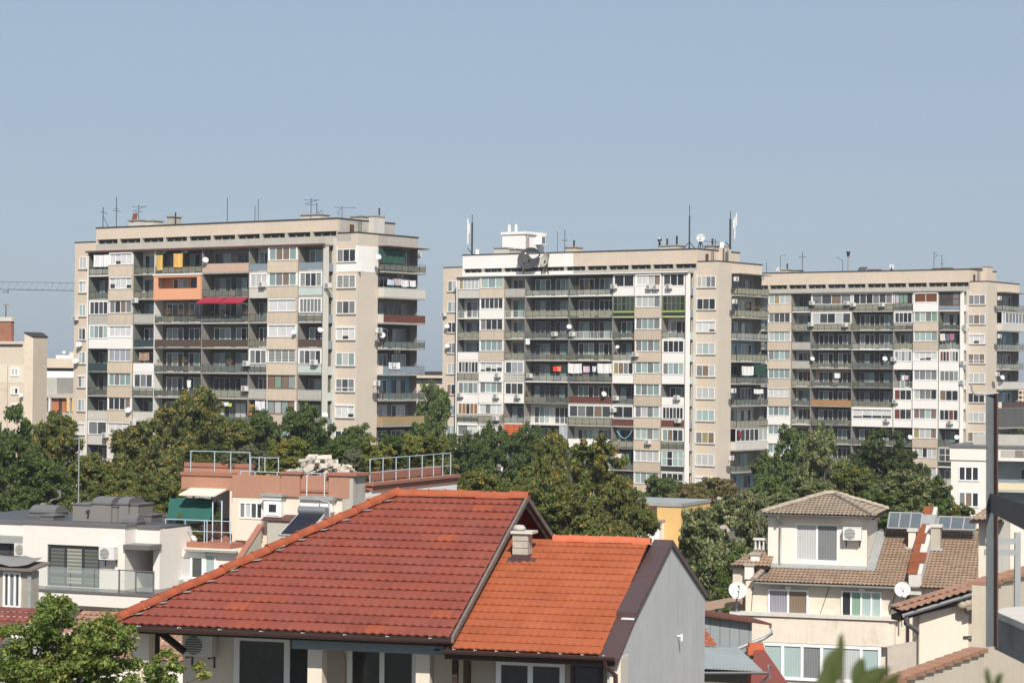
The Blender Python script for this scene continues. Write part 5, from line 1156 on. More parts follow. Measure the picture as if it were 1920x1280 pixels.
# windows of the peach wall
rwin(TT, ft, 449, 942, 493, 971, -.02, 'gwDd', frw, fw=.06)
m = MB(); rb(m, ft, 494, 934, 527, 968, -.45, 0, whitew); m.build('window_box', TT); rwin(TT, ft, 499, 940, 523, 965, -.47, 'd', frw, fw=.14, dep=.02)
m = MB(); rb(m, ft, 488, 926.5, 529, 930, -.6, 0, lead); rb(m, ft, 491, 931, 527, 936, -.52, -.455, frw); m.build('window_hood', TT)
m = MB(); rb(m, ft, 500, 983, 656, 1090, -.62, -.005, cemb); rb(m, ft, 441, 977, 489, 1012, -.25, -.004, peach); m.build('lower_wall', TT)
cor = stripes('corrugated_brown_sheet', (.13, .055, .045), (.06, .028, .024), .1, 'X')
m = MB(); q0 = ft.hv(489, 975, -.7); q1 = ft.hv(563, 967, 0.); m.hexa([(q0.x, -.7, q0.z - .02), (q1.x, -.7, q0.z - .02), (q1.x, 0, q1.z), (q0.x, 0, q1.z), (q0.x, -.7, q0.z + .03), (q1.x, -.7, q0.z + .03), (q1.x, 0, q1.z + .05), (q0.x, 0, q1.z + .05)], cor); m.build('lean_to_roof', TT)
m = MB(); rb(m, ft, 562, 936, 622, 958, -.4, -.005, whitew); rb(m, ft, 560, 931.5, 624, 936, -.55, 0, lead); m.build('white_box', TT)
m = MB()
for x in (576, 609): q = ft.hv(x, 930, -.05); q2 = ft.hv(x, 889, -.05); m.tube([(q.x, -.1, q.z), (q.x, -.1, q2.z)], .03, wsteel, 6)
m.build('ladder_rail', TT)
# lower storey, cornice and garden wall
fl2 = Fr(420, 1060, 101.5, 22); m = MB(); TL = TT
def loc(p, f=fl2): d = f.w(*p) - ft.o; return Vector((d.dot(ft.u), d.dot(ft.v), d.z))
y0 = ft.hv(298, 1060, -1.62); y1 = ft.hv(470, 1060, -1.62); zc = ft.hv(360, 1033, -1.62).z
m.box(y0.x, y1.x, y0.y, -.63, 0, zc, wht); m.box(y0.x - .05, y1.x, y0.y - .12, -.63, zc, zc + .12, peach); m.box(y0.x + 1.6, y1.x - .6, y0.y - .4, y0.y - .125, zc + .04, zc + .12, lead); m.build('lower_storey', TT)
wv = y0.y - .02
rwin(TT, ft, 335, 1042, 383, 1084, wv, 'wD', frw, fw=.11); rwin(TT, ft, 384, 1038, 405, 1090, wv, 'T', frw); m = MB(); rb(m, ft, 333, 1034, 384, 1042, wv - .1, wv, frw); rb(m, ft, 330, 1085, 385, 1088, wv - .12, wv, redbr); m.build('window_sill', TT)
q = ft.hv(352, 1094, wv); put_ac(ft.w(q.x, wv, q.z), -ft.th, 'half hidden air conditioner below the window sill, behind the red roof edge')
m = MB(); g0, g1 = ft.hv(430, 1062, -3.), ft.hv(485, 985, -.7); m.prism([(g1.x, -3.2, 0), (g1.x, -.7, 0), (g1.x, -.7, g1.z), (g1.x, -3.2, g0.z)], (.16, 0, 0), cemb); m.hexa([(g1.x - .1, -3.2, g0.z), (g1.x + .2, -3.2, g0.z), (g1.x + .2, -.6, g1.z), (g1.x - .1, -.6, g1.z), (g1.x - .1, -3.2, g0.z + .07), (g1.x + .2, -3.2, g0.z + .07), (g1.x + .2, -.6, g1.z + .07), (g1.x - .1, -.6, g1.z + .07)], terrd); m.build('garden_wall', TT)
# solar water heater
vs = -1.5; q0 = ft.hv(563, 956, vs); q1 = ft.hv(611, 956, vs); tank = M('heater_tank', (.40, .40, .41), rough=.3, metal=.75, var=.1); tub = M('vacuum_tube', (.02, .022, .035), rough=.12, spec=.6, var=.1)
T = thing('solar_water_heater', 'solar water heater with shiny tank and dark tubes above the red roof', 'water heater', ft.w(q0.x, vs, q0.z), -ft.th); wl = q1.x - q0.x
m = MB(); m.tube([(-.05, 0, 0), (wl + .05, 0, 0)], .2, tank, 16); m.build('tank', T)
for i in range(15):
    x = .06 + (wl - .12) * i / 14; m = MB(); m.tube([(x, -.12, -.12), (x - .45, -1.15, -1.05)], .03, tub, 6); m.build('vacuum_tube', T)
m = MB(); m.bar((0, -.1, -.14), (-.45, -1.2, -1.1), .05, galv); m.bar((wl, -.1, -.14), (wl - .45, -1.2, -1.1), .05, galv); m.bar((-.5, -1.2, -1.1), (wl - .42, -1.2, -1.1), .07, galv); m.bar((wl, .1, -.1), (wl + .1, .5, -1.3), .05, galv); m.build('frame', T)
m = MB(); m.tube([(wl * .75, 0, .15), (wl * .75, 0, .5), (wl + .1, .1, .42), (wl + .2, .1, -.6)], .045, galv, 6); m.build('pipe', T)
# rubble heap on the roof
rub = M('rubble_stone', (.50, .455, .39), var=.25, scale=4., bump=.5); m = MB(); r_ = random.Random(21)
for i in range(150):
    t_ = r_.random(); px = 538 + 125 * t_; top = 886 - 26 * max(0, 1 - ((px - 597) / 42) ** 2) - 10 * max(0, 1 - ((px - 648) / 18) ** 2) - 4
    v = r_.uniform(.5, 2.2); q = ft.hv(px, r_.uniform(top, 888), v); s_ = r_.uniform(.06, .27) * (1.25 if px > 575 and px < 625 else .8)
    R_ = Matrix.Rotation(r_.uniform(0, 6), 3, 'Z') @ Matrix.Rotation(r_.uniform(-.8, .8), 3, 'X'); sx, sy, sz = r_.uniform(.6, 1.5), r_.uniform(.5, 1.), r_.uniform(.25, .7)
    pts = [R_ @ Vector((x * sx * s_ * r_.uniform(.7, 1.1), y * sy * s_ * r_.uniform(.7, 1.1), z_ * sz * s_ * r_.uniform(.7, 1.1))) + q for z_ in (-1, 1) for x, y in ((-1, -1), (1, -1), (1, 1), (-1, 1))]
    m.hexa(pts, rub)
o = m.build('rubble', None, ft.o); o.rotation_euler = (0, 0, -ft.th); tag(o, 'heap of pale broken stone on the terracotta parapet', 'rubble', kind='stuff')
for i, (x0, y0, x1, y1) in enumerate(((560, 866, 592, 861), (588, 884, 605, 862), (603, 873, 625, 866))):
    pa, pb = ft.hv(x0, y0, .9), ft.hv(x1, y1, 1.); d = pb - pa; m = MB(); mm = Vector((0, .3, .0)); up = Vector((0, 0, .14))
    m.hexa([pa, pb, pb + mm, pa + mm, pa + up, pb + up * .8, pb + mm + up * .7, pa + mm + up], rub); o = m.build('stone_slab', None, ft.o); o.rotation_euler = (0, 0, -ft.th)
    tag(o, ('flat grey slab on top of the rubble heap', 'steeply tilted slab in the middle of the rubble heap', 'pale slab at the near side of the rubble heap')[i], 'slab', 'slabs on the rubble heap')
# roof furniture on the small terrace
for i, x in enumerate((327, 343, 365)):
    q = ft.hv(x, 1012, -1.); m = MB(); m.lathe((0, 0, 0), [(0, 0), (.14, 0), (.18, .28), (.16, .28), (.15, .24), (0, .24)], (whitew, terrd, whitew)[i], 10); tag(m.build('plant_pot', None, ft.w(q.x, -1., fl.z)), ('small white pot at the outer end of the terrace floor', 'brown pot between two white pots on the terrace', 'white pot nearest the terrace door')[i], 'pot', 'pots on the terrace')
# ---------------------------------------------------------------- yellow building and the white house by the pole
fy = Fr(1277, 960, 150, 24); TY = thing_fr('yellow_house', 'plain yellow flat roofed house half hidden by trees', 'house', fy); yel = M('yellow_render', (.66, .42, .165), var=.04, scale=.4, streak=.06)
q = fy.hv(1232, 948, 0.); m = MB(); m.box(q.x, 0, 0, 6, 0, q.z, yel); m.box(q.x - 3.4, q.x - .002, .5, 6, 0, q.z - .05, M('pale_yellow_render', (.68, .50, .27), var=.05)); m.build('wall', TY)
m = MB(); m.box(q.x - 3.5, .05, -.08, 6, q.z, q.z + .22, lead); m.build('roof_edge', TY); m = MB(); a = fy.hv(1210, 1010, -1.); b = fy.hv(1236, 978, -1.); m.box(a.x - 5, b.x, -1., -.02, 0, b.z, whitew); m.box(a.x - 5, b.x + .06, -1.06, 0, b.z, b.z + .1, lead); m.build('white_extension', TY)
fz = Fr(1783, 900, 200, 20); TZ = thing_fr('white_corner_house', 'white rendered house with two dark three pane windows behind the steel post', 'house', fz)
zt = fz.hv(1850, 840, 0.).z; zb2 = fz.hv(1850, 863, 0.).z; xr = fz.hv(1858, 900, 0.).x; xe = xr + 12
m = MB(); m.box(0, xr, 0, 10, 0, zb2 - .002, wht); m.box(-.1, xe, -.12, 10, zb2, zt, wht); m.box(xr + .002, xe, 1.5, 10, 0, zb2 - .004, bluegr); m.build('wall', TZ)
m = MB(); m.box(-.2, xe, -.2, 10, zt, zt + .22, sheet); m.build('roof_edge', TZ)
for y0, y1 in ((874, 901), (922, 950)): rwin(TZ, fz, 1797, y0, 1836, y1, -.03, 'ddd' if y0 < 900 else 'gnd', frw, fw=.11)
m = MB(); z5 = fz.hv(1890, 905, -.1).z; z6 = fz.hv(1890, 917, -.1).z; m.box(xr + .01, xe, -.1, .1, z6, z5, M('pale_yellow_panel', (.66, .56, .38), var=.05)); m.box(xr + .01, xe, -.15, 1.5, z6 - .25, z6 - .003, conc); m.build('balcony', TZ)
win(TZ, xr + 2.4, xr + 3.4, z5 + .2, z5 + 1.2, 1.47, 'd', frg); win(TZ, xr + 4.5, xe - .5, z5 - .6, zb2 - .1, 1.2, 'DDD', frd)
m = MB(); q = fz.hv(1845, 800, 3.); m.box(1.5, xe, 3., 6, zt, zt + 1.1, conc); m.build('roof_house', TZ)
for i, (x, s_) in enumerate(((1850, 1.), (1877, .6))):
    q = fz.hv(x + 26, 851, -.13); m = MB(); m.box(0, 2.1 * s_, -.004, 0, -.3, .35, greyp); o = m.build('render_patch', TZ, (q.x, -.125, q.z))
# ---------------------------------------------------------------- dormer house
fd = Fr(1625, 1060, 96, 16); TD = thing_fr('dormer_house', 'cream house with a boxy tiled dormer, balcony ledge and rust stained brown roofs', 'house', fd)
dorm = M('dormer_render', (.73, .655, .575), var=.05, scale=.5, streak=.12, dirt=(.42, .35, .28), grime=.12, bump=.2)
oldren = M('cracked_render', (.66, .575, .475), var=.09, scale=.6, streak=.3, grime=.75, dirt=(.40, .345, .285), bump=.3)
brt = tile_mat('brown_roof_tile', [(.285, .20, .138), (.325, .228, .158), (.265, .18, .122), (.34, .24, .17), (.295, .195, .13)], .25, .29, soil=(.19, .15, .115), soil_amt=.5)
lich = tile_mat('lichen_roof_tile', [(.29, .235, .175), (.33, .26, .19), (.27, .215, .16), (.35, .275, .20)], .25, .33, soil=(.20, .175, .135), soil_amt=.6)
rust = M('rusty_sheet', (.22, .065, .028), var=.35, scale=1.2, streak=.4, dirt=(.09, .03, .02), rough=.8)
du0 = fd.hv(1440, 1000, 0.).x; zb_ = fd.hv(1530, 1062, 0.).z; ze_ = fd.hv(1530, 964, -.4).z; dv = 3.9
m = MB(); wa, wb = fd.hv(1490, 1052, 0.), fd.hv(1573, 982, 0.)
m.box(du0, 0, .12, dv, zb_ - 1, ze_ - .02, dorm); m.box(du0, wa.x, 0, .12, zb_ - .5, ze_ - .02, dorm); m.box(wb.x, 0, 0, .12, zb_ - .5, ze_ - .02, dorm); m.box(wa.x, wb.x, 0, .12, wb.z, ze_ - .02, dorm); m.box(wa.x, wb.x, 0, .12, zb_ - .5, wa.z, dorm); m.build('dormer_wall', TD)
win(TD, wa.x, wb.x, wa.z, wb.z, .07, 'wg', frw, fw=.09, dep=.05)
el, er = fd.hv(1427, 958, -.42).x, fd.hv(1639, 969, -.42).x; ap0 = fd.hv(1548, 926, dv / 2); ap1 = fd.hv(1566, 926, dv / 2); zr2 = ap0.z; v0, v1 = -.42, dv + .42
Lh = math.hypot(dv / 2 + .42, zr2 - ze_); Wh = Vector((0, dv / 2 + .42, zr2 - ze_))
tile_roof('dormer_roof', TD, (0, v0, ze_), (1, 0, 0), Wh, Lh, lambda w_: el + (ap0.x - el) * w_ / Lh, lambda w_: er + (ap1.x - er) * w_ / Lh, lich, .28, .175, .024)
Wr = Vector((ap1.x - er, 0, zr2 - ze_)); Lr = Wr.length
tile_roof('dormer_roof', TD, (er, v0, ze_), (0, 1, 0), Wr, Lr, lambda w_: (dv / 2 + .42) * w_ / Lr, lambda w_: dv + .84 - (dv / 2 + .42) * w_ / Lr, lich, .28, .175, .024)
m = MB(); m.poly([(el, v0, ze_ - .03), (er, v0, ze_ - .03), (er, v1, ze_ - .03), (el, v1, ze_ - .03)], oldwood); m.poly([(el, v0, ze_), (el, v1, ze_), ap0], lich); m.poly([(el, v1, ze_), (er, v1, ze_), ap1, ap0], lich); m.build('dormer_deck', TD)
lichr = M('lichen_ridge_tile', (.36, .30, .235), var=.25, scale=4., bump=.3)
for a_, b_ in (((el, v0, ze_ + .05), ap0 + Vector((0, 0, .05))), ((er, v0, ze_ + .05), ap1 + Vector((0, 0, .05))), ((er, v1, ze_ + .05), ap1 + Vector((0, 0, .05))), (ap0 + Vector((-.05, 0, .05)), ap1 + Vector((.05, 0, .05)))): ridge_cap('hip_cap', TD, a_, b_, .12, lichr, .34)
gutter('gutter', TD, (el - .02, v0 - .07, ze_ - .03), (er, v0 - .07, ze_ - .04), .07, sheet, galv, .8)
m = MB(); m.box(el + .05, er - .05, v0, 0, ze_ - .06, ze_ - .035, oldwood); m.box(er - .1, er - .03, v0, v1, ze_ - .16, ze_ - .02, boards); m.build('soffit', TD)
q = fd.hv(1461, 970, -.05); q2 = fd.hv(1463, 1058, -.05); pipe('downpipe', TD, [(q.x, v0 - .05, ze_ - .05), (q.x, v0 - .05, ze_ - .2), (q.x + .05, -.07, ze_ - .45), (q.x + .05, -.07, q2.z + .1), (q.x + .05, -.16, q2.z)], .055, galv)
q = fd.hv(1599, 999, 0.); put_ac(fd.w(q.x + .02, 0, q.z), -fd.th, 'white air conditioner on the dormer wall beside the curtained window', s=.98)
# main lower roof, both sides of the rusty party wall
v_e = -1.75; zE = fd.hv(1560, 1094, v_e).z; sl_ = (zb_ - zE) / (0 - v_e); vR = 4.6; zR = zE + sl_ * (vR - v_e); ue0 = fd.hv(1412, 1090, v_e).x; pu = fd.hz(1712, 1094, zE).x
pw = fd.hv(1703, 1096, v_e).x; pw2 = fd.hv(1727, 1096, v_e).x
Lm = math.hypot(vR - v_e, zR - zE); Wm = Vector((0, vR - v_e, zR - zE)); hipv = 1.9
tile_roof('roof', TD, (0, v_e, zE), (1, 0, 0), Wm, Lm, lambda w_: min(ue0 + w_ * .95, du0 + .2 if w_ < 1.9 else .25), lambda w_: pw + .05, brt, .29, .175, .022)
e2 = fd.hv(1842, 1100, v_e).x
tile_roof('roof', TD, (0, v_e - .05, zE - .02), (1, 0, 0), Wm, Lm, lambda w_: pw2 - .05, lambda w_: e2 + .3, brt, .29, .175, .022)
m = MB(); m.poly([(ue0, v_e, zE - .05), (e2 + .3, v_e, zE - .05), (e2 + .3, vR, zR - .05), (du0, vR, zR - .05)], oldwood); m.poly([(ue0 + .6, vR, zR - .04), (e2 + .3, vR, zR - .04), (e2 + .3, vR + 6, zE), (ue0 - .6, vR + 6, zE)], brt); m.poly([(ue0, v_e, zE - .02), (du0, 0, zb_), (du0, 4, zb_), (ue0 - .4, 4, zE - .02)], brt); m.build('roof_deck', TD)
ridge_cap('hip_cap', TD, (ue0, v_e, zE + .06), (du0 + .1, .2, zb_ + .12), .12, lichr, .34)
m = MB(); slope_slab(m, du0 - .1, .15, -.32, zb_ - .32 * sl_ + .07, .05, zb_ + .12, .03, lead); m.hexa([(.02, -.3, zb_ - .2), (.38, -.3, zb_ - .25), (.38, dv, zb_ + dv * sl_ - .2), (.02, dv, zb_ + dv * sl_ - .2), (.02, -.3, zb_ + .06), (.38, -.3, zb_ - .06), (.38, dv, zb_ + dv * sl_ + .08), (.02, dv, zb_ + dv * sl_ + .14)], lead); m.build('flashing', TD)
gutter('gutter', TD, (ue0 + .1, v_e - .09, zE - .03), (pw - .02, v_e - .09, zE - .05), .07, lead, galv, .75)
m = MB(); slope_slab(m, pw, pw2, v_e + .15, zE + .55, vR + .9, zR + .95, .9, concl); m.build('party_wall', TD)
for i in range(7):
    t0, t1 = i / 7, (i + 1) / 7 - .012; ya, yb = v_e + .1 + (vR + .8 - v_e) * t0, v_e + .1 + (vR + .8 - v_e) * t1; m = MB(); h_ = .04 * ((i * 3) % 2)
    slope_slab(m, pw - .06, (pw + pw2) / 2 - .03 if i in (2, 4) else pw2 + .05 if i % 3 else (pw + pw2) / 2 + .1, ya, zE + .57 + h_ + (zR - zE + .40) * t0, yb, zE + .6 + h_ + (zR - zE + .40) * t1, .035, rust if i != 5 else lead); m.build('rusty_capping', TD)
def chim(x0, y0, x1, y1, mat, capm, py):
    Nn = Vector((1, 0, 0)).cross(Wm.normalized()); q = fd.hp(x0, y1, (0, v_e, zE), Nn); q1 = fd.hv(x1, y0, q.y); m = MB(); m.box(q.x, q1.x, q.y, q.y + .6, q.z - .4, q1.z - .1, mat); o = m.build('chimney', TD)
    m = MB(); m.box(q.x - .06, q1.x + .08, q.y - .06, q.y + .66, q1.z - .1, q1.z, capm); m.build('cap', o)
    m = MB(); slope_slab(m, q.x - .12, q1.x + .12, q.y - .2, q.z + .05 - .2 * sl_, q.y + .05, q.z + .06 + .05 * sl_, .02, lead); m.build('flashing', o)
chim(1703, 992, 1717, 1028, dorm, concl, 0); chim(1745, 984, 1763, 1030, M('chimney_block_2', (.40, .36, .30), var=.15, scale=3.), concl, 0)
# solar collectors at the ridge
for i, (x0, x1, y0, y1, n, lab) in enumerate(((1664, 1729, 964, 989, 3, 'bank of three solar collectors between dormer and rusty party wall'), (1757, 1832, 972, 991, 3, 'bank of solar collectors beyond the rusty party wall'))):
    vv = 3.1; wst_ = M('collector_frame', (.34, .35, .35), rough=.5); q = fd.hv(x0, y1, vv); q1 = fd.hv(x1, y0, vv + .8); T = thing('solar_collector', lab, 'solar collector', fd.w(q.x, vv, q.z), -fd.th, 'solar collectors'); wd_ = q1.x - q.x; h_ = q1.z - q.z
    colg = M('collector_pane', (.10, .12, .13), rough=.3, spec=.45, var=.15)
    for k in range(n):
        m = MB(); a_, b_ = wd_ * k / n + .04, wd_ * (k + 1) / n - .04; m.hexa([(a_, 0, 0), (b_, 0, 0), (b_, .8, h_), (a_, .8, h_), (a_, -.03, .05), (b_, -.03, .05), (b_, .77, h_ + .05), (a_, .77, h_ + .05)], colg); m.build('panel', T)
    m = MB()
    for k in range(n + 1): m.bar((wd_ * k / n, -.05, .02), (wd_ * k / n, .78, h_ + .04), .05, wst_)
    m.bar((0, -.05, 0), (wd_, -.05, 0), .05, wst_); m.bar((0, .78, h_ + .05), (wd_, .78, h_ + .05), .05, wst_); m.build('frame', T)
    m = MB(); m.bar((.1, .75, -.6), (.1, .75, h_), .05, galv); m.bar((wd_ - .1, .75, -.6), (wd_ - .1, .75, h_), .05, galv); m.build('leg', T)
# front wall, ledge, bowed balcony and lower windows
vF = -1.35; wl_ = fd.hv(1398, 1130, vF).x; wr_ = fd.hv(1692, 1130, vF).x; zl1 = fd.hv(1530, 1152, vF - .5).z; zl0 = fd.hv(1530, 1166, vF - .5).z
m = MB(); m.box(wl_, wr_ + 3.5, vF, 6, 0, zE - .06, oldren); m.build('wall', TD)
m = MB(); m.box(ue0 + .1, pw, v_e + .02, vF, zE - .1, zE - .06, oldwood); m.build('eaves_board', TD)
win(TD, *[fd.hv(x, 1130, vF - .03).x for x in (1440, 1516)], fd.hv(1478, 1154, vF).z, fd.hv(1478, 1104, vF).z, vF - .02, 'ln', frw, fw=.08)
win(TD, *[fd.hv(x, 1130, vF - .03).x for x in (1577, 1653)], fd.hv(1615, 1158, vF).z, fd.hv(1615, 1107, vF).z, vF - .02, 'deTT', frw, fw=.07)
for x0, x1 in ((1412, 1408), (1556, 1537), (1683, 1667)):
    q0, q1 = fd.hv(x0, 1098, vF - .02), fd.hv(x1, 1152, vF - .02); pipe('cable', TD, [q0, q1], .012, steel)
m = MB(); a_, b_ = wl_ - .6, wr_ - .05; pts = []
for k in range(7): an = math.pi / 2 * k / 6; pts.append((b_ - .5 + .5 * math.sin(an), vF - .55 + .5 - .5 * math.cos(an), zl1 - .13))
m.prism([(a_, vF, zl1 - .13), (a_, vF - .55, zl1 - .13)] + pts + [(b_, vF, zl1 - .13)], (0, 0, .13), concl); m.build('ledge', TD); m = MB(); m.box(a_, b_ - .3, vF - .52, vF - .05, zl1 - .17, zl1 - .132, redbr); m.build('ledge_drip', TD)
zb2 = fd.hv(1530, 1207, vF - .5).z; m = MB(); a2 = fd.hv(1408, 1190, vF - .45).x; b2 = fd.hv(1678, 1190, vF - .45).x; pts = []
for k in range(7): an = math.pi / 2 * k / 6; pts.append((b2 - .4 + .4 * math.sin(an), vF - .47 + .4 - .4 * math.cos(an), zb2))
m.prism([(a2 - 2, vF, zb2), (a2 - 2, vF - .47, zb2)] + pts + [(b2, vF, zb2)], (0, 0, zl1 - .14 - zb2), oldren); m.build('bowed_balcony', TD)
m = MB(); z9 = fd.hv(1530, 1276, vF - .4).z; m.box(a2 - .2, b2 - .1, vF - .35, vF - .02, 0, z9, oldren); m.build('lower_wall', TD)
win(TD, a2 - .3, fd.hv(1652, 1240, vF - .4).x, z9, zb2 - .02, vF - .4, 'TTTgTwT', frw, fw=.12, dep=.06)
for i, x in enumerate((1478, 1616)):
    q = fd.hv(x, 1099 if i == 0 else 1103, vF - .1); m = MB(); m.lathe((0, 0, 0), [(0, -.1), (.13, -.09), (.15, 0), (.12, .06), (0, .07)], dishw, 16, (0, -1, 0)); m.tube([(0, .2, 0), (0, 0, 0)], .05, steel, 6); o = m.build('wall_lamp', None, fd.w(q.x, vF - .12, q.z)); o.rotation_euler = (0, 0, -fd.th)
    tag(o, ('round white lamp above the lilac curtained window', 'round white lamp above the half open green curtained window')[i], 'lamp', 'round lamps under the eave')
for i, (px, py, d, vv, rz_) in enumerate(((1383, 1105, 33, vF - .8, .0), (1692, 1104, 29, vF - .7, -.1))):
    q = fd.hv(px, py, vv); p = fd.w(q.x, vv, q.z); o = put_dish(p, d * p.y / F * 1.04, rz_, ('big white dish marked with a black 1 at the curved corner', 'white dish with a small red printed mark beside the downpipe')[i])
    ax = Vector((.0, -.86, .42)).normalized(); r = d * p.y / F / 2; m = MB(); u_ = Vector((1, 0, 0)); w2 = Vector((0, .42, .86)).normalized(); s_ = d * p.y / F * 1.04
    if i == 0:
        c0 = Vector((.06, -.12, 0)) + w2 * .2 - ax * .105; S = lambda a, b: c0 + u_ * a + w2 * b + ax * .012
        m.faces([S(-.0, -.11), S(.05, -.11), S(.05, .11), S(.0, .11), S(-.06, .06), S(-.06, .015), S(0, .05)], [(0, 1, 2, 3), (3, 4, 5, 6)], darkp)
    else:
        c0 = Vector((-.1, -.12, 0)) + w2 * .14 - ax * .11; S = lambda a, b: c0 + u_ * a + w2 * b + ax * .012
        m.faces([S(-.03, -.03), S(.03, -.03), S(.03, .03), S(-.03, .03)], [(0, 1, 2, 3)], M('print_red', (.6, .05, .06)))
        for k in range(6): m.faces([S(.08 + k * .045, -.018), S(.11 + k * .045, -.018), S(.11 + k * .045, .018), S(.08 + k * .045, .018)], [(0, 1, 2, 3)], M('print_grey', (.45, .44, .44)))
    mk = m.build('mark', o)
    # longer post for these two
    m = MB(); m.tube([(0, .1, -.1), (0, .45, -.3), (0, .45, -1.6 / s_)], .05, galv, 8); m.build('post', o)
q = fd.hv(1668, 1150, vF - .1); pipe('downpipe', TD, [(wr_ + .25, vF - .5, zE - .1), (wr_ + .25, vF - .12, zE - .4), (wr_ + .25, vF - .12, zE - 4)], .06, boards)
# side annex with little chimneys, balustrade and curved wing
m = MB(); rb(m, fd, 1373, 1062, 1402, 1200, -.6, 4, oldren); rb(m, fd, 1400, 1070, 1440, 1200, -.3, 4, dorm); m.build('annex_wall', TD)
zA = fd.hv(1400, 1060, -.9).z; a_ = fd.hv(1368, 1062, -.9).x; b_ = fd.hv(1440, 1062, -.9).x; Wa = Vector((0, 2.4, .95)); La = Wa.length
tile_roof('annex_roof', TD, (0, -.9, zA), (1, 0, 0), Wa, La, lambda w_: a_ + .55 * w_, lambda w_: b_ + .1, brt, .29, .175, .022)
m = MB(); m.box(a_, b_, -.88, 1.5, zA - .12, zA - .04, boards); m.build('annex_soffit', TD)
for (x0, y0, x1, y1, v) in ((1407, 1040, 1424, 1068, -.5), (1396, 1060, 1413, 1085, -1.0)):
    m = MB(); rb(m, fd, x0, y0, x1, y1, v, v + .5, dorm); o = m.build('chimney', TD); m = MB(); rb(m, fd, x0 - 2, y0 - 3, x1 + 2, y0, v - .06, v + .56, slabm); m.build('cap', o)
m = MB(); q0 = fd.hv(1413, 1040, .6); q1 = fd.hv(1440, 1008, .6); m.box(q0.x, q1.x, .5, .7, q1.z - .1, q1.z, dishw); m.box(q0.x, q1.x, .5, .7, q0.z, q0.z + .06, dishw)
for k in range(4):
    x = q0.x + .08 + (q1.x - q0.x - .1) * k / 3; m.lathe((x, .6, q0.z + .06), [(.05, 0), (.035, .08), (.07, .2), (.035, .42), (.05, q1.z - q0.z - .16)], dishw, 8)
m.build('balustrade', TD)
q = fd.hv(1422, 1000, .9); pipe('thin_post', TD, [(q.x, .9, q.z - 1.2), (q.x, .9, fd.hv(1422, 966, .9).z)], .02, oldwood)
m = MB(); q0 = fd.hv(1320, 1145, -2.2); q1 = fd.hv(1396, 1112, -.6); m.hexa([(q0.x - .6, -2.4, q0.z - .12), (q1.x, -1.2, q1.z - .4), (q1.x, .2, q1.z - .2), (q0.x - .6, -1.2, q0.z + .05), (q0.x - .6, -2.4, q0.z), (q1.x, -1.2, q1.z - .28), (q1.x, .2, q1.z - .1), (q0.x - .6, -1.2, q0.z + .17)], brt); m.build('side_roof', TD)
# ---------------------------------------------------------------- grey metal shed in front
fs_ = Fr(1440, 1170, 70, -14); TS = thing_fr('metal_shed', 'grey ribbed metal shed with a sloping roof edge and shiny gutter pipe', 'shed', fs_)
rib = stripes('ribbed_grey_sheet', (.20, .225, .23), (.31, .335, .34), .32, 'X', rough=.45, duty=.12); q0 = fs_.hv(1316, 1146, 0.); q1 = fs_.hv(1410, 1166, 0.); qb = fs_.hv(1410, 1212, 0.)
m = MB(); m.prism([(q0.x - 2, 0, qb.z - 3), (q1.x, 0, qb.z - 3), (q1.x, 0, q1.z), (q0.x - 2, 0, q0.z + .25)], (0, 1.4, 0), rib); m.build('wall', TS)
e_ = fs_.hv(1446, 1168, -.25); m = MB(); m.hexa([(q0.x - 2, -.3, q0.z + .2), (e_.x, -.3, e_.z - .06), (e_.x, 1.6, e_.z - .06), (q0.x - 2, 1.6, q0.z + .2), (q0.x - 2, -.3, q0.z + .3), (e_.x, -.3, e_.z), (e_.x, 1.6, e_.z), (q0.x - 2, 1.6, q0.z + .3)], redbr); m.build('roof', TS)
g2 = fs_.hv(1368, 1221, -.4); pipe('gutter_pipe', TS, [(e_.x - .05, -.33, e_.z - .05), (e_.x - .03, -.36, e_.z - .3), (e_.x - .3, -.38, e_.z - .45), (g2.x, -.4, g2.z)], .06, galv)
fl_ = Fr(1418, 1238, 58, -14); TK = thing_fr('lean_to', 'lean to with orange tile strip and pale corrugated sheet roof against the grey gable', 'shed', fl_)
cg = stripes('corrugated_pale_sheet', (.40, .43, .43), (.27, .30, .30), .09, 'X', rough=.4); q0 = fl_.hv(1312, 1245, 0.); q1 = fl_.hv(1414, 1238, 0.); up = .75
m = MB(); m.hexa([(q0.x - .5, -.6, q0.z - .0), (q1.x, -.6, q1.z - .2), (q1.x, 1.2, q1.z + .15), (q0.x - .5, 1.2, q0.z + .35), (q0.x - .5, -.6, q0.z + .04), (q1.x, -.6, q1.z - .16), (q1.x, 1.2, q1.z + .19), (q0.x - .5, 1.2, q0.z + .39)], cg); m.build('sheet_roof', TK)
tile_roof('tile_strip', TK, (q0.x - .5, 1.1, q0.z + .38), (1, 0, -.05), Vector((0, 1.1, .38)), 1.2, lambda w_: 0, lambda w_: 1.35, org_t, .3, .16, .02)
m = MB(); m.box(q0.x - 1, q1.x - .25, -.2, 1.5, 0, q1.z - .22, M('dark_block_wall', (.16, .145, .125), var=.25, scale=3.)); m.build('wall', TK)
gutter('gutter', TK, (q0.x - .3, -.68, q0.z - .1), (q1.x + .1, -.68, q1.z - .2), .06, galv)
m = MB(); q = fl_.hv(1402, 1245, .3); m.tube([(q.x, .3, q.z), (q.x, .3, q.z - 2)], .1, M('orange_duct', (.42, .13, .06)), 8); m.tube([(q.x + .25, -.6, q.z + .1), (q.x + .25, -.6, q.z - .2), (q.x + .1, -.4, q.z - .4), (q.x + .1, -.4, q.z - 2)], .05, galv, 8); m.build('duct', TK)
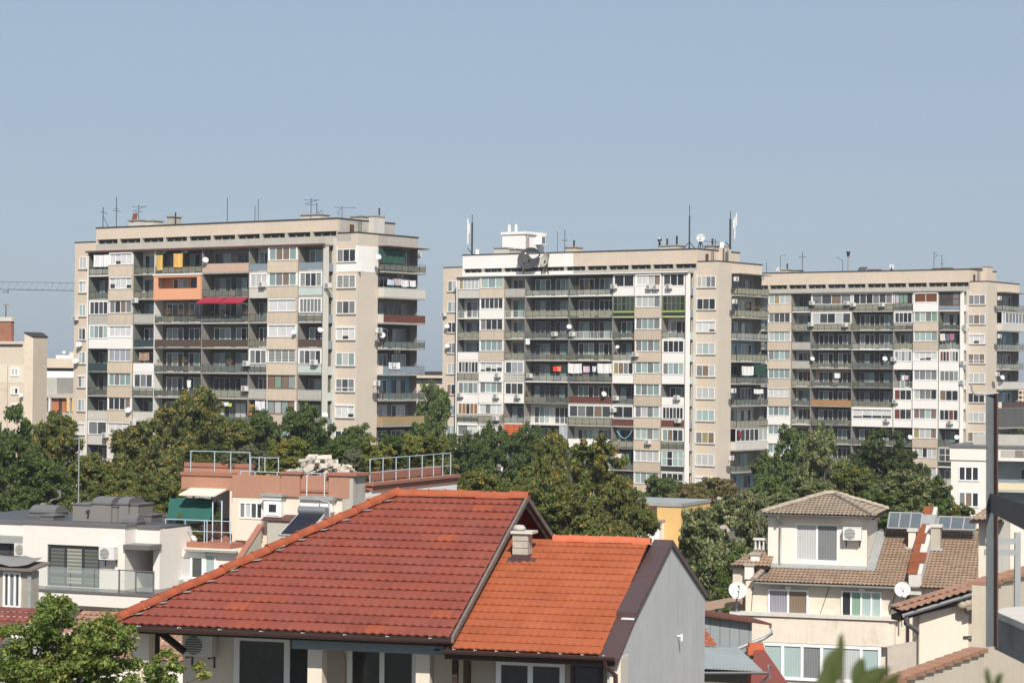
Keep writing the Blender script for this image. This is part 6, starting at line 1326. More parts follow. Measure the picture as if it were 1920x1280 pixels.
m = MB(); A = [P(1413, 1222, 62), P(1428, 1222, 62), P(1475, 1290, 58), P(1405, 1300, 58)]; o_ = P(1413, 1222, 62); m.prism([a - o_ for a in A], (0.05, .25, .12), M('brick_red_sheet', (.22, .058, .04), var=.08, rough=.6)); tag(m.build('red_metal_slope', None, o_), 'plain brick red metal slope below the teal windows', 'metal roof')
m = MB(); m.box(-.24, .22, -.1, .35, -.22, .0, org_r); m.box(-.2, .2, -.08, .3, 0, .09, org_r); m.box(-.16, .25, -.06, .3, -.34, -.22, steel); tag(m.build('tile_stub', None, P(1418, 1212, 62)), 'short stub of orange ridge tiles on top of the brick red slope', 'ridge end')
# ---------------------------------------------------------------- pink house with stepped tile copings
fp = Fr(1817, 1130, 55, -18); TP = thing_fr('pink_walled_house', 'pale pink walled house with worn tile roof and broad eaves gutter', 'house', fp)
pk = M('pale_pink_render', (.72, .60, .50), var=.05, scale=.6, streak=.12, dirt=(.42, .34, .27), bump=.2)
v0 = 0.; q0 = fp.hv(1724, 1152, v0); q1 = fp.hv(1816, 1130, v0); qb = fp.hv(1740, 1232, v0)
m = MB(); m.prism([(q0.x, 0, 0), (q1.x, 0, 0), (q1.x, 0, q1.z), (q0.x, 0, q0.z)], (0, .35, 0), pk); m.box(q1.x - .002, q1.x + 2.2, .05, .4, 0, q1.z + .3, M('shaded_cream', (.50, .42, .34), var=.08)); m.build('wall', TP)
ge0 = fp.hv(1693, 1151, -.3); ge1 = fp.hv(1824, 1111, -.3); Wp = Vector((0, .62, .10)); Lp = Wp.length; dU = (ge1 - ge0); dl_ = dU.length
old_t = tile_mat('worn_pink_tile', [(.31, .175, .115), (.36, .205, .14), (.285, .15, .10), (.38, .225, .16)], .25, .36, soil=(.24, .15, .11), soil_amt=.5)
tile_roof('roof', TP, ge0 + Vector((0, .05, .05)), dU, Wp, Lp, lambda w_: .0, lambda w_: dl_ + .9, old_t, .31, .2, .022)
m = MB(); a_ = ge0 + Vector((0, .05, -.02)); b_ = ge1 + Vector((0, .05, -.02)); m.poly([a_, b_, b_ + Wp, a_ + Wp], boards); m.hexa([a_ + Vector((0, .1, -.16)), b_ + Vector((0, .1, -.16)), b_ + Vector((0, .55, -.16)), a_ + Vector((0, .55, -.16)), a_ + Vector((0, .1, -.04)), b_ + Vector((0, .1, -.04)), b_ + Vector((0, .55, -.04)), a_ + Vector((0, .55, -.04))], boards); m.build('soffit', TP)
gutter('gutter', TP, ge0 + Vector((0, -.03, 0)), ge1 + Vector((0, -.03, 0)), .075, galv, steel, .8)
pipe('downpipe', TP, [ge0 + Vector((.08, -.03, -.06)), ge0 + Vector((.08, -.0, -.22)), ge0 + Vector((.5, .28, -.42)), ge0 + Vector((.66, .4, -.55)), ge0 + Vector((.66, .4, -3))], .06, sheet)
m = MB(); r_ = random.Random(6)
for i in range(5):
    q = fp.hv(1806 + i * 10, 1137 - i * 3, -.35); m.lathe(q, [(0, 0), (.1, 0), (.11, .7), (0, .7)], lichr, 7, (.2, 1, .35))
q = fp.hv(1810, 1143, -.3); m.bar(q, q + Vector((.9, 0, .22)), .16, oldwood); m.build('ridge_end', TP)
m = MB(); q = fp.hv(1830, 1185, -.03); m.box(q.x - .06, q.x + .06, -.05, 0, q.z - .3, q.z + .55, steel); m.box(q.x - .35, q.x + .4, -.06, -.02, q.z - .12, q.z - .08, steel); m.box(q.x + .22, q.x + .27, -.05, 0, q.z - .5, q.z + .6, steel); m.build('pipe_bracket', TP)
def coping_wall(name, label, pts, Y0, Y1, th_, mat, step, drop=1.6, cat='wall'):
    """free-standing wall whose top follows a sight line, finished with stepped tiles"""
    (x0, y0), (x1, y1) = pts; a_, b_ = P(x0, y0, Y0), P(x1, y1, Y1); d = (b_ - a_); n = max(2, int(d.length / step)); nn = Vector((-d.y, d.x, 0)).normalized() * th_
    if nn.y < 0: nn = -nn
    T = thing(name, label, cat, a_); m = MB(); z = -drop
    m.hexa([(0, 0, z - 3), (d.x, d.y, z - 3), (d.x + nn.x, d.y + nn.y, z - 3), (nn.x, nn.y, z - 3), (0, 0, -.06), (d.x, d.y, d.z - .06), (d.x + nn.x, d.y + nn.y, d.z - .06), (nn.x, nn.y, -.06)], mat); m.build('masonry', T)
    m = MB()
    for i in range(n):
        p, q = d * (i / n), d * ((i + 1.12) / n); up = Vector((0, 0, .015)); e = -nn * .25; g = nn * 1.3
        pts2 = [p + e, q + e - Vector((0, 0, .05)), q + g - Vector((0, 0, .05)), p + g]
        m.hexa([v_ + Vector((0, 0, -.05)) for v_ in pts2] + [v_ + up + Vector((0, 0, .03 if k in (1, 2) else .0)) for k, v_ in enumerate(pts2)], old_t2)
    m.build('tile_coping', T); return T
old_t2 = M('coping_tile', (.34, .185, .12), var=.2, scale=3., rough=.8, bump=.2)
sandw = M('sand_render', (.56, .485, .385), var=.08, scale=.9, streak=.35, dirt=(.40, .31, .22), grime=.2, bump=.3)
coping_wall('boundary_wall', 'long sand coloured wall with stepped tile coping along the bottom edge', ((1655, 1282), (1846, 1214)), 38, 42, .22, sandw, .42)
coping_wall('stepped_wall', 'upper sand coloured wall with tile coping behind the steel post', ((1848, 1092), (1960, 1060)), 47, 50, .3, sandw, .6)
m = MB(); q = P(1664, 1262, 52); pts = [P(1664, 1214, 52) - q, P(1718, 1204, 52) - q, P(1718, 1252, 52) - q, P(1664, 1275, 52) - q]; m.prism(pts, (0, .3, 0), M('patchy_concrete', (.44, .385, .335), var=.15, grime=.5, scale=1.2)); tag(m.build('low_parapet', None, q), 'patchy grey parapet slab below the bowed balcony', 'parapet')
# cement pillar house behind the post
fg = Fr(1835, 1060, 75, 16); TG = thing_fr('pillar_house', 'house corner with cement chimney pillar and tiled eaves behind the steel post', 'house', fg)
m = MB(); rb(m, fg, 1834, 975, 1870, 1140, .4, 3, cream); rb(m, fg, 1868, 960, 1990, 1140, .6, 3, dorm); m.build('wall', TG)
m = MB(); rb(m, fg, 1862, 972, 1893, 1090, .0, .38, conc); m.build('chimney', TG)
zg = fg.hv(1860, 975, -.4).z; a_ = fg.hv(1818, 975, -.4).x; tile_roof('roof', TG, (0, -.4, zg), (1, 0, 0), Vector((0, 1.2, .5)), 1.3, lambda w_: a_ + .5 * w_, lambda w_: a_ + 1.1, brt, .29, .175, .022); m = MB(); m.box(a_, a_ + 1.1, -.38, .8, zg - .12, zg - .04, boards); m.build('soffit', TG)
zg2 = fg.hv(1900, 960, -.8).z
# ---------------------------------------------------------------- rusty post, beams and ledge close to the camera
stl = M('grey_painted_steel', (.17, .19, .20), rough=.5, metal=.3, var=.2, scale=3., streak=.35, dirt=(.08, .06, .05)); stlr = M('steel_edge_rust', (.10, .055, .05), rough=.7, var=.3); beam = M('dark_timber_beam', (.085, .085, .088), rough=.7, var=.25, scale=5., streak=.4, dirt=(.03, .03, .03))
Yp = 17.; a_, b_ = P(1857, 1212, Yp), P(1855, 738, Yp); T = thing('steel_post', 'tall weathered steel angle post with a bent hook on top', 'post', (a_.x, a_.y, a_.z)); h_ = b_.z - a_.z; w2 = .031
m = MB(); m.hexa([(-w2, 0, 0), (w2, .03, 0), (w2, .04, 0), (-w2, .01, 0), (-w2 - .012, 0, h_), (w2 - .012, .03, h_), (w2 - .012, .04, h_), (-w2 - .012, .01, h_)], stl)
m.hexa([(w2, .03, 0), (w2 + .012, -.03, 0), (w2 + .022, -.03, 0), (w2 + .01, .03, 0), (w2 - .012, .03, h_), (w2, -.03, h_), (w2 + .01, -.03, h_), (w2 - .002, .03, h_)], stlr); m.build('angle_bar', T)
m = MB(); H = [P(1821, 720, Yp) - a_, P(1823, 733, Yp) - a_, P(1829, 740, Yp) - a_, P(1850, 739, Yp) - a_, P(1872, 736, Yp) - a_]; m.tube(H, .008, galv, 6); m.build('hook', T)
def beam_at(x0, y0, x1, y1, hpx0, hpx1, Y0, Y1, mat, label, name='timber_beam', th_=.04):
    p0, p1 = P(x0, y0, Y0), P(x1, y1, Y1); q0, q1 = P(x0, y0 + hpx0, Y0), P(x1, y1 + hpx1, Y1); e = Vector((0, th_, 0)); m = MB()
    m.hexa([q0 - p0, q1 - p0, q1 - p0 + e, q0 - p0 + e, Vector((0, 0, 0)), p1 - p0, p1 - p0 + e, e], mat); return tag(m.build(name, None, p0), label, 'beam', 'beams bolted to the steel post')
beam_at(1854.5, 765, 1990, 764, 35, 35, 17.06, 17.06, beam, 'upper dark horizontal board bolted to the steel post')
beam_at(1857, 924, 1990, 968, 36, 60, 17.06, 12., beam, 'lower dark board running towards the viewer from the post')
galp = M('pale_galvanised', (.36, .37, .37), rough=.5, metal=.3, var=.15)
p0 = P(1908, 1140, 24); T = thing('railing_frame', 'pale grey welded tube frame standing beyond the concrete ledge', 'railing', p0); m = MB()
hh = P(1908, 998, 24).z - p0.z; m.box(-.03, .03, 0, .05, 0, hh, galp); m.build('upright', T); m = MB()
for y in (1013, 1034): z = P(1908, y, 24).z - p0.z; m.box(-.35, -.031, 0, .045, z - .04, z + .02, galp)
m.build('crossbar', T)
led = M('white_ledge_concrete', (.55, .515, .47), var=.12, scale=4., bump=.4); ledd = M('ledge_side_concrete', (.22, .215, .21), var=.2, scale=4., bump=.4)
A = [P(1863, 1144, 17.5), P(1990, 1180, 13.), P(1990, 1130, 17.5), P(1905, 1138, 20.)]; o_ = A[0].copy(); A = [CAM + ray(x, y) * ((o_.z - CZ) / ray(x, y).z) - o_ for x, y in ((1863, 1144), (1990, 1198), (1990, 1132), (1885, 1138))]
T = thing('concrete_ledge', 'pale topped concrete ledge with broken dark side at the picture edge', 'ledge', o_); m = MB(); top = [Vector((a.x, a.y, 0)) for a in A]; dn = Vector((0, 0, -.32)); m.faces(top + [t + Vector((0, 0, -.05)) for t in top], [(0, 1, 2, 3), (0, 4, 5, 1), (1, 5, 6, 2), (2, 6, 7, 3), (3, 7, 4, 0)], led); m.build('top', T)
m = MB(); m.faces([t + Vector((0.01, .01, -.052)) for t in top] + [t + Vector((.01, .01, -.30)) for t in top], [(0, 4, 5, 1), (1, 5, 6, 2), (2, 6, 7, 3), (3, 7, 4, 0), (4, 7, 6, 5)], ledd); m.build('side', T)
# ---------------------------------------------------------------- little roofs seen under the eave of the red roof
fn = Fr(350, 1240, 70, 15); TN = thing_fr('neighbour_house', 'low pinkish tiled house glimpsed under the big red eave', 'house', fn); zn = fn.z
tile_roof('roof', TN, (0, 0, zn), (1, 0, 0), Vector((0, 3., 1.1)), 3.2, lambda w_: -5, lambda w_: 1.5, old_t, .33, .2, .025)
m = MB(); m.box(-4.9, 1.4, .3, 6, 0, zn - .05, wht); m.build('wall', TN); m = MB(); rb(m, fn, 340, 1185, 366, 1200, 3.2, 5, wht); m.build('back_wall', TN)
fn2 = Fr(60, 1235, 62, 18); TN2 = thing_fr('neighbour_house', 'dark red tiled low roof behind the bright leafy tree', 'house', fn2)
tile_roof('roof', TN2, (0, 0, fn2.z), (1, 0, 0), Vector((0, 3.4, 1.0)), 3.5, lambda w_: -5, lambda w_: -1.5, tile_mat('dark_red_tile', [(.20, .06, .045), (.24, .075, .055), (.17, .05, .04)], .25, .35), .35, .2, .02)
m = MB(); m.box(-4.9, -1.6, .3, 6, 0, fn2.z - .05, wht); m.build('wall', TN2)
# ---------------------------------------------------------------- trees
import numpy as np
def leaf_mat(name, cols, patch=None, pamt=.0, pscale=.9, transl=.40):
    m = bpy.data.materials.new(name); m.use_nodes = True; nt = m.node_tree; N = nt.nodes; L = nt.links; b = N['Principled BSDF']
    b.inputs['Roughness'].default_value = .62; b.inputs['Specular IOR Level'].default_value = .28
    g = N.new('ShaderNodeNewGeometry'); r = N.new('ShaderNodeValToRGB'); e = r.color_ramp.elements
    e[0].color = C3(cols[0]); e[1].color = C3(cols[-1])
    for i, c in enumerate(cols[1:-1]): q = e.new((i + 1) / (len(cols) - 1)); q.color = C3(c)
    L.new(g.outputs['Random Per Island'], r.inputs['Fac']); c = r.outputs[0]
    if patch:
        tc = N.new('ShaderNodeTexCoord'); oi = N.new('ShaderNodeObjectInfo'); ad = N.new('ShaderNodeVectorMath'); ad.operation = 'ADD'; L.new(tc.outputs['Object'], ad.inputs[0]); 
        cx = N.new('ShaderNodeVectorMath'); cx.operation = 'SCALE'; cx.inputs[0].default_value = (37., 17., 53.); L.new(oi.outputs['Random'], cx.inputs['Scale']); L.new(cx.outputs[0], ad.inputs[1])
        n = N.new('ShaderNodeTexNoise'); n.inputs['Scale'].default_value = pscale * 2.2; n.inputs['Detail'].default_value = 3; L.new(ad.outputs[0], n.inputs['Vector'])
        ma = N.new('ShaderNodeMath'); ma.operation = 'ADD'; mm = N.new('ShaderNodeMath'); mm.operation = 'MULTIPLY'; L.new(g.outputs['Random Per Island'], mm.inputs[0]); mm.inputs[1].default_value = .16; L.new(n.outputs['Fac'], ma.inputs[0]); L.new(mm.outputs[0], ma.inputs[1])
        st = N.new('ShaderNodeMapRange'); st.inputs[1].default_value = .70 - pamt * .3; st.inputs[2].default_value = .80 - pamt * .3; L.new(ma.outputs[0], st.inputs[0])
        x = N.new('ShaderNodeMix'); x.data_type = 'RGBA'; L.new(st.outputs[0], x.inputs[0]); L.new(c, x.inputs[6]); x.inputs[7].default_value = C3(patch); c = x.outputs[2]
    L.new(c, b.inputs['Base Color'])
    t = N.new('ShaderNodeBsdfTranslucent'); L.new(c, t.inputs['Color']); s_ = N.new('ShaderNodeMixShader'); s_.inputs[0].default_value = transl
    L.new(b.outputs[0], s_.inputs[1]); L.new(t.outputs[0], s_.inputs[2]); L.new(s_.outputs[0], N['Material Output'].inputs['Surface']); return m
LEAF = {
 'dark': leaf_mat('leaves_dark_green', [(0.059, 0.088, 0.024), (0.091, 0.134, 0.034), (0.133, 0.178, 0.052)]),
 'mid': leaf_mat('leaves_mid_green', [(0.075, 0.114, 0.027), (0.116, 0.164, 0.041), (0.168, 0.216, 0.062)]),
 'olive': leaf_mat('leaves_olive', [(0.086, 0.112, 0.028), (0.136, 0.163, 0.043), (0.201, 0.219, 0.065)], (0.413, 0.285, 0.065), .12, 2.),
 'yellow': leaf_mat('leaves_turning_yellow', [(0.085, 0.110, 0.029), (0.133, 0.157, 0.043), (0.196, 0.213, 0.059)], (0.361, 0.270, 0.071), .22, 1.9),
 'light': leaf_mat('leaves_pale_flecked', [(0.088, 0.124, 0.039), (0.143, 0.183, 0.060), (0.314, 0.329, 0.143)], (0.361, 0.329, 0.164), .25, 2.5),
 'linden': leaf_mat('leaves_silver_linden', [(0.080, 0.114, 0.038), (0.135, 0.176, 0.062), (0.346, 0.372, 0.182)], (0.378, 0.359, 0.195), .30, 3.),
 'rusty': leaf_mat('leaves_rust_seed', [(0.104, 0.122, 0.035), (0.162, 0.156, 0.049), (0.233, 0.167, 0.064)], (0.280, 0.189, 0.098), .40, 2.8),
 'pine': leaf_mat('needles_dark_pine', [(0.050, 0.074, 0.022), (0.073, 0.103, 0.029), (0.108, 0.135, 0.039)], (0.156, 0.142, 0.048), .1),
 'thuja': leaf_mat('thuja_green_gold', [(0.128, 0.167, 0.041), (0.212, 0.247, 0.063), (0.316, 0.319, 0.090)], (0.413, 0.285, 0.077), .2),
 'grey': leaf_mat('grey_green_shrub', [(0.119, 0.133, 0.075), (0.174, 0.186, 0.109), (0.253, 0.256, 0.162)]),
 'near': leaf_mat('glossy_near_leaves', [(0.097, 0.141, 0.031), (0.157, 0.218, 0.048), (0.260, 0.312, 0.081)], (0.342, 0.325, 0.087), .15, 1.2, .38),
}
bark = M('bark', (.13, .105, .08), var=.3, scale=2., bump=.5); barkp = M('pale_bark', (.34, .31, .26), var=.25, scale=2.)
def leaves_mesh(name, cen, rad, nper, size, seed, aspect=.55, up=.35, shell=.45):
    rng = np.random.default_rng(seed); cen = np.asarray(cen, float); rad = np.asarray(rad, float); k = len(cen); n = k * nper
    c = np.repeat(cen, nper, 0); r = np.repeat(rad, nper)[:, None]
    d = rng.normal(size=(n, 3)); d /= np.linalg.norm(d, axis=1)[:, None]
    p = c + d * r * (shell + (1 - shell) * rng.random((n, 1))) * np.array([1.15, 1.15, .8])
    nn = d * .8 + rng.normal(size=(n, 3)) * .7; nn[:, 2] += up; nn /= np.linalg.norm(nn, axis=1)[:, None]
    a = np.cross(nn, rng.normal(size=(n, 3))); a /= np.linalg.norm(a, axis=1)[:, None]; b = np.cross(nn, a)
    s = size * (.6 + .8 * rng.random((n, 1)))
    v = np.empty((n, 4, 3)); v[:, 0] = p - a * s; v[:, 1] = p - b * s * aspect + nn * s * .12; v[:, 2] = p + a * s; v[:, 3] = p + b * s * aspect + nn * s * .12
    me = bpy.data.meshes.new(name); me.vertices.add(n * 4); me.vertices.foreach_set('co', v.reshape(-1))
    me.loops.add(n * 4); me.loops.foreach_set('vertex_index', np.arange(n * 4, dtype=np.int32))
    me.polygons.add(n); me.polygons.foreach_set('loop_start', np.arange(0, n * 4, 4, dtype=np.int32)); me.update(calc_edges=True); return me
def crown_mesh(seed, kind='round', nper=120, leaf=.04, nc=230):
    """an uneven crown: several limb-borne lobes, each a cloud of small leaf sprays with gaps between"""
    rng = random.Random(seed); cen, rad = [], []
    nl = rng.randint(7, 10); lobes = []
    for i in range(nl):
        an = i * 2.39996 + rng.uniform(-.4, .4); z = rng.uniform(-.5, .62); rr = math.sqrt(max(.05, 1 - z * z)) * rng.uniform(.42, .66)
        lobes.append((Vector((math.cos(an) * rr, math.sin(an) * rr, z)), rng.uniform(.30, .47)))
    lobes.append((Vector((rng.uniform(-.15, .15), rng.uniform(-.15, .15), .55)), .44)); lobes.append((Vector((0, 0, -.05)), .5))
    for i in range(nc):
        c, r0 = lobes[i % len(lobes)]; d = Vector((rng.gauss(0, 1), rng.gauss(0, 1), rng.gauss(.25, 1))).normalized()
        p = c + d * r0 * (.55 + .5 * rng.random() ** .7) * (1.18 if rng.random() < .12 else 1.)
        if kind == 'cone':
            t = rng.random() ** 1.3; an = rng.uniform(0, 6.28); w_ = (1 - t) * .95 * (.55 + .45 * rng.random()); p = Vector((math.cos(an) * w_, math.sin(an) * w_, -1 + 2 * t))
        elif kind == 'spread': p = Vector((p.x * 1.06, p.y * 1.06, p.z * .72 + .2 * (1 - p.x * p.x - p.y * p.y)))
        cen.append(p); rad.append(rng.uniform(.06, .17) if kind != 'cone' else rng.uniform(.06, .15))
    return leaves_mesh('crown', cen, rad, nper, leaf, seed, .55, .3, .25)
CROWN = {'round': [crown_mesh(s) for s in (3, 11, 23, 42)], 'spread': [crown_mesh(s, 'spread') for s in (5, 17)], 'cone': [crown_mesh(29, 'cone', 110, .034, 150)]}
def tree(cx, yt, yb, wpx, Y, kind, label, group, shape='round', rot=None, pale=False, name='tree', cat='tree'):
    r_ = random.Random(int(cx * 13 + yt)); top, bot = P(cx, yt, Y), P(cx, yb, Y); rx = wpx * Y / F / 2; rz = (top.z - bot.z) / 2; cz = (top.z + bot.z) / 2; ground = 0.
    T = thing(name, label, cat, (top.x, Y, ground), 0, group); H = cz
    m = MB(); br = barkp if pale else bark; tr = max(.12, rx * .055); m.tube([(0, 0, 0), (.1 * tr, 0, H * .5), (0, 0, H - rz * .3), (.2, .1, H + rz * .55)], tr, br, 8, tr * .25)
    for i in range(7):
        an = i * 2.4 + r_.random(); d = Vector((math.cos(an), math.sin(an), 0)); s0 = H - rz * (.75 - .12 * i); e = d * rx * r_.uniform(.5, .85); m.tube([(0, 0, s0), Vector((0, 0, s0 + rz * .2)) + e * .5, Vector((0, 0, s0 + rz * .55)) + e], tr * .45, br, 6, tr * .1)
    m.build('trunk', T)
    me = CROWN[shape][r_.randrange(len(CROWN[shape]))]
    if not me.materials: me.materials.append(LEAF['mid'])
    c = bpy.data.objects.new('crown', me); COL.objects.link(c); c.parent = T; c.location = (0, 0, H); c.scale = (rx * 1.08, rx * 1.08, rz * 1.08); c.rotation_euler = (0, 0, r_.uniform(0, 6.28) if rot is None else rot)
    c.material_slots[0].link = 'OBJECT'; c.material_slots[0].material = LEAF[kind]; return T
G1, G2, G3 = 'trees before the orange-box block', 'trees before the roof-dish block', 'trees between dormer house and farthest block'
for t in [
 (22, 757, 985, 130, 150, 'dark', 'dark green tree at the edge, before the old brick topped building', G1), (92, 772, 960, 120, 165, 'olive', 'olive tree between the old brick topped building and the block', G1, 'spread'),
 (60, 860, 1010, 150, 128, 'dark', 'dark low tree above the curved roof hood', G1), (140, 925, 1010, 110, 118, 'olive', 'low olive tree behind the thin aerial pole', G1),
 (190, 850, 1010, 150, 132, 'olive', 'olive tree hiding the foot of the far window strip', G1, 'spread'), (265, 795, 980, 150, 160, 'yellow', 'tree with many yellow leaves before the far bay', G1),
 (365, 730, 930, 125, 188, 'yellow', 'tallest tree before the orange-box block, yellow on one side', G1), (318, 760, 930, 110, 182, 'yellow', 'yellowing tree leaning against the tallest tree', G1),
 (232, 900, 1005, 140, 119, 'olive', 'olive tree directly behind the dark roof boxes', G1, 'spread'), (300, 880, 1005, 110, 121, 'olive', 'olive tree beside the green shade cloth', G1),
 (440, 785, 930, 120, 182, 'olive', 'olive tree above the terrace railing, next to the tallest tree', G1), (500, 772, 930, 110, 190, 'dark', 'dark tree before the brown framed bay', G1),
 (562, 762, 930, 112, 186, 'dark', 'dark tree before the pillar loggia', G1), (615, 790, 930, 90, 192, 'dark', 'dark tree at the foot of the grey pillar', G1), (660, 800, 930, 100, 188, 'mid', 'green tree below the near window strip', G1),
 (712, 832, 930, 90, 182, 'olive', 'low olive tree under the end wall', G1), (762, 818, 930, 100, 196, 'olive', 'olive tree under the lowest end wall balcony', G1),
 (806, 724, 930, 90, 280, 'mid', 'tall green tree in the gap between two blocks', G1, 'round', None, True), (795, 790, 930, 100, 240, 'mid', 'green tree low in the gap between two blocks', G1),
 (866, 815, 970, 110, 192, 'dark', 'dark tree at the pink walled corner', G2), (928, 800, 970, 110, 186, 'dark', 'dark tree before the orange blind', G2), (988, 800, 970, 100, 196, 'dark', 'dark tree before the grey curtains', G2),
 (1028, 806, 1000, 84, 150, 'yellow', 'thin topped yellowing tree with pale bare twigs', G2, 'spread', None, True), (1110, 826, 1050, 175, 132, 'yellow', 'big spreading yellow green tree before the hammock balcony', G2, 'round', None, True),
 (1005, 868, 1045, 150, 126, 'yellow', 'yellowing tree above the red roof ridge', G2), (906, 878, 1010, 130, 121, 'olive', 'olive tree just past the terracotta side wall', G2, 'spread'), (958, 900, 1010, 100, 117, 'olive', 'olive tree behind the gable tip of the red roof', G2),
 (1165, 890, 1050, 110, 122, 'yellow', 'yellow green tree next to the beige foot of the near bay', G2), (1200, 950, 1070, 80, 112, 'yellow', 'small yellow green tree reaching over the yellow house', G2, 'spread', None, True), (1085, 915, 1070, 160, 113, 'olive', 'olive tree rising behind the orange ridge', G2),
 (1236, 890, 1005, 95, 205, 'mid', 'fresh green feathery tree at the foot of the white pillar', G2, 'spread'), (1335, 896, 1000, 150, 184, 'rusty', 'wide tree covered with rusty seed clusters', G2, 'spread'), (1288, 906, 1000, 100, 172, 'rusty', 'rusty tree just behind the yellow house', G2, 'spread'),
 (1345, 945, 1150, 160, 113, 'linden', 'large silvery linden between yellow house and dormer house', G3), (1305, 965, 1170, 90, 117, 'linden', 'narrow silvery tree beside the yellow wall', G3), (1415, 925, 1100, 90, 128, 'linden', 'silvery tree behind the white balustrade', G3), (1392, 1020, 1160, 110, 108, 'mid', 'dark green tree low behind the white dish with the black 1', G3),
 (1478, 806, 985, 125, 212, 'mid', 'broad green tree covering the foot of the end wall balconies', G3), (1545, 803, 985, 110, 202, 'light', 'tree with pale tufted top before the long balconies', G3), (1440, 850, 985, 80, 224, 'mid', 'green tree squeezed between the two blocks', G3),
 (1655, 802, 965, 150, 207, 'pine', 'tall dark pine before the pillar loggia of the farthest block', G3), (1708, 842, 965, 80, 202, 'pine', 'smaller dark pine joined to the tall pine', G3), (1600, 872, 1000, 120, 152, 'olive', 'olive tree with an orange tinged branch above the dormer roof', G3),
 (1520, 898, 1000, 115, 142, 'light', 'pale flecked tree behind the far slope of the dormer roof', G3), (1690, 885, 1005, 135, 142, 'light', 'pale flecked tree above the solar collectors', G3), (1748, 896, 1005, 95, 152, 'mid', 'green tree touching the white corner house', G3), (1466, 925, 1015, 110, 137, 'light', 'pale flecked tree above the dormer gutter', G3),
 (1802, 946, 1010, 66, 116, 'olive', 'small round tree below the white corner house windows', G3), (1640, 920, 1005, 100, 138, 'mid', 'green tree just over the dormer ridge', G3)]: tree(*t)
# ---- roof garden and terrace plants
for i, (cx, yt, yb, w_, kind, sh, v) in enumerate([(372, 842, 884, 46, 'olive', 'round', 4.2), (402, 838, 884, 44, 'dark', 'round', 5.5), (440, 846, 886, 42, 'grey', 'round', 3.6), (474, 840, 886, 46, 'grey', 'spread', 5.), (512, 832, 888, 52, 'thuja', 'cone', 3.4), (546, 828, 888, 56, 'thuja', 'round', 3.8),
        (590, 842, 884, 52, 'mid', 'round', 4.6), (632, 840, 888, 56, 'mid', 'round', 4.), (668, 836, 900, 48, 'dark', 'cone', 3.2), (655, 850, 905, 36, 'grey', 'round', 2.6), (703, 826, 890, 52, 'thuja', 'round', 5.), (734, 824, 884, 54, 'dark', 'round', 6.5), (764, 822, 880, 48, 'thuja', 'round', 8.), (797, 824, 876, 52, 'olive', 'round', 9.), (832, 822, 872, 42, 'thuja', 'cone', 10.)]):
    q = ft.hv(cx, yb, v); q2 = ft.hv(cx, yt - 6, v); p = ft.w(q.x, v, q.z)
    if i >= 10: q = ft.hu(cx, yb, -1.7); q2 = ft.hu(cx, yt - 8, -1.7); p = ft.w(-1.7, q.y, q.z)
    wp = p.y; rx = w_ * 1.3 * wp / F / 2; rz = (q2.z - q.z) / 2
    kindn = {'olive': 'olive leafy', 'dark': 'dark green', 'grey': 'grey green', 'thuja': 'golden green', 'mid': 'fresh green'}[kind]
    spots = ['at the railing corner', 'second along the railing', 'by the third railing post', 'by the low railing', 'pointed, next to the rubble', 'round, touching the rubble heap', 'behind the highest rubble slab', 'behind the near side of the rubble', 'pointed, between rubble and side wall', 'small, over the corner pier', 'at the start of the side railing', 'behind the second side railing post', 'behind the middle of the side railing', 'near the far side railing posts', 'at the far side railing corner']
    T = thing('shrub', '%s shrub %s, on the planted roof' % (kindn, spots[i]), 'shrub', p, 0, 'shrubs of the roof garden'); me = CROWN[sh][i % len(CROWN[sh])]
    if not me.materials: me.materials.append(LEAF['mid'])
    m = MB(); m.tube([(0, 0, -.6), (0, 0, rz)], .05, bark, 6); m.build('stem', T)
    c = bpy.data.objects.new('foliage', me); COL.objects.link(c); c.parent = T; c.location = (0, 0, rz * .95); c.scale = (rx * 1.1, rx * 1.1, rz * 1.15); c.rotation_euler = (0, 0, i * 1.3); c.material_slots[0].link = 'OBJECT'; c.material_slots[0].material = LEAF[kind]
for i, (cx, yt, yb, w_, kind, v, lab) in enumerate([(336, 962, 1012, 34, 'thuja', -.9, 'conifer in a pot under the green shade cloth'), (372, 984, 1012, 34, 'thuja', -.8, 'low leafy plant on the terrace floor'), (406, 940, 990, 22, 'mid', .2, 'climbing plant beside the pergola frame')]):
    q = ft.hv(cx, yb, v); p = ft.w(q.x, v, q.z); rx = w_ * p.y / F / 2; rz = (ft.hv(cx, yt, v).z - q.z) / 2; T = thing('potted_plant', lab, 'plant', p, 0, 'plants on the small terrace'); me = CROWN['cone' if i == 0 else 'round'][0]
    if not me.materials: me.materials.append(LEAF['mid'])
    m = MB(); m.tube([(0, 0, 0), (0, 0, rz)], .03, bark, 6); m.build('stem', T)
    c = bpy.data.objects.new('foliage', me); COL.objects.link(c); c.parent = T; c.location = (0, 0, rz); c.scale = (rx, rx, rz * 1.1); c.material_slots[0].link = 'OBJECT'; c.material_slots[0].material = LEAF[kind]
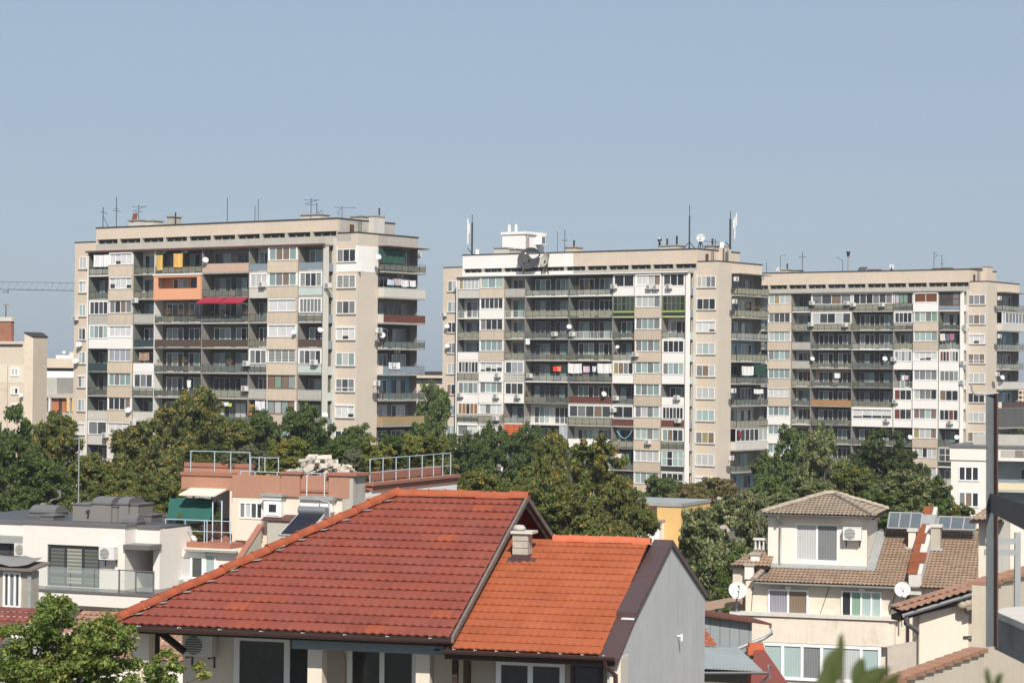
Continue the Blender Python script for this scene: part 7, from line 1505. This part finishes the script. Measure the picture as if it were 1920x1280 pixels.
# ---- bright leafy tree in the near corner
r_ = random.Random(12); cen, rad, br_ = [], [], []
B0 = P(90, 1330, 33)
def blob(x0, y0, x1, y1, n, Y=33., s=.17):
    for _ in range(n):
        a, b = r_.uniform(-1, 1), r_.uniform(-1, 1)
        if a * a + b * b > 1: continue
        p = P((x0 + x1) / 2 + a * (x1 - x0) / 2, (y0 + y1) / 2 + b * (y1 - y0) / 2, Y + r_.uniform(-.7, .7)); cen.append(p - B0); rad.append(s * r_.uniform(.6, 1.25))
blob(20, 1135, 190, 1330, 62); blob(75, 1116, 130, 1165, 14, 33, .13); blob(130, 1145, 240, 1290, 40); blob(-20, 1200, 90, 1330, 30); blob(190, 1160, 255, 1215, 12, 32.6, .12); blob(150, 1230, 290, 1330, 30); blob(270, 1235, 345, 1290, 14, 32.4, .12); blob(330, 1245, 388, 1275, 7, 32.4, .10); blob(285, 1222, 340, 1250, 6, 32.4, .09); blob(95, 1112, 112, 1130, 3, 33, .07)
blob(-10, 1150, 30, 1200, 5, 33, .11); blob(0, 1180, 240, 1340, 70, 33.3); blob(60, 1125, 160, 1230, 18, 33, .13)
T = thing('tree', 'bright green glossy leafed tree in the near corner before the red roofed house', 'tree', (B0.x, B0.y, 0)); me = leaves_mesh('crown', cen, rad, 150, .036, 5, .5, .5, .15); me.materials.append(LEAF['near'])
c = bpy.data.objects.new('crown', me); COL.objects.link(c); c.parent = T; c.location = (0, 0, B0.z)
m = MB(); m.tube([(0, 0, 0), (0, 0, B0.z - 1), (.05, 0, B0.z + .4), (.1, 0, B0.z + 1.2)], .16, bark, 8, .03)
for i in range(0, len(cen), 9):
    e = cen[i] + Vector((0, 0, B0.z)); m.tube([(0, 0, B0.z - .6 + .1 * (i % 5)), (e * .5 + Vector((0, 0, B0.z * .5 - .2))), e], .035, bark, 5, .008)
m.build('trunk', T)
# ---- blurred plant right in front of the camera
Yn = 3.4; fgl = leaf_mat('close_leaf', [(.06, .085, .022), (.075, .10, .026), (.10, .115, .035)], None, 0, 1, .45); base = P(1600, 1400, Yn); T = thing('garden_plant', 'out of focus green leaves close to the camera at the bottom edge', 'plant', (base.x, base.y, 0))
def big_leaf(m, x0, y0, x1, y1, wpx, Y, bend=.012):
    Y *= 1.35
    a, b = P(x0, y0, Y), P(x1, y1, Y + .04); d = b - a; s = d.cross(Vector((0, 1, .3))).normalized() * wpx * 1.0 * Y / F / 2; pts = []; n = 8
    for i in range(n + 1):
        t = i / n; w_ = math.sin(math.pi * min(1, t * .92 + .04)) ** .8; c_ = a + d * t + Vector((0, bend * math.sin(math.pi * t), 0))
        for k in (-1, 0, 1): pts.append(c_ + s * w_ * k + Vector((0, -.006 * (1 - abs(k)), 0)) - Vector((base.x, base.y, 0)))
    m.faces(pts, [(i * 3 + k, i * 3 + k + 1, i * 3 + k + 4, i * 3 + k + 3) for i in range(n) for k in (0, 1)], fgl, True)
m = MB()
for a in [(1580, 1246, 1578, 1186, 15, 2.5), (1552, 1292, 1574, 1214, 44, 2.45), (1585, 1310, 1668, 1252, 44, 2.5), (1540, 1330, 1560, 1240, 40, 2.4), (1640, 1310, 1690, 1262, 24, 2.5), (1600, 1330, 1650, 1262, 46, 2.35), (1862, 1300, 1850, 1250, 12, 2.5), (1866, 1300, 1880, 1262, 20, 2.5), (1604, 1300, 1618, 1232, 30, 2.6)]: big_leaf(m, *a)
m.build('foliage', T); m = MB()
for x, y in ((1579, 1240), (1600, 1290), (1640, 1300), (1860, 1290)):
    e = P(x, y, 3.4) - Vector((base.x, base.y, 0)); m.tube([(e.x * .5, 0, CZ - 1.), (e.x * .9, 0, CZ - .6), e], .004, bark, 5)
m.build('stem', T)
# ---------------------------------------------------------------- buildings far behind
fb = Fr(150, 700, 300, 12)
fb = Fr(72, 640, 235, 22); T = thing_fr('old_apartment_house', 'old beige house with a red brick chimney wall and stepped roof edge', 'apartment house', fb); ob = M('old_beige_render', (.58, .49, .39), var=.09, scale=.25, streak=.2, grime=.25); pal = M('pale_yellow_band', (.64, .57, .46), var=.05, scale=.3)
def qz(y, v=0.): return fb.hv(50, y, v).z
m = MB(); q = fb.hv(45, 700, 0.); m.box(-25, q.x, 0, 4, 0, qz(640), ob); 
m.box(-25, q.x - .002, -.02, 4, qz(718), qz(684), pal); sd_ = fb.hu(72, 640, q.x).y if False else 4.
m.hexa([(q.x + .002, .0, 0), (q.x + .7, .6, 0), (q.x + .7, 3.2, 0), (q.x + .002, 3.2, 0), (q.x + .002, 0, qz(624)), (q.x + .7, .6, qz(632)), (q.x + .7, 3.2, qz(632)), (q.x + .002, 3.2, qz(624))], ob); m.build('wall', T)
m = MB(); a_ = fb.hv(21, 640, .3).x; m.box(-25, a_, .3, .8, qz(640), qz(602), M('old_brick_wall', (.30, .135, .085), var=.25, scale=2.5)); m.box(-25, a_ + .1, .2, .9, qz(602), qz(594), concl); m.build('brick_wall', T)
m = MB(); m.box(-25, fb.hv(43, 640, .0).x, -.15, .2, qz(648), qz(645), cap); m.hexa([(q.x, -.1, qz(624)), (q.x + .75, .5, qz(632)), (q.x + .75, 3.3, qz(632)), (q.x, 3.3, qz(624)), (q.x, -.1, qz(622)), (q.x + .75, .5, qz(630)), (q.x + .75, 3.3, qz(630)), (q.x, 3.3, qz(622))], cap); m.build('roof_edge', T)
for (y0, y1, p) in ((690, 705, 'ww'), (726, 739, 'sd'), (756, 772, 'nn')): rwin(T, fb, 20, y0, 35, y1, -.05, p, frw, fw=.12)
for x in (12.5, ): m = MB(); rb(m, fb, x, 684, x + 1.2, 860, -.1, -.03, greyp); m.build('downpipe', T)
for i, (px, py) in enumerate(((39, 740), (36, 774))): qq = fb.hv(px, py, -.4); p = fb.w(qq.x, -.4, qq.z); put_dish(p, 8 * p.y / F, .2, ('white dish under the half shuttered window of the old house', 'white dish just above the dark edge tree')[i])
qq = fb.hv(11, 596, 2.); m = MB(); m.tube([(0, 0, 0), (0, 0, 1.5)], .05, steel, 6); m.tube([(-.3, 0, 1.4), (.3, 0, 1.4)], .08, oliv, 5); tag(m.build('aerial', None, fb.w(qq.x, 2., qz(595))), 'short aerial above the red brick wall', 'aerial')
# unfinished brick building and the flats behind it
fu = Fr(137, 760, 300, 16); T = thing_fr('unfinished_building', 'unfinished concrete frame building filled with red brick', 'building site', fu); rbk = M('red_hollow_brick', (.42, .145, .07), var=.15, scale=2.)
m = MB()
for y in (739, 774, 800): rb(m, fu, 60, y, 138, y + 6, 0, 8, conc)
for x in (62, 84, 92, 128): rb(m, fu, x, 739, x + 4, 860, .1, .6, conc)
rb(m, fu, 75, 708, 107, 739, 1., 6, conc); m.build('concrete_frame', T)
m = MB(); rb(m, fu, 70, 745, 82, 774, .5, .8, rbk); rb(m, fu, 95, 745, 123, 774, .5, .8, rbk); rb(m, fu, 66, 780, 130, 860, .6, .9, rbk); m.build('brick_infill', T)
m = MB(); rb(m, fu, 110, 746, 116, 774, .44, .49, darkp); m.build('opening', T)
fv = Fr(150, 740, 360, 16); T = thing_fr('flats', 'far cream flats with a dark recessed top floor and yellow side', 'flats', fv); m = MB(); rb(m, fv, 60, 672, 152, 689, 0, 8, beige); rb(m, fv, 60, 696, 152, 860, .3, 8, whitew); rb(m, fv, 120, 735, 152, 860, -.2, .25, yel); m.build('wall', T)
m = MB(); rb(m, fv, 60, 689, 152, 696, .6, 7, darkp); rb(m, fv, 108, 718, 150, 735, .2, .28, darkp); m.build('window_band', T); m = MB(); rb(m, fv, 105, 666, 136, 672, 2, 5, whitew); rb(m, fv, 130, 660, 140, 668, 3, 5, beige); m.build('roof_house', T)
q = fv.hv(120, 660, 2.); p = fv.w(*q); put_dish(p, 6 * p.y / F, 0, 'tiny white dish on the far cream flats')
fq = Fr(832, 740, 330, 20); T = thing_fr('low_building', 'low beige building with a dark window band in the gap between blocks', 'building', fq); m = MB(); rb(m, fq, 770, 699, 832, 708, 0, 8, beige); rb(m, fq, 770, 720, 832, 860, 0, 8, beige); m.build('wall', T); m = MB(); rb(m, fq, 770, 708, 832, 720, .3, 7, darkp); m.build('window_band', T); m = MB(); rb(m, fq, 768, 696.5, 834, 699, -.3, 8, cap); m.build('roof', T)
fe = Fr(1905, 740, 420, 15); T = thing_fr('office_slab', 'distant pale slab block with rows of dark square windows', 'office block', fe); m = MB(); rb(m, fe, 1900, 728, 2000, 860, 0, 10, beige); m.build('wall', T)
for j in range(5):
    for i in range(8): m = MB(); rb(m, fe, 1903 + i * 8, 733 + j * 9, 1908 + i * 8, 738 + j * 9, -.06, -.01, PANE['d']); m.build('window', T)
# crane jib
T = thing('tower_crane', 'blue grey lattice crane jib reaching in from the edge', 'crane', (P(-150, 530, 400).x, 400, 0)); jx = -(P(-150, 530, 400).x); zt0 = P(0, 526, 400).z; cm = M('crane_paint', (.19, .23, .28), var=.1); m = MB(); x0, x1 = P(-200, 530, 400).x, P(146, 530, 400).x; n = 26
zl = P(50, 540, 400).z; zu = P(50, 526, 400).z
for z in (zl, zu): m.bar((x0 + jx, 0, z), (x1 + jx, 0, z - .35), .10 if z == zl else .09, cm)
m.bar((x0 + jx, 1.1, zl), (x1 + jx, 1.1, zl - .35), .10, cm)
for i in range(n):
    a_ = x0 + (x1 - x0) * i / n + jx; b_ = x0 + (x1 - x0) * (i + .5) / n + jx; c_ = x0 + (x1 - x0) * (i + 1) / n + jx; m.bar((a_, 0, zl - .3 * i / n), (b_, .5, zu - .3 * i / n), .06, cm); m.bar((b_, .5, zu - .3 * i / n), (c_, 0, zl - .3 * i / n), .06, cm)
m.build('jib', T); m = MB(); m.bar((0, 0, 0), (0, 0, zu + 6), 1.2, cm); m.build('tower', T); m = MB(); q = P(10, 541, 400); m.box(q.x + jx - .5, q.x + jx + .5, -.4, .4, zl - .9, zl - .2, cm); m.build('trolley', T)
# far wood closing the horizon
rng = np.random.default_rng(77); n = 420; xs = rng.uniform(-220, 260, n); ys = rng.uniform(400, 620, n); cen = np.stack([xs, ys, rng.uniform(3, 12, n) + (ys - 400) * .012], 1)
me = leaves_mesh('far_wood', cen, rng.uniform(3., 5.5, n), 42, .9, 8, .7); me.materials.append(LEAF['mid']); o = bpy.data.objects.new('far_wood', me); COL.objects.link(o); tag(o, 'far off band of green trees behind the blocks', 'wood', kind='stuff')
# ---------------------------------------------------------------- ground
m = MB(); g_ = M('dry_ground', (.12, .115, .085), var=.3, scale=.05)
m.poly([(-690, -60, 0), (690, -60, 0), (690, 1200, 0), (-690, 1200, 0)], g_)
tag(m.build('ground'), kind='structure')
# thin summer haze round camera and scene
m = MB(); hm = bpy.data.materials.new('haze_air'); hm.use_nodes = True; nt = hm.node_tree; nt.nodes.remove(nt.nodes['Principled BSDF'])
pv = nt.nodes.new('ShaderNodeVolumePrincipled'); pv.inputs['Color'].default_value = (.80, .86, .95, 1); pv.inputs['Density'].default_value = .00016
nt.links.new(pv.outputs[0], nt.nodes['Material Output'].inputs['Volume'])
m.box(-700, 700, -62, 1210, -1, 75, hm); tag(m.build('haze'), kind='stuff')
finish_labels()
